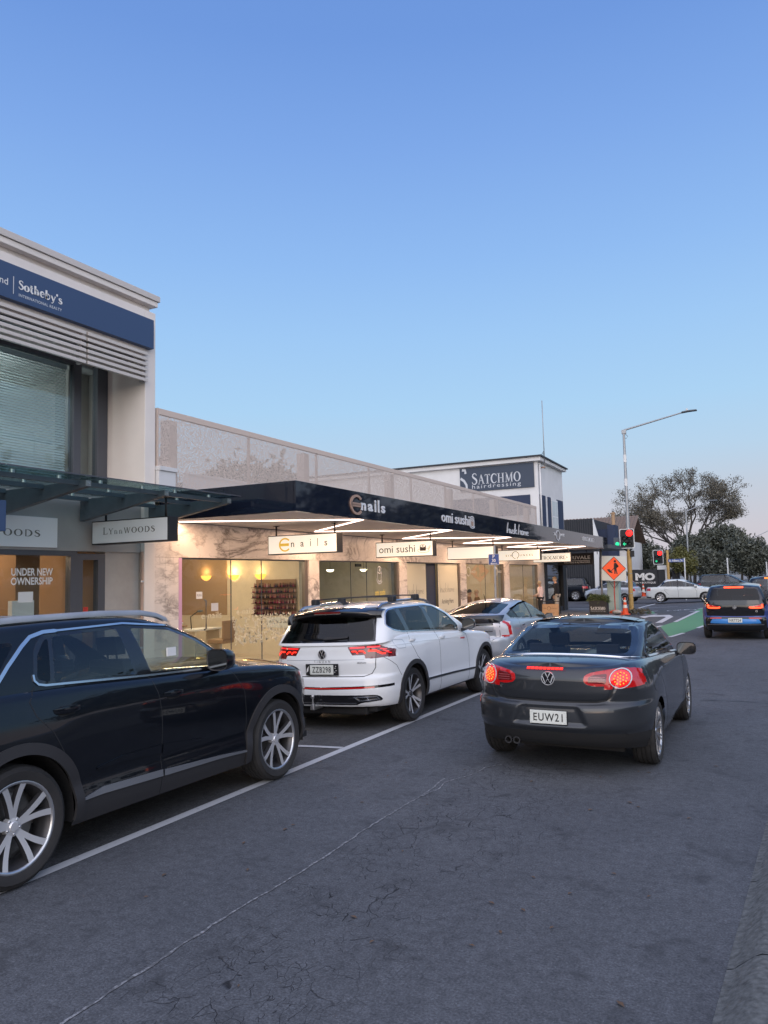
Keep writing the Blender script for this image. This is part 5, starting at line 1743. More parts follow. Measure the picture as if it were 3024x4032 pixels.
def np_mesh(name, V, F, smooth=True):
    used, inv = np.unique(F.ravel(), return_inverse=True)
    F2 = inv.reshape(F.shape)
    me = bpy.data.meshes.new(name)
    tri = F2[:, 2] == F2[:, 3]
    nl = np.where(tri, 3, 4)
    loops = np.concatenate([r_[:k] for r_, k in zip(F2, nl)]) if tri.any() else F2.ravel()
    me.vertices.add(len(used))
    me.vertices.foreach_set('co', V[used].ravel())
    me.loops.add(len(loops))
    me.loops.foreach_set('vertex_index', loops.astype(np.int32))
    me.polygons.add(len(F2))
    st = np.concatenate([[0], np.cumsum(nl)[:-1]])
    me.polygons.foreach_set('loop_start', st.astype(np.int32))
    me.polygons.foreach_set('use_smooth', np.full(len(F2), smooth))
    me.update(calc_edges=True)
    return me


def pieces(F):
    """connected pieces of a face list"""
    u, inv = np.unique(F.ravel(), return_inverse=True)
    G = inv.reshape(F.shape)
    lab = np.arange(len(u))
    while True:
        m_ = lab[G].min(1)
        new = lab.copy()
        np.minimum.at(new, G.ravel(), np.repeat(m_, G.shape[1]))
        new = new[new]
        if (new == lab).all(): break
        lab = new
    fl = lab[G[:, 0]]
    return [F[fl == k] for k in np.unique(fl)]


class Car:
    def __init__(s, name, label, loc, rotz=0, roll=0, cat='car', group=None):
        s.root = empty(name, loc, label, cat, group, rotz)
        s.root.rotation_euler = (0, roll, rotz)
        BASE[s.root] = Vector((0, 0, 0))
        s.V, s.F = [], []
        s.n = 0
        s.bvh = None

    def shell(s, sp, cell, regions, table):
        """table: region name -> (part name, material) or None for an opening"""
        V, F = shell(sp, cell)
        s.V.append(V.copy())
        s.F.append(F + s.n)
        s.n += len(V)
        lab, names = carve(V, F, regions, cell)
        obs = {}
        for k, nm in enumerate(names):
            sel = lab == k
            t = table.get(nm)
            if t is None or not sel.any(): continue
            Fs = F[sel]
            # separate panes and lamps become separate parts
            pname, m_ = t[0], t[1]
            obs[nm] = None
            for G in pieces(Fs):
                if len(G) < 12 and nm != 'body': continue
                o_ = link_mesh(pname, np_mesh(pname, V, G), m_, s.root, True)
                obs[nm] = obs[nm] or o_
                side = 'R' if V[G.ravel()][:, 0].mean() > 0 else 'L'
                obs.setdefault(nm + side, o_)
        return obs

    def ready(s):
        V = np.concatenate(s.V)
        F = np.concatenate(s.F)
        T_ = [tuple(f) if f[2] != f[3] else tuple(f[:3]) for f in F.tolist()]
        s.bvh = BVHTree.FromPolygons([Vector(v) for v in V.tolist()], T_)

    def hit(s, view, a, b):
        o, d = {'R': ((3, a, b), (-1, 0, 0)), 'L': ((-3, a, b), (1, 0, 0)), 'B': ((a, -6, b), (0, 1, 0)), 'F': ((a, 6, b), (0, -1, 0)), 'T': ((a, b, 4), (0, 0, -1))}[view]
        d = Vector(d)
        p, n, i, ds = s.bvh.ray_cast(Vector(o), d)
        if p is None: return None, None
        if n.dot(d) > 0: n = -n
        return p, n

    def ribbon(s, name, view, pts, wd, d, m_, parent=None, closed=False, dens=.025):
        out_ = []
        for vw in (view if isinstance(view, (list, tuple)) else [view]):
            P = [Vector(p) for p in pts]
            if closed: P.append(P[0])
            Q = [P[0]]
            for a, b in zip(P, P[1:]):
                k = max(1, int((b - a).length / dens))
                Q += [a + (b - a) * (i / k) for i in range(1, k + 1)]
            rows = []
            for i, q in enumerate(Q):
                t = (Q[min(i + 1, len(Q) - 1)] - Q[max(i - 1, 0)])
                if closed and i in (0, len(Q) - 1): t = Q[1] - Q[-2]
                if t.length < 1e-9: continue
                t.normalize()
                nv = Vector((-t.y, t.x))
                row = []
                ww = wd(i / (len(Q) - 1)) if callable(wd) else wd
                for o_ in (-.5, .5):
                    e = q + nv * ww * o_
                    p, n = s.hit(vw, e.x, e.y)
                    if p is None: row = None; break
                    row.append((p, n))
                if row: rows.append(row)
            if len(rows) < 2: continue
            mb = MB()
            g = []
            for (p0, n0), (p1, n1) in rows:
                g.append([p0 - n0 * .004, p0 + n0 * d, p1 + n1 * d, p1 - n1 * .004])
            mb.grid(g)
            out_.append(mb.build(name, m_, parent or s.root, smooth=35, local=True))
        return out_

    def patch(s, name, view, poly, d, m_, parent=None, rows=10, cols=12, skirt=.01):
        out_ = []
        for vw in (view if isinstance(view, (list, tuple)) else [view]):
            ys = [p[1] for p in poly]
            lo, hi = min(ys), max(ys)
            G = []
            for i in range(rows + 1):
                z = lo + (hi - lo) * min(max(i / rows, 1e-4), 1 - 1e-4)
                xs = []
                n = len(poly)
                for k in range(n):
                    (x0, y0), (x1, y1) = poly[k], poly[(k + 1) % n]
                    if (y0 > z) != (y1 > z):
                        xs.append(x0 + (x1 - x0) * (z - y0) / (y1 - y0))
                if len(xs) < 2: continue
                a, b = min(xs), max(xs)
                row = []
                for j in range(cols + 1):
                    p, nn = s.hit(vw, a + (b - a) * j / cols, z)
                    row.append((p, nn))
                if all(q[0] is not None for q in row): G.append(row)
            if len(G) < 2: continue
            mb = MB()
            g = [[p + n * d for p, n in r_] for r_ in G]
            mb.grid(g)
            ring = [(0, j) for j in range(cols + 1)] + [(i, cols) for i in range(1, len(G))] + [(len(G) - 1, j) for j in range(cols - 1, -1, -1)] + [(i, 0) for i in range(len(G) - 2, 0, -1)]
            ring.append(ring[0])
            mb.grid([[g[i][j] for i, j in ring], [G[i][j][0] - G[i][j][1] * skirt for i, j in ring]])
            out_.append(mb.build(name, m_, parent or s.root, smooth=35, local=True))
        return out_

    def part(s, mb, name, m_, parent=None, smooth=False, bevel=0, merge=False):
        return mb.build(name, m_, parent or s.root, smooth=smooth, bevel=bevel, local=True, merge=merge)

    def arches(s, ys, zc_, r, depth, wide):
        for y in ys:
            for sg in (1, -1):
                mb = MB()
                rows = []
                for i in range(25):
                    a = R(-12 + 204 * i / 24)
                    rows.append([(sg * (wide - t), y + (r + .004) * math.cos(a), zc_ + (r + .004) * math.sin(a)) for t in (.002, depth * .5, depth)])
                mb.grid(rows)
                # inner wall of the well
                mb.add([(sg * (wide - depth), y + r * math.cos(R(-12 + 204 * i / 24)), zc_ + r * math.sin(R(-12 + 204 * i / 24))) for i in range(25)], [tuple(range(25))])
                s.part(mb, 'wheel_liner', M['plastic_dark'])

    def wheels(s, ys, tr, Rt, rim, wd, style, steer=0, front_only=False, n=40):
        tyre = MB()
        h = wd / 2
        pr = [(rim - .01, -h * .88), (rim + .012, -h * .97), ((rim + Rt) / 2, -h * 1.03), (Rt - .035, -h * .98), (Rt - .012, -h * .88), (Rt - .003, -h * .68)]
        half = [(-.62, 0), (-.60, 1), (-.54, 1), (-.52, 0), (-.22, 0), (-.20, 1), (-.13, 1), (-.11, 0)]
        pr += [(Rt - .009 * g, h * a) for a, g in half]
        pr += [(Rt - .009 * g, -h * a) for a, g in half[::-1]]
        pr += [(Rt - .003, h * .68), (Rt - .012, h * .88), (Rt - .035, h * .98), ((rim + Rt) / 2 + .012, h * 1.035), ((rim + Rt) / 2, h * 1.02), (rim + .012, h * .97), (rim - .01, h * .88)]
        tyre.lathe(pr, n, 'x')
        bar = MB().lathe([(rim + .002, -h * .9), (rim - .02, -h * .6), (rim - .045, 0), (rim - .03, h * .6), (rim - .008, h * .86)], n, 'x')
        lip = MB().lathe([(rim - .016, h * .80), (rim - .012, h * .91), (rim + .004, h * .945), (rim + .009, h * .90)], n, 'x')
        disc = MB().lathe([(.0, -.01), (rim * .72, -.01), (rim * .72, -.03), (0, -.03)], 28, 'x')
        disc.lathe([(0, -.05), (rim - .03, -.05)], 24, 'x')
        sp = MB()
        for k in range(style['n']):
            a0 = 2 * PI * k / style['n'] + style.get('rot', PI / 2)
            for (d0, d1, w0, w1) in style['arms']:
                m_ = 8
                fr = []
                for j in range(m_ + 1):
                    t = j / m_
                    r_ = .045 + (rim - .014 - .045) * t
                    ang = a0 + d0 + (d1 - d0) * t ** style.get('pw', 1.0)
                    wdt = w0 + (w1 - w0) * t
                    xo = h * (style.get('x0', .55) + (style.get('x1', .86) - style.get('x0', .55)) * t ** 1.3)
                    u = Vector((0, math.cos(ang), math.sin(ang)))
                    v = Vector((0, -math.sin(ang), math.cos(ang)))
                    c = u * r_
                    fr.append((c + v * wdt / 2 + Vector((xo, 0, 0)), c - v * wdt / 2 + Vector((xo, 0, 0)), c - v * wdt * .62 + Vector((xo - .035, 0, 0)), c + v * wdt * .62 + Vector((xo - .035, 0, 0))))
                nb = len(sp.v)
                sp.v += [tuple(p) for f_ in fr for p in f_]
                for j in range(m_):
                    b_ = nb + 4 * j
                    for q, mi in (((0, 1, 5, 4), 0), ((1, 2, 6, 5), 1), ((3, 0, 4, 7), 1)):
                        sp.f.append(tuple(b_ + i for i in q))
                        sp.mi.append(mi)
        hub = MB()
        x0 = h * style.get('x0', .55)
        hub.lathe([(0, x0 + .012), (.028, x0 + .011), (.034, x0 + .004), (.060, x0), (.066, x0 - .035)], 20, 'x')
        nuts = MB().lathe([(0, x0 + .006), (.008, x0 + .005), (.011, x0 - .02)], 8, 'x')
        first = None
        for y in ys:
            for sg in (1, -1):
                if first is None:
                    rt_ = bar.build('wheel', M['rim_dark'], s.root, smooth=True, local=True)
                    tyre.build('tyre', M['rubber'], rt_, smooth=40, local=True)
                    lip.build('rim', style.get('lip', M['rim_silver']), rt_, smooth=True, local=True)
                    sp.build('spokes', [style.get('face', M['rim_silver']), style.get('side', M['rim_dark'])], rt_, smooth=30, local=True)
                    hub.build('hub_cap', style.get('hub', M['rim_silver']), rt_, smooth=30, local=True)
                    if style.get('nuts'):
                        nu = nuts.build('wheel_nut', M['steel'], rt_, smooth=True, local=True)
                        for k in range(5):
                            a = 2 * PI * (k + .5) / 5 + style.get('rot', PI / 2)
                            nk = nu if k == 0 else copy_tree(nu, rt_)
                            nk.location = (0, .047 * math.cos(a), .047 * math.sin(a))
                    disc.build('brake_disc', M['disc'], rt_, smooth=30, local=True)
                    first = rt_
                    o = rt_
                else:
                    o = copy_tree(first, s.root)
                o.location = (sg * (tr - h), y, Rt)
                st = steer if y == max(ys) else 0
                o.rotation_euler = (random.uniform(0, 1.2), 0, (0 if sg > 0 else PI) + st)

    def seats(s, rows, zs, wd=.5, hgt=.62, m_=None, xs=(-.37, .37), rake=.18, rest=True):
        m_ = m_ or M['int_car_dark']
        for y, n in rows:
            for x in (xs if n == 2 else (-.42, 0, .42)):
                t = MB()
                t.box(x - wd / 2, x + wd / 2, y, y + .5, zs, zs + .13)
                st = len(t.v)
                t.box(x - wd / 2, x + wd / 2, y - .08, y + .06, zs + .08, zs + .08 + hgt)
                t.v[st:] = [(p[0] * (1 if p[2] < zs + .3 else 1) - (0 if p[2] < zs + .3 else (p[0] - x) * .22), p[1] - (p[2] - zs) * rake, p[2]) for p in t.v[st:]]
                if rest:
                    st = len(t.v)
                    zh = zs + .10 + hgt
                    t.box(x - .115, x + .115, y - .05, y + .05, zh + .02, zh + .17)
                    t.box(x - .06, x - .045, y - .008, y + .008, zh - .04, zh + .05)
                    t.box(x + .045, x + .06, y - .008, y + .008, zh - .04, zh + .05)
                    t.v[st:] = [(p[0], p[1] - (p[2] - zs) * rake, p[2]) for p in t.v[st:]]
                s.part(t, 'seat', m_, bevel=.035)

    def steering(s, x, y, z, r=.18):
        mb = MB()
        M_ = Matrix.Translation((x, y, z)) @ Matrix.Rotation(R(-65), 4, 'X')
        pts = [(r * math.cos(2 * PI * k / 24), r * math.sin(2 * PI * k / 24), 0) for k in range(25)]
        mb.tube(pts, .014, 8)
        mb.box(-r, r, -.02, .02, -.01, .01)
        mb.box(-.06, .06, -.06, .05, -.02, .02)
        mb.xf(M_)
        s.part(mb, 'steering_wheel', M['int_car_dark'], smooth=40)

    def plate(s, txt, c, w_=.36, h=.125, n=(0, -1, 0), yd=(0, 0, 1), frame=None):
        """flat number plate facing n"""
        n = Vector(n).normalized()
        yd = Vector(yd).normalized()
        xd = yd.cross(n)
        c = Vector(c)
        Mx = Matrix((xd, yd, n)).transposed().to_4x4()
        Mx.translation = c
        if frame:
            s.part(MB().xbox(Mx @ Matrix.Translation((0, 0, -.006)), frame[0], frame[1], .012), 'plate_surround', M['plate_black'], bevel=.003)
        p = s.part(MB().xbox(Mx @ Matrix.Translation((0, 0, .004)), w_, h, .008), 'number_plate', M['reflective'], bevel=.003)
        put_text(text_mesh(txt, 1.15, .012), 'plate_lettering', M['black_ink'], c + n * .0095, xd, yd, height=h * .60, width=w_ * .80, parent=p, local=True, center=True)
        return p

    def mirror(s, c, sx, sy, sz, m_, glass_back=True, arm=None, foot=None):
        for sg in (1, -1):
            mb = MB()
            rows = []
            nn = 18
            # a rounded shell, flat where the glass sits (towards the back)
            for i, t in enumerate((0, .02, .35, .7, .92, 1.0)):
                k = (1, 1, .97, .80, .5, .02)[i]
                rows.append([(sg * (c[0] + sx * k * math.copysign(abs(math.cos(a)) ** .62, math.cos(a))), c[1] - sy / 2 + sy * t, c[2] + sz * k * math.copysign(abs(math.sin(a)) ** .62, math.sin(a))) for a in [2 * PI * q / nn for q in range(nn + 1)]])
            mb.grid(rows)
            h_ = s.part(mb, 'door_mirror', m_, smooth=50, merge=True)
            g = MB()
            g.add([(sg * (c[0] + sx * .9 * math.copysign(abs(math.cos(a)) ** .62, math.cos(a))), c[1] - sy / 2 + .004, c[2] + sz * .88 * math.copysign(abs(math.sin(a)) ** .62, math.sin(a))) for a in [2 * PI * q / nn for q in range(nn)]], [tuple(range(nn))])
            s.part(g, 'mirror_glass', M['mirror'], h_)
            rimb = MB()
            rimb.grid([[(sg * (c[0] + sx * k * math.copysign(abs(math.cos(a)) ** .62, math.cos(a))), c[1] - sy / 2 + dy, c[2] + sz * k * math.copysign(abs(math.sin(a)) ** .62, math.sin(a))) for a in [2 * PI * q / nn for q in range(nn + 1)]] for k, dy in ((1.0, 0), (.9, .006))])
            s.part(rimb, 'mirror_rim', M['plastic'], h_)
            if foot:
                a = MB().beam((sg * foot[0], foot[1], foot[2]), (sg * (c[0] - sx * .6), c[1], c[2] - sz * .75), .07, .05)
                s.part(a, 'mirror_foot', M['plastic'], h_, bevel=.01)

    def handle(s, y, z, L_=.2, m_=None, h=.035):
        for sg, vw in ((1, 'R'), (-1, 'L')):
            p, n = s.hit(vw, y, z)
            if p is None: continue
            mb = MB()
            rows = []
            for i in range(9):
                t = i / 8
                yy = y - L_ / 2 + L_ * t
                b = .032 * math.sin(PI * t) ** .5 + .002
                hh = h * (.55 + .45 * math.sin(PI * t))
                q, _ = s.hit(vw, yy, z)
                x = q.x
                rows.append([(x, yy, z - hh / 2), (x + sg * b * .8, yy, z - hh / 2), (x + sg * b, yy, z), (x + sg * b * .8, yy, z + hh / 2), (x, yy, z + hh / 2)])
            mb.grid(rows)
            s.part(mb, 'door_handle', m_ or M['car_black'], smooth=50)

    def emblem(s, c, r, kind, n=(0, -1, 0), yd=(0, 0, 1)):
        n = Vector(n).normalized()
        yd = Vector(yd).normalized()
        xd = yd.cross(n)
        Mx = Matrix((xd, yd, n)).transposed().to_4x4()
        Mx.translation = c
        b = MB().lathe([(0, .0), (r * .97, .0), (r * .97, -.012)], 28, 'z').xf(Mx)
        root = s.part(b, 'badge', M['black_gloss'], smooth=30)
        rg = MB().lathe([(r * .90, .001), (r * .92, .008), (r * .99, .008), (r * 1.02, -.01)], 28, 'z').xf(Mx)
        s.part(rg, 'badge_ring', M['badge'], root, smooth=30)
        if kind == 'vw':
            L_ = [[(-.42, .70), (-.06, .04), (.06, .04), (.42, .70)], [(-.86, .24), (-.40, -.72), (-.16, -.16), (.16, -.16), (.40, -.72), (.86, .24)]]
            L_[0] = [(-.34, .78), (0.0, .10), (.34, .78)]
            L_[1] = [(-.80, .36), (-.38, -.70), (0, .0), (.38, -.70), (.80, .36)]
            v, f = stroke_mesh([[(a * r, b_ * r) for a, b_ in l] for l in L_], r * .17)
        elif kind == 'oval':
            v, f = stroke_mesh([_arc(0, 0, r * .8, r * .55, 0, 360, 24), _arc(0, r * .12, r * .62, r * .22, 0, 360, 20), _arc(0, 0, r * .26, r * .5, 0, 360, 20)], r * .15)
        else:
            v, f = stroke_mesh([_arc(0, 0, r * .58, r * .58, 0, 360, 24), [(-r * .55, 0), (r * .55, 0)], [(0, -r * .55), (0, r * .55)]], r * .10)
        mb = MB().add([Mx @ Vector((p[0], p[1], .007)) for p in v], f)
        s.part(mb, 'badge_mark', M['badge'], root)
        return root


M['sill_metal'] = mat('sill_metal', (.20, .21, .23), .35, .5)
M['mirror'] = mat('mirror_glass', (.09, .10, .115), .02, 1.0)
# the same place in side view for a list of (y, z): shift helper
def sh(p, dy=0, dz=0): return [(a + dy, b + dz) for a, b in p]
def inset(poly, d):
    """shrink a polygon towards its middle by about d"""
    cx = sum(p[0] for p in poly) / len(poly)
    cy = sum(p[1] for p in poly) / len(poly)
    o = []
    n = len(poly)
    area = sum(poly[i][0] * poly[(i + 1) % n][1] - poly[(i + 1) % n][0] * poly[i][1] for i in range(n))
    sg = 1 if area > 0 else -1
    for i in range(n):
        a, b, c = Vector(poly[i - 1]), Vector(poly[i]), Vector(poly[(i + 1) % n])
        t = (c - a)
        if t.length < 1e-9: continue
        t.normalize()
        o.append((b.x - t.y * d * sg, b.y + t.x * d * sg))
    return o
# ------------------------------------------------------------------ the cars
BACK = -R(2.0)      # the parking bay falls towards the kerb


def under(c, y0, y1, w_, z):
    c.part(MB().box(-w_, w_, y0, y1, z, z + .06), 'underbody', M['plastic_dark'])


def black_suv():
    c = Car('black_suv', 'glossy black SUV parked nearest the camera, cut by the left edge', (-5.42, 4.87, -.031), 0, BACK)
    cell = .015
    hubz, Ra = .385, .455
    lo = dict(zb=[(-2.65, .32), (-1.9, .28), (1.0, .25), (1.9, .24), (2.36, .26)],
              zt=[(-2.65, 1.15), (-2.0, 1.24), (-1.2, 1.235), (-.2, 1.195), (.62, 1.165), (1.0, 1.145), (1.5, 1.105), (2.0, 1.045), (2.36, .98)],
              zc=[(-2.65, 1.2), (-1.0, 1.27), (.9, 1.24), (1.5, 1.19), (2.0, 1.12), (2.36, 1.02)],
              w=[(.24, .93), (.36, .965), (.42, .972), (.55, .955), (.62, .968), (.85, .985), (1.0, .982), (1.10, .965), (1.25, .925)],
              pf=[(-2.65, .96), (-1.4, 1.0), (0, .995), (1.4, 1.0), (2.0, .985), (2.4, .95)],
              yr=[(.3, -2.55), (.6, -2.62), (1.0, -2.58), (1.25, -2.5)], yf=[(.24, 2.24), (.45, 2.36), (.8, 2.37), (.98, 2.30), (1.1, 2.18)],
              Lr=.6, nr=3.2, Lf=.78, nf=3.0, rt=.06)
    def bulge(y, z):
        b = 0
        for yc in (-1.45, 1.45):
            b = b + .018 * np.exp(-((y - yc) / .50) ** 4) * np.exp(-((z - .62) / .42) ** 4)
        return b
    lo['bulge'] = bulge
    gr = dict(zb=[(-2.6, 1.17), (-1.2, 1.2), (-.2, 1.16), (.7, 1.12), (1.4, 1.06)],
              zt=[(-2.4, 1.615), (-1.6, 1.665), (-.8, 1.685), (-.2, 1.67), (.1, 1.64), (.4, 1.58)],
              zc=[(-2.4, 1.66), (-1.6, 1.71), (-.6, 1.73), (.1, 1.70), (.5, 1.62)],
              w=[(1.05, .935), (1.2, .912), (1.3, .888), (1.45, .838), (1.58, .785), (1.69, .745)],
              yr=[(1.1, -2.52), (1.4, -2.38), (1.69, -2.22)], yf=[(1.05, 1.42), (1.18, 1.16), (1.31, .94), (1.45, .69), (1.57, .42), (1.64, .2), (1.69, .02)],
              Lr=.3, nr=4, Lf=.42, nf=2.7, rt=.05)
    dlo = rounded([(-1.265, 1.30), (-1.22, 1.258), (-.23, 1.208), (.655, 1.178), (.675, 1.30), (.47, 1.445), (.16, 1.562), (-.34, 1.612), (-1.12, 1.594), (-1.21, 1.50)], .04)
    fw = rounded([(-.185, 1.222), (.605, 1.192), (.63, 1.285), (.44, 1.425), (.14, 1.542), (-.28, 1.588)], .03)
    rw = rounded([(-1.10, 1.262), (-.35, 1.229), (-.42, 1.59), (-1.035, 1.575)], .025)
    rq = rounded([(-1.235, 1.30), (-1.135, 1.264), (-1.07, 1.565), (-1.10, 1.56), (-1.19, 1.46)], .02)
    q = rounded([(-1.70, 1.27), (-1.60, 1.29), (-1.46, 1.43), (-1.34, 1.56), (-2.14, 1.55), (-2.30, 1.34)], .05)
    g = c.shell(gr, cell, [('trim', 'S', dlo), ('front', 'S', fw), ('rear', 'S', rw), ('rearq', 'S', rq), ('quarter', 'S', q),
                           ('screen', 'F', [(0, 1.14), (.80, 1.14), (.70, 1.59), (0, 1.64)]), ('back', 'B', [(0, 1.24), (.72, 1.24), (.62, 1.6), (0, 1.62)])],
                {'body': ('cabin', M['car_black']), 'trim': ('window_trim', M['black_gloss']), 'front': ('front_door_glass', M['cglass_green']), 'rear': ('rear_door_glass', M['cglass']),
                 'rearq': ('rear_door_quarter_glass', M['cglass_dark']), 'quarter': ('quarter_glass', M['cglass_dark']), 'screen': ('windscreen', M['cglass_green']), 'back': ('rear_window', M['cglass_dark'])})
    arF, arR = circle(1.45, hubz, Ra), circle(-1.45, hubz, Ra)
    sill = [(-1.3, .20), (1.3, .20), (1.02, .375), (.9, .385), (-.93, .44), (-1.05, .40)]
    l = c.shell(lo, cell, [('sill', 'S', sill), ('lamp', 'F', rounded([(.50, .86), (.93, .90), (.93, 1.0), (.55, .96)], .02)), ('lamp', 'S', [(2.06, .92), (2.4, .88), (2.4, 1.0), (2.1, .99)]),
                           ('grille', 'F', rounded([(0, .55), (.46, .55), (.5, .92), (0, .94)], .05)), ('low', 'F', [(0, .2), (.95, .2), (.9, .42), (0, .42)]),
                           ('tail', 'B', [(.62, .75), (.97, .75), (.97, 1.15), (.7, 1.15)]), ('arch', 'S', arF), ('arch', 'S', arR)],
                {'body': ('body', M['car_black']), 'sill': ('sill_cladding', M['plastic']), 'lamp': ('headlight', M['headlight']), 'grille': ('grille', M['black_gloss']), 'low': ('front_bumper_trim', M['plastic']), 'tail': ('tail_light', M['lens_red'])})
    c.ready()
    c.arches((-1.45, 1.45), hubz, Ra, .36, .95)
    under(c, -2.45, 2.2, .80, .27)
    # dark cladding round each wheel arch
    for yc, a0, a1 in ((1.45, -14, 194), (-1.45, -10, 190)):
        pts = circle(yc, hubz, Ra + .032, 60, a0, a1)
        c.ribbon('arch_cladding', ['R', 'L'], pts, .075, .016, M['plastic'])
    ch = [(-1.64, 1.20), (-1.56, 1.285), (-1.44, 1.405), (-1.30, 1.525), (-1.215, 1.585), (-1.10, 1.612), (-.35, 1.628), (.16, 1.578), (.48, 1.458), (.69, 1.305)]
    c.ribbon('chrome_window_line', ['R', 'L'], ch, lambda t: .025 if t < .3 else .014, .008, M['chrome'])
    c.ribbon('chrome_sill_line', ['R', 'L'], [(-1.262, 1.33), (-1.262, 1.29), (-1.235, 1.262), (-1.18, 1.25), (-.23, 1.203), (.67, 1.173)], .015, .008, M['chrome'])
    # door shut lines
    gap = M['plastic_dark']
    for pl in ([(-.225, 1.2), (-.17, 1.06), (-.145, .9), (-.14, .60), (-.15, .27)], [(-1.27, 1.25), (-1.345, 1.16), (-1.31, 1.06), (-1.19, .94), (-1.10, .78)],
               [(.70, 1.165), (.80, 1.09), (.915, .93), (.94, .64), (.925, .27)], [(.80, 1.105), (1.2, 1.085), (1.8, 1.02)]):
        c.ribbon('shut_line', ['R', 'L'], pl, .007, .0008, gap)
    # bright strips on the sill and the pressed crease in the doors
    c.ribbon('sill_strip', ['R', 'L'], [(-.95, .425), (-.75, .447), (-.145, .430)], lambda t: .012 + .036 * min(1, t * 4), .014, M['sill_metal'])
    c.ribbon('sill_strip', ['R', 'L'], [(-.130, .428), (.55, .405), (.94, .380)], lambda t: .046 - .030 * t, .014, M['sill_metal'])
    c.ribbon('door_crease', ['R', 'L'], [(-.80, .61), (-.55, .632), (-.147, .618)], lambda t: .012 + .055 * t ** .6, .010, M['car_black'])
    c.ribbon('door_crease', ['R', 'L'], [(-.133, .617), (.35, .60)], lambda t: .066 * (1 - t) + .01, .010, M['car_black'])
    c.handle(-1.06, 1.07, .23, M['car_black'], .05)
    c.handle(0.0, 1.035, .23, M['car_black'], .05)
    for y, z in ((-1.06, 1.066), (0.0, 1.03)):
        c.patch('handle_cup', ['R', 'L'], rounded([(y - .08, z - .04), (y + .07, z - .035), (y + .07, z + .03), (y - .08, z + .03)], .03), .0015, M['plastic_dark'], rows=8, cols=8)
    # roof rails
    for sg in (1, -1):
        pts = [(-1.9, 1.655), (-1.75, 1.70), (-1.2, 1.722), (-.5, 1.726), (-.05, 1.710), (.12, 1.683), (.24, 1.638)]
        mb = MB().grid([[(sg * (.675 + dx), y, z + dz) for dx, dz in ((-.022, -.03), (-.022, .004), (-.008, .014), (.010, .010), (.024, -.006), (.024, -.03))] for y, z in pts])
        c.part(mb, 'roof_rail', M['galv'], smooth=50)
    c.mirror((1.06, .55, 1.255), .115, .20, .095, M['car_black'], foot=(.93, .60, 1.16))
    c.seats([(.05, 2), (-.95, 3)], .62, .5, .62, M['int_car'])
    c.part(MB().box(-.85, .85, .55, 1.0, .85, 1.06), 'dashboard', M['int_car_dark'], bevel=.06)
    c.steering(.36, .47, 1.03)
    c.part(MB().box(.885, .90, .02, .12, 1.33, 1.40), 'parking_sticker', M['white'])
    st = dict(n=5, arms=[(-.13, -.26, .032, .043), (.13, .26, .032, .043)], pw=1.4, x0=.62, x1=.86, side=M['rim_dark'], rot=PI / 2 + .33, lip=M['rim_grey'], nuts=True)
    c.wheels((-1.45, 1.45), .972, .385, .282, .245, st)
    return c


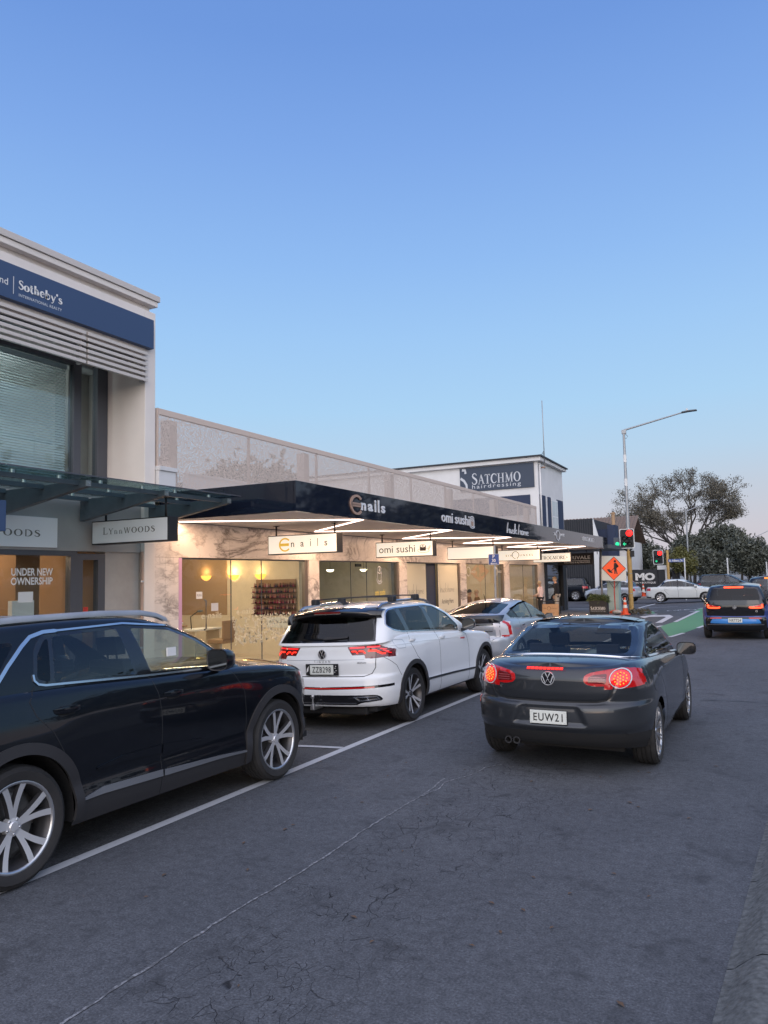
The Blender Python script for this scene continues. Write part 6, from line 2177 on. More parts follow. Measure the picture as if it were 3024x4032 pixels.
def white_suv():
    c = Car('white_suv', 'white SUV parked behind the black one, number plate ZZB298, tail lights lit', (-5.40, 10.96, -.027), 0, BACK)
    cell = .0155
    hubz, Ra = .362, .412
    lo = dict(zb=[(-2.34, .315), (-1.9, .30), (-.95, .27), (.95, .27), (2.0, .24), (2.37, .25)],
              zt=[(-2.34, 1.115), (-1.9, 1.17), (-1.5, 1.185), (-.5, 1.14), (.36, 1.095), (.9, 1.06), (1.5, 1.00), (2.0, .92), (2.37, .82)],
              zc=[(-2.34, 1.13), (-1.5, 1.21), (.4, 1.14), (1.0, 1.10), (1.6, 1.05), (2.0, .97), (2.37, .85)],
              w=[(.26, .855), (.32, .885), (.40, .905), (.50, .915), (.56, .912), (.70, .918), (.90, .922), (1.0, .917), (1.045, .905), (1.10, .885), (1.2, .862)],
              pf=[(-2.4, .985), (-1.4, 1.0), (0, .992), (1.4, 1.0), (2.3, .96)],
              yr=[(.28, -2.235), (.33, -2.30), (.42, -2.325), (.52, -2.335), (.60, -2.325), (.685, -2.305), (.70, -2.262), (.85, -2.268), (.90, -2.262), (.97, -2.245), (1.05, -2.235), (1.12, -2.20)],
              yf=[(.24, 2.28), (.5, 2.37), (.7, 2.35), (.85, 2.28), (1.0, 2.1)],
              Lr=.58, nr=3.3, Lf=.8, nf=2.8, rt=.045)
    def bulge(y, z):
        b = 0
        for yc in (-1.395, 1.395):
            b = b + .022 * np.exp(-((y - yc) / .47) ** 4) * np.exp(-((z - .62) / .36) ** 4)
        return b
    lo['bulge'] = bulge
    gr = dict(zb=[(-2.3, 1.085), (-1.5, 1.15), (.4, 1.06), (1.4, 1.0)],
              zt=[(-2.0, 1.525), (-1.5, 1.562), (-.8, 1.578), (-.3, 1.565), (0.1, 1.52), (.5, 1.45)],
              zc=[(-2.0, 1.575), (-1.5, 1.612), (-.8, 1.632), (-.2, 1.615), (.1, 1.57), (.5, 1.48)],
              w=[(1.0, .880), (1.13, .862), (1.2, .845), (1.35, .793), (1.5, .73), (1.58, .69)],
              yr=[(1.08, -2.245), (1.12, -2.225), (1.25, -2.13), (1.4, -2.02), (1.52, -1.93), (1.58, -1.88)],
              yf=[(1.0, 1.36), (1.12, 1.10), (1.22, .90), (1.38, .54), (1.48, .28), (1.55, .02), (1.58, -.15)],
              Lr=.36, nr=3.4, Lf=.46, nf=2.7, rt=.05)
    dlo = rounded([(-1.92, 1.315), (-1.80, 1.252), (-1.55, 1.212), (-.5, 1.158), (.40, 1.105), (.405, 1.18), (.11, 1.382), (-.27, 1.512), (-.56, 1.538), (-1.52, 1.532), (-1.72, 1.515), (-1.80, 1.47)], .05)
    fw = rounded([(-.48, 1.172), (.355, 1.125), (.345, 1.205), (.07, 1.372), (-.28, 1.498), (-.555, 1.520)], .025)
    rw = rounded([(-1.325, 1.218), (-.625, 1.178), (-.66, 1.522), (-1.385, 1.520)], .025)
    q = rounded([(-1.89, 1.315), (-1.79, 1.268), (-1.60, 1.236), (-1.43, 1.224), (-1.515, 1.515), (-1.71, 1.498), (-1.78, 1.46)], .035)
    rwin = rounded([(0, 1.145), (.715, 1.145), (.665, 1.30), (.615, 1.43), (0, 1.45)], [0, .04, .03, .03, 0])
    g = c.shell(gr, cell, [('trim', 'S', dlo), ('front', 'S', fw), ('rear', 'S', rw), ('quarter', 'S', q),
                           ('blk', 'B', [(0, 1.128), (.742, 1.128), (.69, 1.31), (.63, 1.56), (0, 1.56)]), ('back', 'B', rwin), ('screen', 'F', [(0, 1.1), (.76, 1.1), (.66, 1.5), (0, 1.55)])],
                {'body': ('cabin', M['car_white']), 'trim': ('window_trim', M['black_gloss']), 'front': ('front_door_glass', M['cglass']), 'rear': ('rear_door_glass', M['cglass_dark']), 'quarter': ('quarter_glass', M['cglass_dark']),
                 'blk': ('rear_window_surround', M['black_gloss']), 'back': ('rear_window', M['cglass_dark']), 'screen': ('windscreen', M['cglass'])})
    arF, arR = circle(1.395, hubz, Ra), circle(-1.395, hubz, Ra)
    lampB = [(.365, 1.068), (.755, 1.082), (.93, 1.0), (1.0, .93), (.93, .918), (.615, .918), (.60, .962), (.435, .960)]
    lampS = [(-2.34, 1.10), (-2.20, 1.078), (-2.02, .945), (-2.04, .925), (-2.34, .90)]
    l = c.shell(lo, cell, [('lamp', 'B', lampB), ('lamp', 'S', lampS),
                           ('diff', 'B', rounded([(0, .335), (.50, .335), (.56, .36), (.80, .385), (.81, .41), (.77, .455), (.72, .462), (0, .462)], [0, .01, .02, .02, .01, .03, .02, 0])),
                           ('refl', 'B', [(0, .528), (1.0, .552), (1.0, .585), (0, .562)]),
                           ('sill', 'S', [(-.98, .2), (.98, .2), (.95, .285), (-.95, .29)]), ('hl', 'S', [(1.95, .80), (2.4, .76), (2.4, .88), (2.05, .88)]), ('hl', 'F', [(.45, .74), (.95, .76), (.95, .86), (.5, .83)]),
                           ('arch', 'S', arF), ('arch', 'S', arR)],
                {'body': ('body', M['car_white']), 'lamp': ('tail_light', M['lens_dkred']), 'diff': ('diffuser', M['black_gloss']), 'refl': ('bumper_strip', M['black_gloss']), 'sill': ('sill_cladding', M['plastic']), 'hl': ('headlight', M['headlight'])})
    c.ready()
    c.arches((-1.395, 1.395), hubz, Ra, .34, .89)
    under(c, -2.15, 2.2, .72, .24)
    c.part(MB().box(-.60, .60, -2.20, -1.9, .20, .30), 'rear_valance', M['plastic_dark'], bevel=.02)
    tl = l['lamp']
    for vw in ('B',):
        for sg in (1, -1):
            tl = l['lampR' if sg > 0 else 'lampL']
            # lit bars: one long line on top, stepped claws below
            m1, m2 = M['lamp_red'], M['lamp_amber']
            c.ribbon('light_bar', vw, [(sg * .40, 1.052), (sg * .60, 1.057)], .020, .004, M['lens_glow'], tl)
            c.ribbon('light_bar', vw, [(sg * .625, 1.058), (sg * .775, 1.060)], .020, .004, M['lens_glow'], tl)
            for a in (.43, .525):
                c.ribbon('light_bar', vw, [(sg * a, 1.010), (sg * (a + .055), 1.010), (sg * (a + .085), .982)], .017, .004, m1, tl)
            c.ribbon('light_bar', vw, [(sg * .645, 1.012), (sg * .735, 1.012), (sg * .80, .972), (sg * .835, .970)], .022, .004, m1, tl)
            for k in range(3):
                c.ribbon('light_bar', vw, [(sg * (.775 + .03 * k), 1.035 - .022 * k), (sg * (.84 + .02 * k), 1.020 - .026 * k)], .010, .004, M['lens_glow'], tl)
    c.ribbon('reflector', 'B', [(-.735, .556), (-.06, .546), (.06, .546), (.735, .556)], .018, .003, M['lens_red'])
    # exhaust finishers with slots
    for sg in (1, -1):
        pts = [(sg * .47, .442), (sg * .755, .438), (sg * .775, .405), (sg * .54, .392)]
        c.ribbon('exhaust_trim', 'B', pts, .012, .012, M['chrome'], closed=True)
        c.ribbon('exhaust_trim', 'B', [(sg * .64, .44), (sg * .66, .395)], .010, .010, M['chrome'])
    c.ribbon('diffuser_strip', 'B', [(-.50, .362), (.50, .362)], .010, .008, M['chrome'])
    gap = M['plastic_dark']
    # hatch, bumper, door and fuel-flap lines
    c.ribbon('shut_line', 'B', [(-.735, 1.12), (-.74, .92), (-.735, .80), (-.69, .725), (-.60, .693), (.60, .693), (.69, .725), (.735, .80), (.74, .92), (.735, 1.12)], .008, .001, gap)
    c.ribbon('tailgate_crease', 'B', [(-.60, .905), (.60, .905)], .006, .001, M['car_silver'])
    for pl in ([(-.52, 1.155), (-.46, 1.0), (-.45, .7), (-.455, .28)], [(-1.40, 1.20), (-1.44, 1.05), (-1.30, .86), (-1.09, .72)], [(.42, 1.10), (.62, 1.02), (.70, .8), (.69, .28)]):
        c.ribbon('shut_line', ['R', 'L'], pl, .007, .0008, gap)
    c.ribbon('fuel_flap_line', 'R', rounded([(-1.90, 1.13), (-1.62, 1.11), (-1.60, 1.0), (-1.85, 1.01)], .05), .006, .0008, M['car_silver'], closed=True)
    c.ribbon('shut_line', ['R', 'L'], [(-2.08, .92), (-1.90, .80), (-1.80, .66)], .006, .0008, gap)
    c.ribbon('shoulder_crease', ['R', 'L'], [(-2.05, 1.062), (-1.0, 1.045), (.5, .985)], .010, .004, M['car_white'])
    for yc in (1.395, -1.395):
        c.ribbon('arch_cladding', ['R', 'L'], circle(yc, hubz, Ra + .026, 60, -10, 190), .060, .014, M['plastic'])
    c.ribbon('side_strip', ['R', 'L'], [(-.97, .505), (0, .485), (.92, .455)], .028, .010, M['black_gloss'])
    c.ribbon('side_strip_chrome', ['R', 'L'], [(-.97, .520), (0, .50), (.92, .470)], .007, .014, M['chrome'])
    c.ribbon('chrome_window_line', ['R', 'L'], dlo, .015, .006, M['chrome'], closed=True)
    c.handle(-1.36, 1.085, .2, M['car_white'], .04)
    c.handle(-.33, 1.045, .2, M['car_white'], .04)
    c.patch('wing_badge', ['R', 'L'], [(.36, .965), (.54, .955), (.53, .985), (.37, .99)], .004, M['lens_red'], rows=4, cols=6)
    # tailgate spoiler, gloss black
    mb = MB()
    rows = []
    for i in range(25):
        x = -.72 + 1.44 * i / 24
        k = abs(x) / .72
        yb = -1.90 + .10 * k ** 2.2
        ext = .19 * (1 - .55 * k ** 5)
        zt_ = 1.572 - .055 * k ** 2
        rows.append([(x, yb + .06, zt_ + .012), (x, yb - ext * .5, zt_ - .002), (x, yb - ext, zt_ - .040), (x, yb - ext - .004, zt_ - .075), (x, yb - ext + .01, zt_ - .10), (x, yb - .02, zt_ - .135), (x, yb + .08, zt_ - .05)])
    mb.grid(rows)
    sp_ = c.part(mb, 'roof_spoiler', M['black_gloss'], smooth=50)
    for sg in (1, -1):
        c.part(MB().add([(sg * .66, -1.90, 1.53), (sg * .70, -1.99, 1.48), (sg * .685, -2.04, 1.37), (sg * .655, -1.98, 1.36), (sg * .64, -1.93, 1.44)], [(0, 1, 2, 3, 4)]), 'spoiler_fin', M['black_gloss'], sp_)
    c.part(MB().box(-.20, .20, -2.096, -2.088, 1.502, 1.530), 'high_brake_light', M['lens_dkred'], sp_)
    c.part(MB().box(-.21, .21, -2.094, -2.086, 1.496, 1.502), 'brake_light_trim', M['chrome'], sp_)
    # rear wiper
    c.ribbon('rear_wiper', 'B', [(.0, 1.165), (.30, 1.18), (.36, 1.185)], .022, .02, M['black'])
    # rails with two cross bars, aerial
    for sg in (1, -1):
        pts = [(-1.82, 1.55), (-1.70, 1.595), (-1.2, 1.632), (-.6, 1.638), (-.28, 1.61), (-.14, 1.565)]
        mb = MB().grid([[(sg * (.625 + dx), y, z + dz) for dx, dz in ((-.018, -.025), (-.018, .004), (0, .012), (.018, .002), (.018, -.025))] for y, z in pts])
        c.part(mb, 'roof_rail', M['chrome'], smooth=50)
    for y in (-1.38, -.62):
        mb = MB()
        mb.grid([[(x, y + dy, 1.675 + .018 * (1 - (x / .66) ** 2) + dz) for dy, dz in ((-.04, 0), (-.03, .018), (.03, .018), (.04, 0), (-.04, 0))] for x in np.linspace(-.66, .66, 9)])
        o = c.part(mb, 'roof_bar', M['black'], smooth=40)
        for sg in (1, -1):
            c.part(MB().box(sg * .58, sg * .68, y - .055, y + .055, 1.615, 1.70), 'bar_foot', M['black'], o, bevel=.02)
    c.part(MB().prism([(-1.66, 1.60), (-1.50, 1.612), (-1.62, 1.675), (-1.66, 1.68)], 'x', -.012, .012), 'roof_aerial', M['black'], bevel=.005)
    c.mirror((1.03, .52, 1.185), .105, .17, .085, M['black_gloss'], foot=(.88, .56, 1.09))
    c.emblem((0, -2.268, .980), .062, 'vw')
    put_text(text_mesh('TIGUAN', 1.9, .01), 'model_lettering', M['chrome'], (0, -2.278, .888), (1, 0, 0), (0, 0, 1), height=.027, width=.25, parent=c.root, local=True, center=True)
    put_text(text_mesh('4MOTION', 1.1, .02), 'drive_lettering', M['black_ink'], (.575, -2.246, .866), (1, .04, 0), (0, 0, 1), height=.017, width=.13, parent=c.root, local=True, center=True)
    p = c.plate('ZZB298', (.0, -2.292, .785), .36, .125, frame=(.50, .150))
    for k, (dx, dz) in enumerate(((.212, .02), (.226, -.01), (.205, -.03), (.222, .045))):
        c.part(MB().lathe([(0, .0), (.007, .0), (.007, -.004)], 6, 'y', (dx, -2.302, .785 + dz)), 'plate_star', M['white'], p)
    c.part(MB().add([(-.235, -2.3005, .745), (-.205, -2.3005, .77), (-.195, -2.3005, .835), (-.225, -2.3005, .80)], [(0, 1, 2, 3)]), 'plate_fern', M['white'], p)
    # tow ball
    mb = MB().lathe([(0, .475), (.02, .468), (.026, .45), (.02, .432), (.011, .425), (.011, .36), (.03, .355), (.03, .30)], 14, 'z', (-.09, -2.40, 0))
    mb.box(-.12, -.06, -2.42, -2.15, .285, .325)
    c.part(mb, 'tow_ball', M['steel'], smooth=40)
    c.seats([(.0, 2), (-.95, 3)], .60, .5, .58, M['int_car_dark'])
    c.part(MB().box(-.8, .8, .5, .95, .80, 1.0), 'dashboard', M['int_car_dark'], bevel=.06)
    c.steering(.36, .42, .98)
    st = dict(n=5, arms=[(-.12, -.20, .024, .040), (.12, .20, .024, .040)], x0=.55, x1=.86, rot=PI / 2, nuts=True, lip=M['rim_dark'], side=M['black'], hub=M['rim_dark'])
    c.wheels((-1.395, 1.395), .905, .362, .272, .255, st)
    return c


def grey_coupe():
    c = Car('grey_convertible', 'dark grey coupe-cabriolet in the road, number plate EUW21, brake lights on', (-2.055, 9.61, 0), -R(.5))
    cell = .0145
    hubz, Ra = .322, .352
    lo = dict(zb=[(-2.2, .30), (-1.8, .25), (-.9, .20), (.9, .20), (1.8, .20), (2.2, .24)],
              zt=[(-2.2, 1.0), (-2.0, 1.035), (-1.6, 1.06), (-1.0, 1.045), (0, .985), (.8, .935), (1.3, .90), (1.8, .80), (2.2, .66)],
              zc=[(-2.2, 1.035), (-2.0, 1.075), (-1.6, 1.10), (-1.0, 1.10), (0, 1.06), (.8, 1.0), (1.3, .955), (1.8, .86), (2.2, .70)],
              w=[(.18, .82), (.26, .858), (.34, .878), (.5, .893), (.66, .898), (.80, .892), (.88, .876), (.96, .845), (1.06, .795)],
              pf=[(-2.2, .975), (-1.7, .99), (-1.2, 1.0), (1.1, .995), (2.2, .90)],
              yr=[(.26, -2.09), (.33, -2.15), (.45, -2.195), (.50, -2.205), (.62, -2.20), (.675, -2.185), (.70, -2.135), (.80, -2.150), (.90, -2.150), (.98, -2.130), (1.03, -2.105)],
              yf=[(.2, 2.1), (.45, 2.21), (.6, 2.19), (.75, 2.05), (.9, 1.8)],
              Lr=.80, nr=2.85, Lf=.95, nf=2.4, rt=.055, cp=2.6)
    def bulge(y, z):
        b = 0
        for yc in (-1.285, 1.285):
            b = b + .016 * np.exp(-((y - yc) / .42) ** 4) * np.exp(-((z - .55) / .33) ** 4)
        return b
    lo['bulge'] = bulge
    sm = lambda a, b, v: np.clip((v - a) / (b - a), 0, 1) ** 2 * (3 - 2 * np.clip((v - a) / (b - a), 0, 1))
    lid = [(0, .700), (.44, .706), (.53, .722), (.575, .765), (.60, .84), (.64, .95), (.66, 1.03)]
    def push(x, z):
        ax = np.abs(x)
        # plate recess in the bumper, open at its top
        wz = .27 + (.68 - z) * .45
        d = .030 * (1 - sm(wz - .035, wz + .035, ax)) * sm(.478, .505, z) * (1 - sm(.645, .69, z))
        # step under the bumper bar
        d = d + .022 * (1 - sm(.425, .452, z))
        # groove round the boot lid
        P = np.stack([ax.ravel(), z.ravel()], 1)
        q, dist = near_line(P, lid)
        d = d + .014 * np.exp(-(dist.reshape(x.shape) / .011) ** 2)
        return d
    lo['push'] = push
    gr = dict(zb=[(-1.7, 1.03), (-1.0, 1.03), (0, .97), (.9, .91), (1.4, .88)],
              zt=[(-1.4, 1.26), (-1.0, 1.335), (-.6, 1.375), (-.1, 1.388), (.2, 1.372), (.5, 1.31), (.8, 1.2)],
              zc=[(-1.4, 1.29), (-1.0, 1.375), (-.6, 1.418), (-.1, 1.435), (.2, 1.418), (.5, 1.355), (.8, 1.24)],
              w=[(.88, .80), (1.0, .782), (1.1, .750), (1.2, .728), (1.3, .698), (1.39, .655)],
              yr=[(1.0, -1.66), (1.08, -1.56), (1.18, -1.27), (1.28, -.99), (1.34, -.80), (1.385, -.58)],
              yf=[(.9, 1.42), (1.0, 1.20), (1.1, .97), (1.2, .74), (1.3, .47), (1.36, .25), (1.39, .05)],
              Lr=.42, nr=3.3, Lf=.5, nf=2.5, rt=.07, cp=3.0)
    dlo = rounded([(-1.06, 1.098), (-1.02, 1.05), (0.0, 1.005), (.86, .945), (.90, 1.0), (.62, 1.165), (.26, 1.315), (-.08, 1.365), (-.45, 1.352), (-.80, 1.262)], .05)
    sw = rounded([(-.985, 1.098), (-.95, 1.066), (0.0, 1.022), (.80, .966), (.80, 1.015), (.58, 1.15), (.23, 1.292), (-.09, 1.340), (-.43, 1.326), (-.76, 1.24)], .04)
    rwin = rounded([(0, 1.108), (.640, 1.108), (.615, 1.22), (.572, 1.315), (0, 1.338)], [0, .07, .03, .07, 0])
    rblk = rounded([(0, 1.080), (.705, 1.080), (.680, 1.22), (.632, 1.342), (0, 1.364)], [0, .07, .03, .07, 0])
    g = c.shell(gr, cell, [('trim', 'S', dlo), ('side', 'S', sw), ('blk', 'B', rblk), ('back', 'B', rwin), ('screen', 'F', [(0, 1.0), (.66, 1.0), (.54, 1.33), (0, 1.38)])],
                {'body': ('cabin', M['car_grey']), 'trim': ('window_trim', M['black']), 'side': ('door_glass', M['cglass_green']), 'blk': ('rear_window_surround', M['black_gloss']), 'back': ('rear_window', M['cglass_back']), 'screen': ('windscreen', M['cglass_green'])})
    arF, arR = circle(1.285, hubz, Ra), circle(-1.285, hubz, Ra)
    cz = .925
    lampB = rounded([(.345, .955), (.40, .985), (.56, 1.012), (.66, 1.022), (.76, 1.01), (.86, .97), (1.0, .90), (1.0, .865), (.80, .868), (.72, .842), (.64, .836), (.56, .862), (.45, .858), (.37, .872), (.335, .905)], .015)
    lampS = [(-2.2, 1.03), (-2.0, 1.0), (-1.80, .905), (-1.70, .86), (-1.74, .85), (-2.2, .82)]
    l = c.shell(lo, cell, [('lamp', 'B', lampB), ('lamp', 'S', lampS), ('low', 'B', [(0, .2), (.95, .2), (.95, .405), (.80, .408), (0, .420)]),
                           ('hl', 'S', [(1.6, .62), (2.3, .55), (2.3, .75), (1.7, .74)]), ('arch', 'S', arF), ('arch', 'S', arR)],
                {'body': ('body', M['car_grey']), 'lamp': ('tail_light', M['lens_red']), 'low': ('lower_bumper', M['plastic_dark']), 'hl': ('headlight', M['headlight'])})
    c.ready()
    c.arches((-1.285, 1.285), hubz, Ra, .33, .86)
    under(c, -1.75, 2.0, .62, .19)
    tl = l['lamp']
    gap = M['plastic_dark']
    for sg in (1, -1):
        tl = l['lampR' if sg > 0 else 'lampL']
        X = sg * .655
        c.ribbon('lamp_ring', 'B', [(X + .088 * math.cos(a), cz + .088 * math.sin(a)) for a in [2 * PI * k / 32 for k in range(32)]], .008, .005, M['lens_clear'], tl, closed=True, dens=.01)
        c.patch('brake_lamp', 'B', [(X + .078 * math.cos(2 * PI * k / 24), cz + .078 * math.sin(2 * PI * k / 24)) for k in range(24)], .003, M['lens_glow'], tl, rows=10, cols=10, skirt=.002)
        k = 0
        for r_, n in ((.0, 1), (.026, 6), (.052, 12)):
            for i in range(n):
                a = 2 * PI * i / n + r_ * 20
                p, nn = c.hit('B', X + r_ * math.cos(a), cz + r_ * math.sin(a))
                c.part(MB().ell(p + nn * .004, .0085, .005, .0085, 8, 6), 'brake_led', M['lamp_amber'], tl, smooth=True)
        c.patch('reverse_lamp', 'B', rounded([(sg * .375, .885), (sg * .535, .878), (sg * .545, .975), (sg * .44, .968), (sg * .385, .945)], .01), .003, M['lens_dkred'], tl, rows=8, cols=8, skirt=.002)
        for j in range(3):
            c.ribbon('lens_rib', 'B', [(sg * .40, .90 + .021 * j), (sg * .53, .898 + .021 * j)], .006, .005, M['lens_rib'], tl)
    # high brake light in the boot lip
    for i in range(9):
        c.ribbon('high_brake_light', 'B', [(-.225 + .041 * i, 1.012), (-.225 + .041 * i + .033, 1.012)], .015, .005, M['lamp_red'] if i % 2 else M['lamp_red'], dens=.01)
    c.ribbon('brake_light_housing', 'B', [(-.245, 1.012), (.165, 1.012)], .034, .002, M['lens_dkred'])
    # shut lines: boot lid, bumper, doors
    c.ribbon('shut_line', 'B', [(-.66, 1.02), (-.60, .84), (-.575, .765), (-.53, .722), (-.44, .706), (0, .700), (.44, .706), (.53, .722), (.575, .765), (.60, .84), (.66, 1.02)], .013, .001, gap)
    c.ribbon('shut_line', 'B', [(-.89, .70), (-.70, .665), (-.5, .655)], .005, .001, gap)
    for pl in ([(-1.02, 1.045), (-1.02, .95), (-.96, .82), (-.80, .66), (-.66, .50), (-.62, .22)], [(.72, .93), (.80, .85), (.83, .6), (.80, .22)]):
        c.ribbon('shut_line', ['R', 'L'], pl, .007, .0008, gap)
    c.patch('fuel_flap', 'R', circle(-1.43, .83, .085, 24), .002, M['car_grey'], rows=10, cols=10)
    # bright line round the base of the roof
    c.ribbon('chrome_belt_line', ['R', 'L'], [(-1.12, 1.06), (-1.0, 1.048), (0, .998), (.86, .938)], .022, .008, M['chrome'])
    mb = MB()
    rows = []
    for i in range(49):
        ph = PI / 2 * (-1 + 2 * i / 48) * .985
        k = abs(math.sin(ph)) ** (2 / 3.1)
        x = math.copysign(.757 * k, ph)
        y = -1.545 + .42 * (1 - abs(math.cos(ph)) ** (2 / 3.1))
        p, n = c.hit('T', x * 1.015, y - .03)
        z = min(p.z, 1.112 - .052 * k ** 2.4) + .004
        rows.append([(x * 1.022, y - .022, z - .01), (x * 1.018, y - .016, z + .006), (x * 1.006, y - .004, z + .008), (x, y + .012, z - .004)])
    mb.grid(rows)
    c.part(mb, 'roof_base_trim', M['chrome'], smooth=40)
    # hard-top joint lines
    c.ribbon('roof_joint', 'T', [(-.66, -.62), (0, -.72), (.66, -.62)], .010, .001, gap)
    for sg in (1, -1):
        c.ribbon('roof_joint', 'T', [(sg * .56, -.62), (sg * .565, .0), (sg * .54, .3)], .008, .001, gap)
    c.part(MB().prism([(-.52, 1.44), (-.44, 1.446), (-.50, 1.47)], 'x', -.2, -.185), 'roof_aerial', M['black'])
    # bumper: recessed plate panel with its step
    c.plate('EUW21', (.0, -2.196, .560), .36, .125, (0, -1, .06), (0, .06, 1))
    for sx, sz in ((-.165, .05), (.165, .05), (-.165, -.05), (.165, -.05)):
        c.part(MB().ell((sx, -2.208 + sz * .06, .560 + sz), .004, .003, .004, 6, 4), 'plate_screw', M['steel'])
    for sg in (-1,):
        c.patch('bumper_reflector', 'R' if sg > 0 else 'L', rounded([(-1.86, .615), (-1.80, .615), (-1.80, .69), (-1.85, .69)], .01), .003, M['lens_red'], rows=6, cols=4)
    c.emblem((0, -2.155, .925), .066, 'vw')
    put_text(text_mesh('EOS', 1.2, .01), 'model_lettering', M['chrome'], (-.46, -2.094, .826), (1, -.10, 0), (0, 0, 1), height=.030, width=.10, parent=c.root, local=True, center=True)
    # twin exhaust
    for x in (-.44, -.355):
        c.part(MB().lathe([(.026, 0), (.036, 0), (.036, .25), (.026, .25), (.026, 0)], 18, 'y', (x, -2.11, .300)), 'exhaust_pipe', M['rim_dark'], smooth=40)
    c.mirror((.965, .70, .985), .115, .14, .078, M['car_grey'], foot=(.80, .74, .92))
    c.seats([(-.15, 2)], .38, .50, .58, M['int_car'])
    c.seats([(-.98, 2)], .50, .52, .40, M['int_car'])
    c.part(MB().box(-.76, .76, -1.5, -1.10, .96, 1.05), 'parcel_shelf', M['int_car_dark'], bevel=.03)
    c.part(MB().box(-.75, .75, .62, 1.1, .70, .93), 'dashboard', M['int_car_dark'], bevel=.06)
    c.steering(.35, .5, .84)
    st = dict(n=11, arms=[(-.05, -.08, .010, .016), (.05, .08, .010, .016)], x0=.66, x1=.92, rot=PI / 2, face=M['rim_grey'], side=M['rim_grey'], lip=M['rim_grey'], hub=M['rim_grey'])
    c.wheels((-1.285, 1.285), .885, .322, .238, .235, st)
    return c
black_suv()
white_suv()
grey_coupe()
def silver_hatch():
    c = Car('silver_hatchback', 'silver fastback hatchback parked in front of the white SUV', (-5.82, 17.29, -.06), 0, BACK)
    cell = .02
    hubz, Ra = .315, .35
    lo = dict(zb=[(-2.24, .24), (-.9, .20), (.9, .20), (2.24, .2)],
              zt=[(-2.24, 1.03), (-1.7, 1.065), (-1.0, 1.04), (.5, .965), (1.1, .925), (1.7, .82), (2.24, .64)],
              zc=[(-2.24, 1.05), (-1.0, 1.08), (.6, 1.02), (1.1, .97), (1.7, .88), (2.24, .68)],
              w=[(.18, .80), (.26, .845), (.45, .87), (.7, .873), (.85, .868), (.95, .845), (1.07, .79)],
              pf=[(-2.24, .95), (-1.2, 1.0), (1.1, .995), (2.2, .90)],
              yr=[(.2, -2.11), (.3, -2.19), (.45, -2.235), (.62, -2.235), (.70, -2.22), (.72, -2.17), (.95, -2.20), (1.05, -2.19)],
              yf=[(.2, 2.12), (.45, 2.24), (.6, 2.2), (.75, 2.0), (.95, 1.8)], Lr=.62, nr=3.0, Lf=1.0, nf=2.4, rt=.05)
    gr = dict(zb=[(-2.2, 1.0), (-1, 1.0), (.5, .93), (1.6, .88)],
              zt=[(-2.2, 1.135), (-1.9, 1.19), (-1.4, 1.285), (-.8, 1.385), (-.2, 1.43), (.2, 1.42), (.6, 1.33)],
              zc=[(-2.2, 1.16), (-1.9, 1.225), (-1.4, 1.335), (-.8, 1.44), (-.2, 1.49), (.2, 1.475), (.6, 1.37)],
              w=[(.9, .835), (1.02, .805), (1.15, .755), (1.3, .68), (1.43, .60)], pf=[(-2.2, .90), (-1.2, .985), (-.5, 1.0), (1, 1.0)],
              yr=[(.95, -2.18), (1.14, -2.20), (1.2, -2.15), (1.45, -2.1)], yf=[(.88, 1.62), (1.0, 1.32), (1.1, 1.06), (1.2, .78), (1.3, .48), (1.38, .2), (1.43, -.05)],
              Lr=.55, nr=3.0, Lf=.5, nf=2.5, rt=.035)
    dlo = rounded([(-1.60, 1.085), (-1.74, 1.175), (-1.30, 1.275), (-.7, 1.365), (-.1, 1.395), (.25, 1.335), (.58, 1.18), (.86, 1.0), (.84, .965), (-.2, 1.015)], .03)
    q = rounded([(-1.56, 1.095), (-1.67, 1.168), (-1.38, 1.235), (-1.22, 1.08)], .02)
    rw = rounded([(-1.16, 1.078), (-1.28, 1.25), (-.75, 1.335), (-.33, 1.365), (-.30, 1.04)], .02)
    fw = rounded([(-.22, 1.036), (-.24, 1.37), (.2, 1.325), (.53, 1.17), (.78, 1.005), (.78, .985)], .02)
    c.shell(gr, cell, [('trim', 'S', dlo), ('q', 'S', q), ('rw', 'S', rw), ('fw', 'S', fw), ('gl', 'T', rounded([(0, -1.98), (.60, -1.93), (.56, -1.05), (0, -1.0)], [0, .1, .1, 0])), ('sub', 'B', [(0, .99), (.68, .99), (.70, 1.16), (0, 1.18)]), ('screen', 'F', [(0, 1.0), (.70, 1.0), (.57, 1.36), (0, 1.42)])],
            {'body': ('cabin', M['car_silver']), 'trim': ('window_trim', M['black']), 'q': ('quarter_glass', M['cglass_dark']), 'rw': ('rear_door_glass', M['cglass_green']), 'fw': ('front_door_glass', M['cglass_green']), 'gl': ('rear_window', M['cglass_dark']), 'sub': ('lower_rear_window', M['black_gloss']), 'screen': ('windscreen', M['cglass_green'])})
    lampB = rounded([(.655, 1.06), (.80, 1.02), (.95, .93), (.95, .72), (.66, .705), (.66, .80)], .01)
    lampS = [(-2.24, 1.05), (-2.02, .98), (-1.93, .86), (-1.95, .74), (-2.24, .70)]
    l = c.shell(lo, cell, [('sub', 'B', [(0, .955), (.66, .965), (.66, 1.1), (0, 1.1)]), ('lamp', 'B', lampB), ('lamp', 'S', lampS), ('low', 'B', [(0, .2), (.95, .2), (.95, .30), (0, .30)]), ('arch', 'S', circle(1.35, hubz, Ra)), ('arch', 'S', circle(-1.35, hubz, Ra))],
                {'body': ('body', M['car_silver']), 'sub': ('tailgate_panel', M['black_gloss']), 'lamp': ('tail_light', M['lens_clear']), 'low': ('lower_bumper', M['plastic_dark'])})
    c.ready()
    c.arches((-1.35, 1.35), hubz, Ra, .3, .84)
    under(c, -1.8, 2.0, .6, .18)
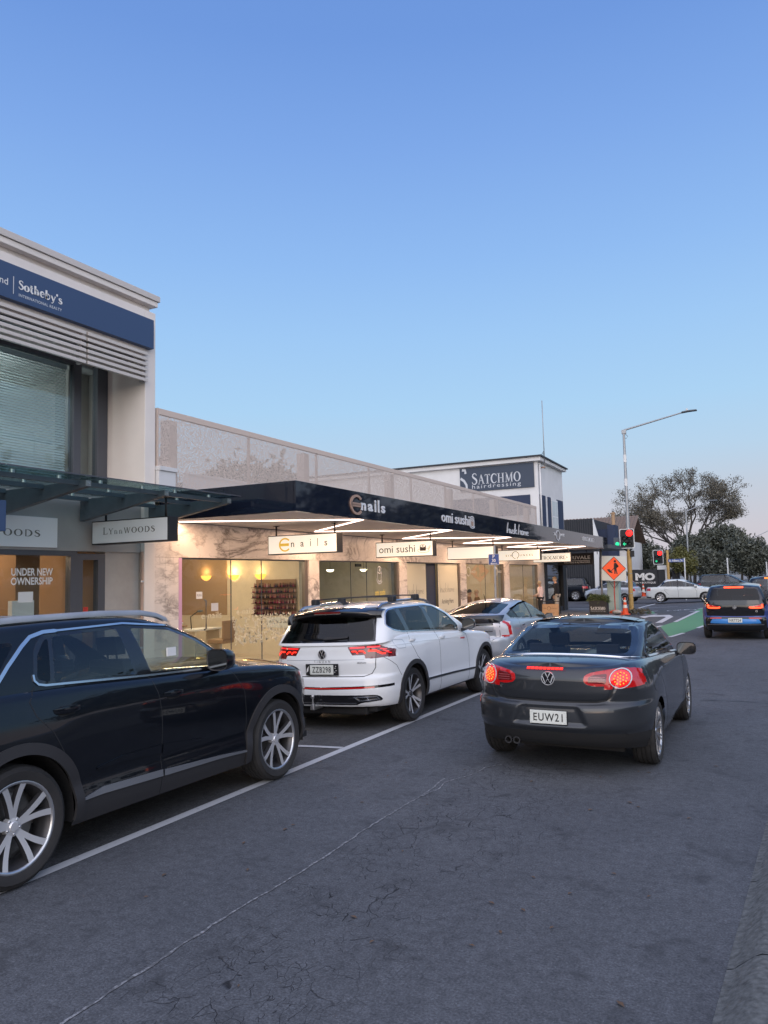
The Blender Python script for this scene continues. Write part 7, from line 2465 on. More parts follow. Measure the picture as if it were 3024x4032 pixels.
    for sg in (1, -1):
        tl = l['lampR' if sg > 0 else 'lampL']
        c.ribbon('red_lens', 'B', [(sg * .69, 1.035), (sg * .765, .985), (sg * .80, .92), (sg * .815, .75)], .035, .004, M['lens_red'], tl)
        c.ribbon('red_lens', 'B', [(sg * .675, .735), (sg * .80, .735)], .035, .004, M['lens_red'], tl)
    gap = M['plastic_dark']
    c.ribbon('shut_line', 'B', [(-.655, 1.0), (-.65, .73), (-.50, .655), (.50, .655), (.65, .73), (.655, 1.0)], .009, .001, gap)
    c.ribbon('tailgate_trim', 'B', [(-.50, .845), (.52, .845)], .022, .004, M['chrome'])
    for pl in ([(-.27, 1.0), (-.22, .8), (-.25, .22)], [(-1.25, 1.05), (-1.30, .9), (-1.05, .62)], [(.85, .95), (.95, .75), (.93, .25)]):
        c.ribbon('shut_line', ['R', 'L'], pl, .008, .0008, gap)
    c.handle(-1.08, .915, .2, M['chrome'])
    c.handle(-.12, .89, .2, M['chrome'])
    c.ribbon('weather_shield', ['R', 'L'], [(-1.42, 1.255), (-.7, 1.355), (-.1, 1.385)], .028, .012, M['cglass_dark'])
    c.ribbon('spoiler_lip', 'B', [(-.62, 1.125), (.62, 1.125)], .030, .022, M['black_gloss'])
    c.part(MB().tube([(0, -1.0, 1.45), (0, -1.09, 1.60)], [.016, .004], 8), 'roof_aerial', M['black'])
    c.emblem((0, -2.215, .895), .055, 'oval')
    put_text(text_mesh('PRIUS', 1.2, .01), 'model_lettering', M['chrome'], (.50, -2.205, .895), (1, .05, 0), (0, 0, 1), height=.028, width=.15, parent=c.root, local=True, center=True)
    c.part(MB().box(-.25, .25, -2.20, -2.185, .70, .82), 'plate_recess', M['plastic_dark'])
    c.mirror((.98, .62, 1.0), .09, .14, .07, M['car_silver'], foot=(.82, .66, .95))
    c.seats([(0, 2), (-.9, 3)], .5, .5, .55, M['int_car'])
    st = dict(n=5, arms=[(0, 0, .05, .075)], x0=.6, x1=.84, face=M['rim_grey'], side=M['rim_grey'])
    c.wheels((-1.35, 1.35), .865, .315, .215, .2, st, n=28)


def blue_black_hatch():
    c = Car('black_and_blue_hatchback', 'small black and blue electric hatchback stopped at the lights, number plate NRT724', (-1.16, 25.66, 0), -R(.6))
    cell = .022
    hubz, Ra = .35, .385
    lo = dict(zb=[(-2.0, .26), (2, .24)], zt=[(-2.0, 1.02), (-1.2, 1.04), (-.6, .98), (.6, .99), (1.2, 1.0), (1.7, .92), (2.0, .82)],
              zc=[(-2.0, 1.04), (0, 1.05), (1.2, 1.06), (2.0, .86)],
              w=[(.24, .80), (.35, .84), (.55, .88), (.75, .887), (.92, .86), (1.05, .82)], pf=[(-2, .97), (-1.2, 1), (1.2, 1), (2, .92)],
              yr=[(.24, -1.90), (.34, -1.97), (.5, -2.0), (.60, -1.99), (.66, -1.95), (.9, -1.965), (1.04, -1.955)], yf=[(.24, 1.9), (.5, 2.0), (.8, 1.95), (1.05, 1.75)], Lr=.5, nr=3.2, Lf=.7, nf=2.6, rt=.05)
    gr = dict(zb=[(-2, .99), (0, .96), (1.6, .98)], zt=[(-1.8, 1.47), (-1.2, 1.51), (-.4, 1.535), (.3, 1.50), (.8, 1.40)], zc=[(-1.8, 1.52), (-.4, 1.575), (.3, 1.55), (.8, 1.43)],
              w=[(.95, .83), (1.1, .80), (1.3, .73), (1.45, .67), (1.54, .62)], yr=[(.98, -1.955), (1.1, -1.93), (1.3, -1.83), (1.45, -1.74), (1.54, -1.68)],
              yf=[(.98, 1.60), (1.1, 1.3), (1.3, .85), (1.45, .45), (1.54, .1)], Lr=.36, nr=3.2, Lf=.5, nf=2.5, rt=.045)
    sw = rounded([(-1.55, 1.10), (-1.35, 1.43), (-.3, 1.47), (.3, 1.43), (.98, 1.03), (-.3, 1.02)], .05)
    bw = rounded([(0, 1.10), (.66, 1.10), (.60, 1.38), (.55, 1.42), (0, 1.44)], [0, .05, .03, .03, 0])
    c.shell(gr, cell, [('g', 'S', sw), ('blk', 'B', [(0, .95), (.76, .95), (.70, 1.2), (.60, 1.455), (0, 1.475)]), ('b', 'B', bw), ('f', 'F', [(0, 1.02), (.7, 1.02), (.6, 1.45), (0, 1.5)])],
            {'body': ('cabin', M['car_darkblue']), 'g': ('side_glass', M['cglass_dark']), 'blk': ('tailgate_glass_surround', M['black_gloss']), 'b': ('rear_window', M['cglass_dark']), 'f': ('windscreen', M['cglass'])})
    l = c.shell(lo, cell, [('hatch', 'B', rounded([(0, .655), (.735, .665), (.765, .9), (.765, 1.1), (0, 1.1)], .01)), ('blue', 'B', rounded([(0, .445), (.66, .46), (.60, .575), (.0, .585)], [0, .02, .03, 0])),
                           ('low', 'B', [(0, .2), (.80, .2), (.78, .63), (0, .64)]), ('blue', 'B', rounded([(0, .445), (.66, .46), (.60, .575), (.0, .585)], [0, .02, .03, 0])),
                           ('arch', 'S', circle(1.285, hubz, Ra)), ('arch', 'S', circle(-1.285, hubz, Ra))],
                {'body': ('body', M['car_blue2']), 'hatch': ('tailgate', M['black_gloss']), 'blue': ('bumper_insert', M['car_blue']), 'low': ('bumper', M['black_gloss'])})
    c.ready()
    c.arches((-1.285, 1.285), hubz, Ra, .3, .84)
    under(c, -1.7, 1.8, .6, .2)
    for sg in (1, -1):
        q = c.patch('tail_light', 'B', rounded([(sg * .33, .905), (sg * .42, .865), (sg * .735, .87), (sg * .735, 1.0), (sg * .70, 1.015), (sg * .66, .985)], .01), .004, M['lens_red'])
        c.ribbon('light_bar', 'B', [(sg * .37, .905), (sg * .45, .888), (sg * .66, .892), (sg * .69, .905), (sg * .695, .985)], .042, .008, M['lamp_orange'], q[0] if q else None)
        c.ribbon('reflector', 'B', [(sg * .35, .606), (sg * .66, .600)], .028, .004, M['lens_red'])
    c.ribbon('high_brake_light', 'B', [(-.26, 1.455), (.24, 1.455)], .034, .012, M['lamp_orange'])
    c.ribbon('lower_trim', 'B', [(-.30, .245), (.12, .245)], .03, .006, M['wood'])
    c.ribbon('bumper_edge', 'B', [(-.72, .425), (.72, .425)], .02, .006, M['chrome'])
    c.emblem((0, -1.972, .905), .05, 'roundel')
    c.plate('NRT724', (0, -2.01, .545), .36, .125)
    put_text(text_mesh('i3', 1.1, .02), 'model_lettering', M['chrome'], (.55, -1.968, .80), (1, .03, 0), (0, 0, 1), height=.06, parent=c.root, local=True, center=True)
    c.mirror((.96, .75, 1.10), .10, .14, .07, M['black_gloss'], foot=(.82, .8, 1.02))
    c.seats([(.1, 2), (-.75, 2)], .55, .5, .55, M['int_car_dark'])
    st = dict(n=5, arms=[(0, .2, .04, .06)], x0=.6, x1=.84)
    c.wheels((-1.285, 1.285), .865, .35, .26, .175, st, n=28)


def far_car(name, label, loc, rotz, kind, paint, lit=False, wheelface=None, group=None):
    """a plainer car for the middle distance"""
    c = Car(name, label, loc, rotz, 0, 'car', group)
    cell = .035
    K = dict(sedan=dict(L=2.31, h=1.48, belt=.96, W=.87, wb=1.35, R=.32, hood=1.25, deck=-1.72, a=.62, r0=-.25, c=-1.05),
             hatch=dict(L=1.90, h=1.50, belt=.95, W=.83, wb=1.19, R=.29, hood=1.05, deck=-1.88, a=.48, r0=-.1, c=-1.30),
             suv=dict(L=2.32, h=1.72, belt=1.10, W=.92, wb=1.36, R=.36, hood=1.15, deck=-2.3, a=.50, r0=-.1, c=-1.85))[kind]
    Lc, h, b, W_, wb, Rt = K['L'], K['h'], K['belt'], K['W'], K['wb'], K['R']
    lo = dict(zb=[(-Lc, .28), (Lc, .25)], zt=[(-Lc, b - .02), (-1.2, b + .03), (0, b), (K['hood'] - .3, b - .03), (K['hood'] + .3, b - .08), (Lc, b - .28)],
              zc=[(-Lc, b + .02), (0, b + .05), (K['hood'], b + .02), (Lc, b - .22)],
              w=[(.22, W_ * .92), (.35, W_ * .98), (.6, W_), (.8, W_ * .995), (b, W_ * .95), (b + .1, W_ * .92)], pf=[(-Lc, .96), (-1, 1), (1, 1), (Lc, .92)],
              yr=[(.25, -Lc + .08), (.45, -Lc), (.7, -Lc + .02), (b, -Lc + .06)], yf=[(.25, Lc - .1), (.5, Lc), (.7, Lc - .08), (b, Lc - .35)], Lr=.55, nr=3, Lf=.8, nf=2.6, rt=.05)
    gr = dict(zb=[(-Lc, b - .03), (Lc, b - .06)], zt=[(K['c'] - .3, h - .12), (K['c'], h - .07), (K['r0'], h - .045), (K['a'], h - .14)], zc=[(K['c'] - .3, h - .07), (K['c'], h - .02), (K['r0'], h), (K['a'], h - .1)],
              w=[(b - .1, W_ * .955), (b + .1, W_ * .91), (h - .2, W_ * .76), (h - .04, W_ * .67)],
              yr=[(b - .05, K['deck']), (b + .15, K['deck'] + (K['c'] - K['deck']) * .42), (h - .1, K['c'] - .1), (h - .04, K['c'])],
              yf=[(b - .08, K['hood'] + .12), (b + .12, K['hood'] - .28), (h - .15, K['a'] - .25), (h - .04, K['a'] - .55)], Lr=.4, nr=3, Lf=.45, nf=2.6, rt=.05)
    yb, yt = (K['deck'] + .32, K['c'] + .05) if kind != 'suv' else (K['deck'] + .3, K['c'] - .05)
    dl = rounded([(yb, b + .06), (yt - .15, h - .22), (yt + .15, h - .13), (K['r0'], h - .105), (K['a'] - .55, h - .16), (K['hood'] - .42, b + .12), (K['hood'] - .36, b + .02)], .05)
    ym = -.28
    pil = [(ym - .04, b), (ym + .04, b), (ym + .02, h), (ym - .06, h)]
    c.shell(gr, cell, [('g', 'S', dl), ('pil', 'S', pil), ('b', 'B', [(0, b + .08), (W_ * .78, b + .08), (W_ * .66, h - .14), (0, h - .11)]), ('f', 'F', [(0, b + .05), (W_ * .8, b + .05), (W_ * .66, h - .14), (0, h - .10)])],
            {'body': ('cabin', paint), 'g': ('side_glass', M['cglass']), 'pil': ('door_pillar', M['black']), 'b': ('rear_window', M['cglass']), 'f': ('windscreen', M['cglass'])})
    lampm = M['lens_glow'] if lit else M['lens_red']
    c.shell(lo, cell, [('lamp', 'B', [(.52, b - .22), (W_, b - .22), (W_, b - .04), (.56, b - .05)]), ('lamp', 'S', [(-Lc, b - .21), (-Lc + .28, b - .16), (-Lc + .24, b - .06), (-Lc, b - .03)]),
                       ('hl', 'F', [(.45, .62), (W_, .62), (W_, .78), (.5, .75)]), ('hl', 'S', [(Lc - .5, .66), (Lc, .60), (Lc, .76), (Lc - .42, .79)]), ('low', 'S', [(-1.2, .2), (1.2, .2), (1.2, .30), (-1.2, .31)]),
                       ('low', 'B', [(0, .2), (W_, .2), (W_, .36), (0, .36)]), ('arch', 'S', circle(wb, Rt, Rt + .04)), ('arch', 'S', circle(-wb, Rt, Rt + .04))],
            {'body': ('body', paint), 'lamp': ('tail_light', lampm), 'hl': ('headlight', M['headlight']), 'low': ('sill', M['plastic_dark'])})
    c.ready()
    c.arches((-wb, wb), Rt, Rt + .04, .3, W_ - .03)
    under(c, -Lc + .4, Lc - .4, .6, .2)
    for pl in ([(-.28, b), (-.24, .6), (-.26, .28)], [(-1.05, b), (-1.1, .8), (-.85, .5)], [(.72, b - .02), (.85, .7), (.84, .28)]):
        c.ribbon('shut_line', ['R', 'L'], pl, .012, .001, M['plastic_dark'], dens=.06)
    c.handle(-.95, b - .1, .2, paint)
    c.handle(-.05, b - .12, .2, paint)
    c.mirror((W_ + .09, K['hood'] - .45, b + .08), .09, .14, .07, paint, foot=(W_ * .93, K['hood'] - .42, b))
    if lit:
        c.ribbon('high_brake_light', 'B', [(-.16, h - .08), (.16, h - .08)], .05, .015, M['lamp_amber'])
    c.part(MB().box(-.18, .18, -Lc - .012, -Lc + .03, .62, .74), 'number_plate', M['reflective'])
    c.seats([(0, 2), (-.85, 2)], b - .42, .5, .55, M['int_car_dark'])
    st = dict(n=7, arms=[(0, 0, .035, .05)], x0=.6, x1=.84, face=wheelface or M['rim_grey'])
    c.wheels((-wb, wb), W_ - .01, Rt, Rt * .68, .2, st, n=24)
    return c


silver_hatch()
blue_black_hatch()
far_car('white_sedan', 'white sedan crossing the junction beyond the green cycle box', (-5.55, 52.9, 0), -PI / 2, 'sedan', M['car_pearl'], wheelface=M['rim_silver'])
far_car('white_hatchback', 'small white hatchback turning behind the green roadside cabinet', (-10.2, 53.6, 0), PI / 2 - R(12), 'hatch', M['car_wsilver'], wheelface=M['rim_dark'])
far_car('dark_suv', 'dark SUV with silver wheels in the side street, behind the black shopfront column', (-14.9, 58.0, 0), PI / 2, 'suv', M['car_darkblue'], wheelface=M['rim_silver'])
far_car('dark_suv', 'dark grey SUV facing right beyond the white sedan', (-3.2, 60.5, 0), -PI / 2, 'suv', M['car_darkblue'])
far_car('dark_suv', 'dark SUV with its high brake light on, ahead of the black and blue hatchback', (-.30, 33.0, 0), -R(1), 'suv', M['car_darkblue'], lit=True)
# ------------------------------------------------------------------ street furniture
def signal_head(parent, cx, y, z0, z1, w_, red, arrow, scale=1.0):
    bd = MB()
    poly = rounded([(cx - w_ / 2, z0), (cx + w_ / 2, z0), (cx + w_ / 2, z1), (cx - w_ / 2, z1)], .10)
    h_ = bd.prism(poly, 'y', y, y + .03).build('signal_head', M['white'], parent)
    inn = rounded([(cx - w_ / 2 + .035, z0 + .035), (cx + w_ / 2 - .035, z0 + .035), (cx + w_ / 2 - .035, z1 - .035), (cx - w_ / 2 + .035, z1 - .035)], .09)
    MB().prism(inn, 'y', y - .004, y - .001).build('backboard', M['black'], h_)
    r_ = .105 * scale
    dz = (z1 - z0) / 3.7
    cz = (z0 + z1) / 2
    for dx, k, m_ in ((.125, 1, red), (.125, 0, None), (.125, -1, None), (-.125, -1, 'arrow'), (-.125, 0, None)):
        x, z = cx + dx * scale, cz + k * dz
        if m_ == 'arrow':
            a = [(x - .085, z), (x, z + .09), (x + .02, z + .06), (x - .02, z + .022), (x + .085, z + .022), (x + .085, z - .022), (x - .02, z - .022), (x + .02, z - .06), (x, z - .09)]
            MB().prism(a, 'y', y - .026, y - .020).build('green_arrow', M['sig_green'], h_)
            MB().lathe([(0, y - .018), (r_, y - .016), (r_, y - .002)], 20, 'y', (x, 0, z)).build('lens', M['plate_black'], h_, smooth=30)
        else:
            q_ = r_ * (1.5 if m_ else 1)
            MB().lathe([(0, y - .045), (q_ * .7, y - .036), (q_, y - .012), (q_, y - .002)], 20, 'y', (x, 0, z)).build('lens', M['sig_red'] if m_ else M['plate_black'], h_, smooth=30)
        rows = [[(x + (r_ + .01) * math.cos(a), yy, z + (r_ + .01) * math.sin(a)) for a in np.linspace(R(-20), R(200), 17)] for yy in (y - .004, y - .20)]
        rows[1] = [(p[0], y - .20 + .10 * abs(math.cos(a)) ** 2, p[2]) for p, a in zip(rows[1], np.linspace(R(-20), R(200), 17))]
        MB().grid(rows).build('visor', M['black'], h_, smooth=True)
    return h_


sp = empty('signal_pole', (-6.70, 39.95, .065), 'yellow signal pole carrying a tall street light and a red signal with green arrow', 'traffic light')
MB().tube([(-6.70, 39.95, .06), (-6.68, 39.95, 3.12)], .115, 16).build('lower_pole', M['pole_yellow'], sp, smooth=40)
MB().tube([(-6.70, 39.95, .06), (-6.70, 39.95, .14)], .16, 16).build('pole_base', M['pole_yellow'], sp, smooth=40)
for z in (.9, 1.9): MB().tube([(-6.69, 39.95, z), (-6.69, 39.95, z + .03)], .121, 16).build('pole_band', M['galv'], sp, smooth=40)
MB().tube([(-6.68, 39.95, 3.12), (-6.66, 39.95, 5.0), (-6.64, 39.95, 9.15)], [.10, .085, .058], 14).build('upper_pole', M['galv'], sp, smooth=40)
MB().tube([(-6.66, 39.95, 6.35), (-6.66, 39.95, 6.72)], .088, 12).build('pole_sleeve', M['white'], sp, smooth=40)
MB().tube([(-6.65, 39.95, 7.55), (-6.65, 39.95, 7.95)], .083, 12).build('pole_sleeve', M['white'], sp, smooth=40)
MB().tube([(-6.72, 39.95, 9.10), (-6.60, 39.95, 9.22), (-3.75, 39.95, 9.80)], [.075, .05, .035], 12).build('lamp_arm', M['galv'], sp, smooth=40)
MB().box(-6.74, -6.52, 39.88, 40.02, 9.02, 9.24).build('arm_bracket', M['galv'], sp, bevel=.02)
lu = MB().prism([(-3.85, 9.76), (-3.80, 9.83), (-3.45, 9.86), (-3.12, 9.855), (-3.12, 9.80), (-3.5, 9.79)], 'y', 39.82, 40.08).build('lamp_head', M['steel_dark'], sp, bevel=.015)
MB().lathe([(.05, 9.85), (.05, 9.96), (0, 9.98)], 10, 'z', (-3.58, 39.95, 0)).build('light_sensor', M['white'], lu, smooth=40)
MB().tube([(-6.60, 39.95, 9.05), (-6.45, 39.95, 8.88), (-6.52, 39.95, 8.78), (-6.62, 39.95, 8.82)], .012, 6).build('cable', M['black'], sp)
signal_head(sp, -6.72, 39.78, 3.17, 4.16, .72, True, True)
MB().tube([(-6.9, 39.85, 3.16), (-6.7, 39.9, 3.02), (-6.5, 39.85, 3.16)], .05, 8).build('head_bracket', M['black'], sp, smooth=True)
h2 = box('side_signal', M['steel_dark'], -7.42, -7.12, 40.0, 40.3, 3.25, 3.75, sp, .02)
MB().lathe([(0, 39.96), (.09, 39.97), (.10, 40.0)], 16, 'y', (-7.24, 0, 3.42)).build('side_lens', M['sig_green'], h2, smooth=30)
box('push_button_box', M['black'], -6.60, -6.42, 39.78, 39.95, 2.75, 3.05, sp, .01)

s2 = empty('far_signal_pole', (-7.43, 60, .03), 'smaller yellow signal pole across the side street, red signal with green arrow', 'traffic light')
MB().tube([(-7.30, 60, .0), (-7.30, 60, 3.55)], .10, 12).build('pole', M['pole_yellow'], s2, smooth=40)
signal_head(s2, -7.93, 59.8, 2.52, 3.60, .72, True, True)
MB().tube([(-7.9, 59.86, 3.3), (-7.3, 59.95, 3.3)], .04, 8).build('head_bracket', M['black'], s2, smooth=True)

sn = empty('street_name_sign', (-5.95, 58, .0), 'blue street name sign reading St Albans St on a white post', 'street sign')
MB().tube([(-5.95, 58, -.05), (-5.93, 58, 2.92)], .045, 10).build('post', M['white'], sn, smooth=40)
bl_ = box('name_blade', M['sign_blue'], -7.02, -5.98, 57.98, 58.01, 2.64, 2.86, sn)
put_text(text_mesh('St Albans St', 1.0, .02), 'sign_lettering', M['white_ink'], (-6.50, 57.976, 2.75), (1, 0, 0), (0, 0, 1), width=.90, height=.15, parent=bl_, center=True)

l2 = empty('street_light', (-7.4, 75, .03), 'second street light in front of the big tree', 'street light')
MB().tube([(-7.35, 75, .0), (-7.30, 75, 7.5)], [.09, .06], 10).build('pole', M['galv'], l2, smooth=40)
MB().tube([(-7.30, 75, 7.45), (-5.2, 75, 8.28)], [.05, .035], 8).build('lamp_arm', M['galv'], l2, smooth=40)
box('lamp_head', M['steel_dark'], -5.3, -4.6, 74.85, 75.15, 8.26, 8.38, l2, .02)
l3 = empty('street_light', (-1.2, 120, .0), 'farthest street light, by the right edge above the traffic', 'street light')
MB().tube([(-3.3, 120, .0), (-3.3, 120, 6.4)], [.09, .06], 8).build('pole', M['galv'], l3, smooth=40)
MB().tube([(-3.3, 120, 6.35), (-.6, 120, 7.6)], [.05, .035], 8).build('lamp_arm', M['galv'], l3, smooth=40)
# far signals down the road
for i, (x, m_, z, lab) in enumerate(((-2.6, 'sig_red', 3.7, 'far red signal left of the road, over the distant traffic'), (1.2, 'sig_green', 3.9, 'far green signal near the right edge, over the distant traffic'))):
    f_ = empty('distant_signal', (x, 105, 0), lab, 'traffic light')
    MB().tube([(x, 105, 0), (x, 105, 4.6)], .08, 8).build('pole', M['white'], f_, smooth=40)
    hb = box('signal_head', M['black'], x - .3, x + .3, 104.8, 104.95, z - .6, z + .5, f_)
    MB().lathe([(0, 104.76), (.16, 104.78), (.17, 104.8)], 12, 'y', (x, 0, z)).build('lens', M[m_], hb, smooth=30)
for i, (x, y, h_) in enumerate(((-3.4, 62.5, 2.9), (-.9, 70, 2.6))):
    o = MB().tube([(x, y, 0), (x, y, h_)], .05, 8).build('white_post', M['white'], None, smooth=40)
    tag(o, ['white post standing behind the dark grey SUV', 'short white post farther along behind the dark grey SUV'][i], 'post')

# road works sign on its stand
ws = empty('works_sign', (-7.25, 37.1, .065), 'orange diamond road works sign with a digging worker on a pale board', 'sign')
Mx = Matrix.Translation((-6.93, 37.1, 2.17)) @ Matrix.Rotation(R(2.8), 4, 'Y')
brd = MB().xbox(Mx, 1.13, .03, 1.17).build('board', M['reflective'], ws, bevel=.01)
def on_board(pts, y, th, name, m_):
    mb = MB().prism(pts, 'y', y, y + th)
    mb.xf(Mx)
    return mb.build(name, m_, brd)
on_board([(-.56, 0), (0, -.565), (.56, 0), (0, .565)], -.020, .003, 'diamond_edge', M['black_ink'])
on_board([(-.53, 0), (0, -.535), (.53, 0), (0, .535)], -.024, .003, 'orange_diamond', M['works_orange'])
fig = [_arc(.05, .34, .055, .055, 0, 360, 16)[:-1],
       [(.02, .26), (.10, .27), (.20, .14), (.22, .09), (.14, .03), (.12, .0), (.15, -.14), (.18, -.26), (.13, -.26), (.09, -.10), (.075, -.26), (.03, -.26), (.02, -.05), (.0, .02), (.0, .18)],
       [(.02, .04), (-.14, -.12), (-.12, -.14), (.04, .01)],
       [(-.32, -.06), (-.20, -.03), (-.14, -.10), (-.06, -.18), (-.06, -.23), (-.20, -.20)],
       [(.10, .20), (.23, .12), (.12, .02), (.10, .05), (.18, .115), (.09, .15)]]
for p in fig:
    on_board(p, -.028, .003, 'worker_symbol', M['black_ink'])
MB().tube([(-6.93, 37.12, 1.62), (-6.97, 37.15, 1.1), (-6.97, 37.15, .12)], .022, 8).build('stand_post', M['red'], ws, smooth=40)
for dx in (-.28, .28):
    MB().tube([(-6.93 + dx, 37.12, 1.62), (-6.97, 37.15, 1.22)], .015, 8).build('stand_strut', M['steel_dark'], ws)
MB().lathe([(.30, .07), (.28, .16), (.10, .22), (.0, .22)], 14, 'z', (-6.95, 37.15, 0)).build('weight_bag', M['orange'], ws, smooth=True)
MB().ell((-6.85, 36.85, .14), .22, .14, .09, 12, 8).build('sand_bag', M['cloth_beige'], ws, smooth=True)

cbn = empty('roadside_cabinet', (-7.1, 38.2, .065), 'pale green utility cabinet behind the road works sign', 'cabinet')
box('cabinet_body', M['cabinet'], -7.42, -6.88, 37.75, 38.35, .1, 1.52, cbn, .012)
box('cabinet_door', M['cabinet'], -7.38, -6.92, 37.738, 37.749, .2, 1.46, cbn, .004)
box('cabinet_roof', M['cabinet'], -7.46, -6.84, 37.71, 38.39, 1.522, 1.57, cbn, .012)
box('plinth', M['paving'], -7.45, -6.85, 37.72, 38.38, .06, .1, cbn)


def cone(x, y, z, h, label, rot=0):
    o = empty('traffic_cone', (x, y, z), label, 'cone', 'traffic cones')
    k = h / .75
    MB().prism(rounded([(x - .19 * k, y - .19 * k), (x + .19 * k, y - .19 * k), (x + .19 * k, y + .19 * k), (x - .19 * k, y + .19 * k)], .04), 'z', z, z + .035).build('cone_base', M['orange'], o)
    r = lambda t: (.135 - .105 * t) * k
    MB().lathe([(r(t), z + .035 + (h - .035) * t) for t in (0, .35, .36, .55, .56, .70, .71, .85, .86, 1)] + [(0, z + h)], 20, 'z', (x, y, 0)).build('cone_body', M['orange'], o, smooth=40)
    for a, b in ((.36, .55), (.71, .85)):
        MB().lathe([(r(a) + .003, z + .035 + (h - .035) * a), (r(b) + .003, z + .035 + (h - .035) * b)], 20, 'z', (x, y, 0)).build('reflective_band', M['reflective'], o, smooth=True)


cone(-6.52, 37.2, .0, .80, 'orange cone with white bands beside the works sign')
cone(-9.95, 65.4, .03, 1.0, 'orange cone with white bands in front of the charcoal sign wall')
ft = empty('folded_barrier', (-10.9, 65, 0), 'low white and blue folded barrier lying by the far cone', 'barrier')
MB().beam((-12.5, 65.3, .95), (-9.2, 65.0, .25), .08, .08).build('barrier_rail', M['white'], ft)
MB().beam((-12.3, 65.2, .4), (-11.2, 65.1, .55), .06, .12).build('barrier_foot', M['sign_blue'], ft)

# planter with clipped hedge
pt = empty('planter', (-7.5, 36.1, .065), 'black planter box lettered Satchmo with a clipped hedge', 'planter')
box('planter_box', M['black'], -7.92, -7.12, 36.0, 36.45, .07, .70, pt, .01)
put_text(serif_mesh('SATCHMO', .08, .85), 'planter_lettering', M['white_ink'], (-7.86, 35.994, .27), (1, 0, 0), (0, 0, 1), width=.66, height=.17, parent=pt)
put_text(text_mesh('hairdressing', 1.2), 'planter_lettering', M['dim_ink'], (-7.86, 35.994, .19), (1, 0, 0), (0, 0, 1), width=.66, height=.055, parent=pt)

# A-frame board
af = empty('pavement_board', (-8.95, 33.1, .07), 'wooden pavement board lettered Six Ounces in a black frame', 'sign')
for s_ in (0, 1):
    MB().beam((-9.34 + s_ * .78, 33.0, .07), (-9.34 + s_ * .78, 33.12, .78), .03, .03).build('board_frame', M['black'], af)
    MB().beam((-9.34 + s_ * .78, 33.35, .07), (-9.34 + s_ * .78, 33.14, .78), .03, .03).build('board_frame', M['black'], af)
MB().beam((-9.355, 33.12, .78), (-8.545, 33.12, .78), .03, .03).build('board_frame', M['black'], af)
Mb = Matrix.Translation((-8.95, 33.06, .42)) @ Matrix.Rotation(R(-9), 4, 'X')
bo = MB().xbox(Mb, .72, .02, .50).build('board', M['wood'], af)
up = Mb.to_3x3() @ Vector((0, 0, 1))
fr = Mb @ Vector((0, -.0115, .06))
put_text(text_mesh('SIX', 1.4, .01), 'board_lettering', M['black_ink'], fr + Vector((-.25, 0, 0)), (1, 0, 0), up, width=.12, height=.05, parent=bo, center=True)
put_text(text_mesh('UNCES', 1.4, .01), 'board_lettering', M['black_ink'], fr + Vector((.17, 0, 0)), (1, 0, 0), up, width=.26, height=.05, parent=bo, center=True)
put_text(stroke_mesh([_arc(0, 0, .5, .5, -70, 270, 30)], .10), 'board_ring', M['black_ink'], fr + Vector((-.07, 0, 0)), (1, 0, 0), up, height=.17, parent=bo, center=True)
put_text(text_mesh('TAKEAWAYS', 1.2, .01), 'board_lettering', M['black_ink'], Mb @ Vector((0, -.0115, -.14)), (1, 0, 0), up, width=.36, height=.045, parent=bo, center=True)

# parking sign at the kerb
pk = empty('parking_sign', (-7.0, 20.2, .07), 'blue P 30 parking sign on a steel post at the kerb', 'sign')
MB().tube([(-7.0, 20.2, .06), (-6.97, 20.2, 2.78)], .032, 10).build('post', M['galv'], pk, smooth=40)
pn = MB().prism(rounded([(-7.135, 2.245), (-6.825, 2.245), (-6.825, 2.545), (-7.135, 2.545)], .02), 'y', 20.150, 20.158).build('sign_plate', M['white'], pk)
MB().prism(rounded([(-7.125, 2.255), (-6.835, 2.255), (-6.835, 2.535), (-7.125, 2.535)], .018), 'y', 20.146, 20.149).build('sign_field', M['sign_blue'], pn)
put_text(text_mesh('P', 1, .02), 'sign_lettering', M['white_ink'], (-6.98, 20.144, 2.475), (1, 0, 0), (0, 0, 1), height=.095, parent=pn, center=True)
put_text(text_mesh('30', 1, .02), 'sign_lettering', M['white_ink'], (-6.98, 20.144, 2.365), (1, 0, 0), (0, 0, 1), height=.085, parent=pn, center=True)
put_text(stroke_mesh([[(0, 0), (1.6, 0)], [(.3, .14), (0, 0), (.3, -.14)]], .10), 'sign_arrow', M['white_ink'], (-6.98, 20.144, 2.285), (1, 0, 0), (0, 0, 1), width=.20, parent=pn, center=True)
# ------------------------------------------------------------------ trees and hedges
def leaf_cloud(pts, n_each, spread, size, seed=1, flat=1.0):
    """many small leaf faces gathered round the points; one mesh"""
    r = np.random.default_rng(seed)
    P = np.repeat(np.asarray(pts, float), n_each, 0)
    n = len(P)
    o = r.normal(size=(n, 3)) * spread
    o[:, 2] *= flat
    c = P + o
    a = r.normal(size=(n, 3))
    a /= np.linalg.norm(a, axis=1)[:, None]
    b = r.normal(size=(n, 3))
    b -= (b * a).sum(1)[:, None] * a
    b /= np.linalg.norm(b, axis=1)[:, None]
    s = size * r.uniform(.6, 1.4, n)[:, None]
    V = np.stack([c - a * s, c + b * s * .45, c + a * s, c - b * s * .45], 1).reshape(-1, 3)
    F = np.arange(4 * n).reshape(n, 4)
    return V, F


def leaves(name, V, F, m_, parent):
    me = np_mesh(name, V, F, False)
    return link_mesh(name, me, m_, parent)


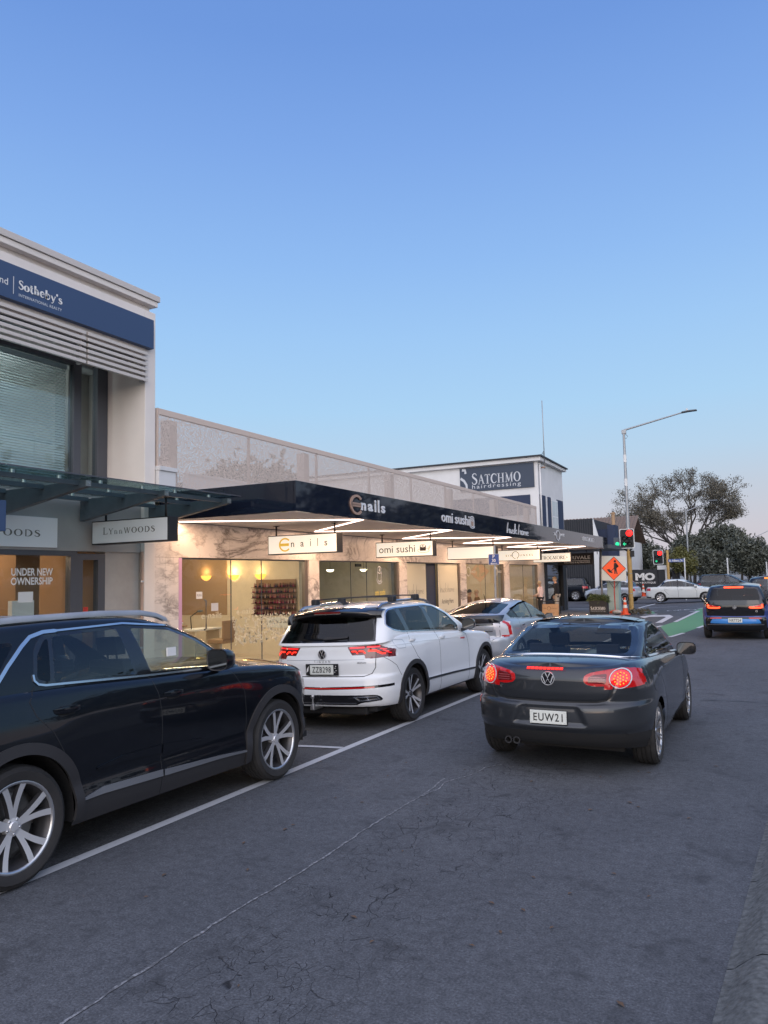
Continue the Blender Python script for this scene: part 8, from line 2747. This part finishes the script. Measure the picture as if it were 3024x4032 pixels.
def grow(p, d, L_, r, depth, mb, tips, rnd, spread=.55, up=.15, kids=(2, 3), shrink=.74):
    p1 = p + d * L_ * .5 + Vector((rnd.uniform(-1, 1), rnd.uniform(-1, 1), rnd.uniform(-.3, .6))) * L_ * .07
    p2 = p1 + (d + Vector((rnd.uniform(-1, 1), rnd.uniform(-1, 1), rnd.uniform(-.2, .7))) * .18).normalized() * L_ * .5
    mb.tube([p, p1, p2], [r, r * .85, r * .68], 7 if r > .08 else 5, cap=False)
    if depth <= 2: tips.append(p1)
    if depth == 0:
        tips.append(p2)
        return
    for _ in range(rnd.choice(kids)):
        nd = (d + Vector((rnd.gauss(0, 1), rnd.gauss(0, 1), rnd.gauss(0, .6))) * spread + Vector((0, 0, up))).normalized()
        grow(p2, nd, L_ * shrink * rnd.uniform(.8, 1.15), r * .62, depth - 1, mb, tips, rnd, spread, up, kids, shrink)


# the big open-crowned tree
tr = empty('big_tree', (-8.7, 88, 0), 'tall spreading tree with a thin brownish crown beyond the signals', 'tree')
rnd = random.Random(5)
mb, tips = MB(), []
mb.tube([(-8.7, 88, 0), (-8.75, 88, 1.6), (-8.6, 88, 3.2)], [.42, .33, .27], 12)
for k in range(7):
    a = 2 * PI * k / 7 + rnd.uniform(-.2, .2)
    d = Vector((math.cos(a) * .85, math.sin(a) * .85, rnd.uniform(.65, 1.2))).normalized()
    grow(Vector((-8.6, 88, 3.1)), d, 2.75, .15, 5, mb, tips, rnd, .42, .06, (2, 3), .76)
grow(Vector((-8.6, 88, 3.1)), Vector((.12, 0, 1)).normalized(), 3.0, .17, 5, mb, tips, rnd, .42, .12, (2, 3), .78)
mb.build('trunk', M['bark'], tr, smooth=True)
tp = np.array([tuple(t) for t in tips])
tp = tp[tp[:, 2] > 3.6]
V, F = leaf_cloud(tp, 19, .26, .08, 3, .6)
leaves('crown', V, F, M['leaf_olive'], tr)


def bushy(name, label, base, crown_c, rad, n_cl, n_leaf, size, m_, seed, trunk_r=.18, group=None, lobes=None):
    t_ = empty(name, base, label, 'tree', group)
    r = np.random.default_rng(seed)
    mb = MB()
    b, c = Vector(base), Vector(crown_c)
    mb.tube([b, b.lerp(c, .5) + Vector((.1, 0, 0)), c], [trunk_r, trunk_r * .8, trunk_r * .4], 8)
    rr = random.Random(seed)
    for k in range(6):
        a = 2 * PI * k / 6 + rr.random()
        e = c + Vector((math.cos(a) * rad[0] * .6, math.sin(a) * rad[1] * .6, rr.uniform(-.2, .6) * rad[2]))
        mb.tube([b.lerp(c, .6), b.lerp(c, .8).lerp(e, .5), e], [trunk_r * .5, trunk_r * .35, trunk_r * .12], 6)
    mb.build('trunk', M['bark'], t_, smooth=True)
    # lumpy shell of leaf clumps: big lobes, each with many clumps
    lob = lobes or 9
    L0 = []
    for k in range(lob):
        u = r.normal(size=3)
        u /= np.linalg.norm(u)
        if u[2] < -.45: u[2] = -u[2]
        L0.append((np.array(crown_c) + u * np.array(rad) * r.uniform(.35, .68), np.array(rad) * r.uniform(.38, .60)))
    pts = []
    for i in range(n_cl):
        cc, rd = L0[r.integers(lob)]
        u = r.normal(size=3)
        u /= np.linalg.norm(u)
        pts.append(cc + u * rd * r.uniform(.55, 1.05))
    V, F = leaf_cloud(pts, n_leaf, size * 1.5, size, seed)
    leaves('crown', V, F, m_, t_)
    return t_


bushy('evergreen_tree', 'dark evergreen tree left in the clump below the tall tree', (-7.4, 80, 0), (-7.4, 80, 3.3), (2.3, 2.2, 2.2), 560, 24, .15, M['leaf_dark'], 21, group='dark evergreens along the road')
bushy('evergreen_tree', 'dark evergreen tree in the middle of the clump, the highest of them', (-4.9, 82, 0), (-4.9, 82, 3.9), (2.6, 2.4, 2.6), 640, 24, .15, M['leaf_dark'], 22, group='dark evergreens along the road')
bushy('evergreen_tree', 'dark evergreen tree right in the clump, sloping towards the road', (-2.5, 79, 0), (-2.6, 79, 3.0), (2.0, 2.2, 2.2), 520, 24, .15, M['leaf_dark'], 23, group='dark evergreens along the road')
bushy('evergreen_tree', 'dark evergreen behind the clump, seen over the dark grey SUV', (-5.2, 74.5, 0), (-5.4, 74.5, 2.0), (1.9, 1.5, 1.8), 320, 22, .13, M['leaf_dark'], 24, group='dark evergreens along the road')
bushy('evergreen_tree', 'low dark tree behind the charcoal sign wall', (-11.2, 74, 0), (-11.2, 74, 2.9), (2.6, 1.8, 1.9), 420, 22, .14, M['leaf_dark'], 25, group='dark evergreens along the road')
bushy('evergreen_tree', 'small dark tree between the gate pillars and the round shrub', (-8.6, 71, 0), (-8.6, 71, 2.2), (1.5, 1.4, 1.6), 260, 22, .12, M['leaf_dark'], 26, group='dark evergreens along the road')
bushy('round_shrub', 'rounded yellow-green shrub behind the street name sign', (-6.75, 65.2, 0), (-6.8, 65.2, 2.55), (1.20, 1.1, 1.35), 420, 26, .075, M['leaf_yellow'], 27, .08, lobes=14)
bushy('roof_line_tree', 'tree showing through the perforated screen above the shops', (-17.5, 22.0, 0), (-17.6, 22, 4.4), (2.7, 2.0, 2.0), 420, 22, .15, M['leaf_dark'], 28)
far = [(1.6, 118, 4.6, 3.0), (-.8, 135, 5.4, 3.4), (4.0, 150, 5.2, 3.6), (-4.5, 112, 4.4, 2.6), (9.5, 128, 5.8, 3.6), (-3.0, 160, 6.0, 4.0)]
fl_ = ['brown-leaved far tree just left of the far green signal', 'far tree behind the far red signal', 'far tree at the right edge over the traffic', 'far tree right of the dark evergreen clump', 'far tree outside the right edge along the road', 'farthest tree closing the road']
for i, (x, y, h_, rr_) in enumerate(far):
    bushy('street_tree', fl_[i], (x, y, 0), (x, y, h_ * .6), (rr_, rr_, h_ * .45), 150, 16, .26, M['leaf_olive'], 40 + i, group='far street trees')
names_ = ['nearest', 'second', 'third', 'fourth', 'fifth', 'sixth', 'seventh']
for i in range(7):
    x, y = 13.5 + 1.2 * math.sin(i * 2.1), 24 + 10.5 * i
    h_ = 5.6 + .8 * math.sin(i * 1.7)
    bushy('roadside_tree', names_[i] + ' tree in the row across the road, mirrored in the canopy fascia', (x, y, 0), (x, y, h_ * .85), (4.2, 5.0, h_ * .72), 200, 16, .34, M['leaf_dark'], 60 + i, group='trees across the road')

# clipped hedge in the planter
r = np.random.default_rng(9)
pts = np.stack([r.uniform(-7.98, -7.06, 330), r.uniform(35.98, 36.5, 330), r.uniform(.66, .98, 330)], 1)
pts[:, 2] -= .05 * np.abs(np.sin(pts[:, 0] * 9))
V, F = leaf_cloud(pts, 12, .035, .028, 5)
leaves('hedge', V, F, M['leaf_hedge'], pt)
# dry plants in the bed at the corner
gb = np.stack([r.uniform(-6.6, -5.4, 60) - .2, r.uniform(38.2, 39.4, 60), r.uniform(.03, .12, 60)], 1)
V, F = leaf_cloud(gb, 8, .05, .06, 6)
o = leaves('dry_grass', V, F, M['leaf_olive'], None)
o['kind'] = 'stuff'
tag(o, 'tuft of dry brown grass at the kerb corner by the cone', 'grass')
# ------------------------------------------------------------------ people
def skin(name, pts, edges, m_, parent, root_v=0, sub=2):
    """pts: list of (x, y, z, radius or (rx, ry))"""
    me = bpy.data.meshes.new(name)
    bm = bmesh.new()
    lay = bm.verts.layers.skin.verify()
    vs_ = []
    for i, p in enumerate(pts):
        v = bm.verts.new(p[:3])
        r = p[3] if isinstance(p[3], tuple) else (p[3], p[3])
        v[lay].radius = r
        v[lay].use_root = (i == root_v)
        vs_.append(v)
    for a, b in edges: bm.edges.new((vs_[a], vs_[b]))
    bm.to_mesh(me)
    bm.free()
    o = link_mesh(name, me, m_, parent, True)
    md = o.modifiers.new('skin', 'SKIN')
    md.use_smooth_shade = True
    s_ = o.modifiers.new('sub', 'SUBSURF')
    s_.levels = s_.render_levels = sub
    return o


def hand(o, w_, side, m_, d=(0, 0, -1)):
    """palm with four fingers and a thumb, relaxed; w_ = wrist"""
    d = Vector(d).normalized()
    f = Vector((0, 1, 0))
    f = (f - d * f.dot(d)).normalized()
    s_ = d.cross(f)
    P, E = [], []
    w_ = Vector(w_)
    P.append((*w_, .024))
    P.append((*(w_ + d * .05), (.028, .016)))
    E.append((0, 1))
    P.append((*(w_ + d * .085), (.032, .016)))
    E.append((1, 2))
    for k, (off, ln) in enumerate(((-.028, .058), (-.010, .070), (.009, .066), (.027, .052))):
        b = len(P)
        p0 = w_ + d * .095 + f * off * -1
        P.append((*p0, .0095))
        E.append((2, b))
        p1 = p0 + d * ln * .55 + s_ * side * -.008
        P.append((*p1, .0088))
        p2 = p1 + d * ln * .45 + s_ * side * -.022
        P.append((*p2, .0075))
        E += [(b, b + 1), (b + 1, b + 2)]
    b = len(P)
    P.append((*(w_ + d * .055 + f * .035), .011))
    P.append((*(w_ + d * .095 + f * .05), .0095))
    E += [(1, b), (b, b + 1)]
    return skin('hand', P, E, m_, o, 0, 1)


def person(label, loc, rotz, H, coat, trousers, hair, cap=None, lean=0.0, arms='down', bag=False, sit=False, long_coat=0.0):
    o = empty('person', loc, label, 'person', None, rotz)
    BASE[o] = Vector((0, 0, 0))
    k = H / 1.72
    S = lambda x, y, z, r: (x * k, y * k, z * k, tuple(q * k for q in r) if isinstance(r, tuple) else r * k)
    dz = -.42 if sit else 0
    # body: one continuous figure under the clothes
    P = [S(0, 0, .93 + dz, (.13, .09)), S(0, .0, 1.12 + dz, (.12, .085)), S(0, .0 + lean, 1.32 + dz, (.15, .09)), S(0, .01 + lean, 1.46 + dz, (.07, .06)), S(0, .02 + lean * 1.3, 1.52 + dz, (.052, .052)), S(0, .035 + lean * 1.4, 1.60 + dz, (.072, .088)), S(0, .03 + lean * 1.4, 1.69 + dz, (.070, .085))]
    E = [(0, 1), (1, 2), (2, 3), (3, 4), (4, 5), (5, 6)]
    leg = {}
    for s_ in (-1, 1):
        b = len(P)
        if sit:
            P += [S(s_ * .09, .0, .90 + dz, .085), S(s_ * .10, .40, .92 + dz, .065), S(s_ * .10, .42, .50 + dz, .045), S(s_ * .10, .52, .46 + dz, .035)]
        else:
            P += [S(s_ * .09, 0, .88, .088), S(s_ * .095, .015, .48, .058), S(s_ * .10, -.02, .09, .040), S(s_ * .11, .10, .035, .034)]
        E += [(0, b), (b, b + 1), (b + 1, b + 2), (b + 2, b + 3)]
        a = len(P)
        sh_ = S(s_ * .185, lean, 1.40 + dz, .052)
        if arms == 'front' or (arms == 'mix' and s_ < 0):
            el, wr = S(s_ * .25, -.03 + lean, 1.12 + dz, .042), S(s_ * .16, .20 + lean, 1.05 + dz, .032)
        else:
            el, wr = S(s_ * .235, -.03 + lean * .6, 1.12 + dz, .042), S(s_ * .235, .05 + lean * .3, .88 + dz, .032)
        P += [sh_, el, wr]
        E += [(2, a), (a, a + 1), (a + 1, a + 2)]
        leg[s_] = (b, a, wr)
    skin('body', P, E, M['skin'], o)
    # jacket and trousers follow it a little larger
    def big(p, f): return (p[0], p[1], p[2], tuple(q * f + .006 for q in p[3]) if isinstance(p[3], tuple) else p[3] * f + .006)
    J = [S(0, 0, (.86 - long_coat) + dz, (.165, .12)), big(P[0], 1.16), big(P[1], 1.2), big(P[2], 1.12), big(P[3], 1.0)]
    JE = [(0, 1), (1, 2), (2, 3), (3, 4)]
    for s_ in (-1, 1):
        a = leg[s_][1]
        n = len(J)
        J += [big(P[a], 1.22), big(P[a + 1], 1.25), big(P[a + 2], 1.15)]
        JE += [(3, n), (n, n + 1), (n + 1, n + 2)]
    skin('jacket', J, JE, coat, o, 1)
    Tq = [S(0, 0, .94 + dz, (.135, .10))]
    TE = []
    for s_ in (-1, 1):
        b = leg[s_][0]
        n = len(Tq)
        Tq += [big(P[b], 1.08), big(P[b + 1], 1.15), big(P[b + 2], 1.25)]
        TE += [(0, n), (n, n + 1), (n + 1, n + 2)]
    skin('trousers', Tq, TE, trousers, o)
    for s_ in (-1, 1):
        b = leg[s_][0]
        q = P[b + 2]
        skin('shoe', [(q[0], q[1] - .03, .05 * k if not sit else q[2], .045 * k), (q[0], q[1] + .06, (.04 * k if not sit else q[2] - .03), .042 * k), (q[0], q[1] + .15, (.032 * k if not sit else q[2] - .05), .034 * k)], [(0, 1), (1, 2)], M['black'], o, 0, 1)
        w_ = leg[s_][2]
        hand(o, w_[:3], s_, M['skin'], (0, .8, -.5) if (arms == 'front' or (arms == 'mix' and s_ < 0)) else (0, .15, -1))
    hx, hy, hz = 0, (.035 + lean * 1.4) * k, (1.64 + dz) * k
    # face
    MB().ell((hx, hy + .098 * k, hz - .012 * k), .013 * k, .022 * k, .022 * k, 8, 6).build('nose', M['skin'], o, smooth=True, local=True)
    for s_ in (-1, 1):
        MB().ell((s_ * .030 * k, hy + .078 * k, hz + .008 * k), .011 * k, .010 * k, .008 * k, 8, 6).build('eye', M['white'], o, smooth=True, local=True)
        MB().ell((s_ * .030 * k, hy + .086 * k, hz + .008 * k), .005 * k, .004 * k, .005 * k, 6, 4).build('pupil', M['black'], o, smooth=True, local=True)
        MB().ell((s_ * .078 * k, hy - .005 * k, hz), .012 * k, .022 * k, .032 * k, 8, 6).build('ear', M['skin'], o, smooth=True, local=True)
    MB().ell((0, hy + .082 * k, hz - .055 * k), .024 * k, .010 * k, .007 * k, 8, 6).build('mouth', M['red'], o, smooth=True, local=True)
    # hair: cap of the skull, open at the face
    rows = []
    for i in range(9):
        t = PI / 2 * (1 - i / 6.0)
        row = []
        for j in range(25):
            a = 2 * PI * j / 24
            back = .5 - .5 * math.sin(a)
            tt = t if t > 0 else t * back
            row.append((hx + .092 * k * math.cos(tt) * math.cos(a), hy - .008 * k + .108 * k * math.cos(tt) * math.sin(a) * (1 if math.sin(a) < 0 else .86), hz + .02 * k + .112 * k * math.sin(tt)))
        rows.append(row)
    MB().grid(rows).build('hair', hair, o, smooth=True, local=True)
    if cap:
        rows = [[(.096 * k * math.cos(t) * math.cos(a), hy - .006 * k + .112 * k * math.cos(t) * math.sin(a), hz + .035 * k + .10 * k * math.sin(t)) for a in np.linspace(0, 2 * PI, 25)] for t in np.linspace(PI / 2, 0, 7)]
        c_ = MB().grid(rows).build('cap', cap, o, smooth=True, local=True)
        MB().grid([[(x * .085 * k, hy + (.10 + .085 * v_ * math.sqrt(max(0, 1 - x * x * .8))) * k, hz + (.038 - .018 * v_) * k) for x in np.linspace(-1, 1, 11)] for v_ in (0, .5, 1)]).build('cap_peak', cap, o, smooth=True, local=True)
        box('cap_badge', M['white'], -.02 * k, .02 * k, hy + .104 * k, hy + .112 * k, hz + .06 * k, hz + .09 * k, o, local=True)
    return o


person('woman with short fair hair in a pink jacket looking into the shop window', (-9.92, 35.0, .065), R(80), 1.56, M['cloth_pink'], M['cloth_black'], M['hair_grey'], arms='front')
person('man in a dark cap, black jacket and light trousers walking past the shop', (-9.50, 36.35, .065), R(85), 1.73, M['cloth_black'], M['cloth_beige'], M['hair_grey'], cap=M['int_dark'], lean=.03)
person('seated customer in a brown coat inside the cafe window, back to the street', (-10.95, 29.4, .10), R(95), 1.68, M['cloth_brown'], M['cloth_black'], M['int_orange'], sit=True, arms='front')
person('seated customer with dark hair inside the cafe window, facing the street', (-11.6, 30.2, .10), R(-60), 1.68, M['cloth_brown'], M['cloth_black'], M['hair_dark'], sit=True, arms='front')
for i, (x, y) in enumerate(((-10.93, 29.42), (-11.62, 30.18))):
    ch = empty('cafe_chair', (x, y, .1), ['wooden chair under the customer in the brown coat', 'wooden chair under the dark-haired customer'][i], 'chair')
    box('seat', M['wood_dark'], x - .21, x + .21, y - .21, y + .21, .52, .56, ch)
    for a_, b_ in ((-1, -1), (-1, 1), (1, -1), (1, 1)):
        box('leg', M['wood_dark'], x + a_ * .19 - .018, x + a_ * .19 + .018, y + b_ * .19 - .018, y + b_ * .19 + .018, .10, .52, ch)
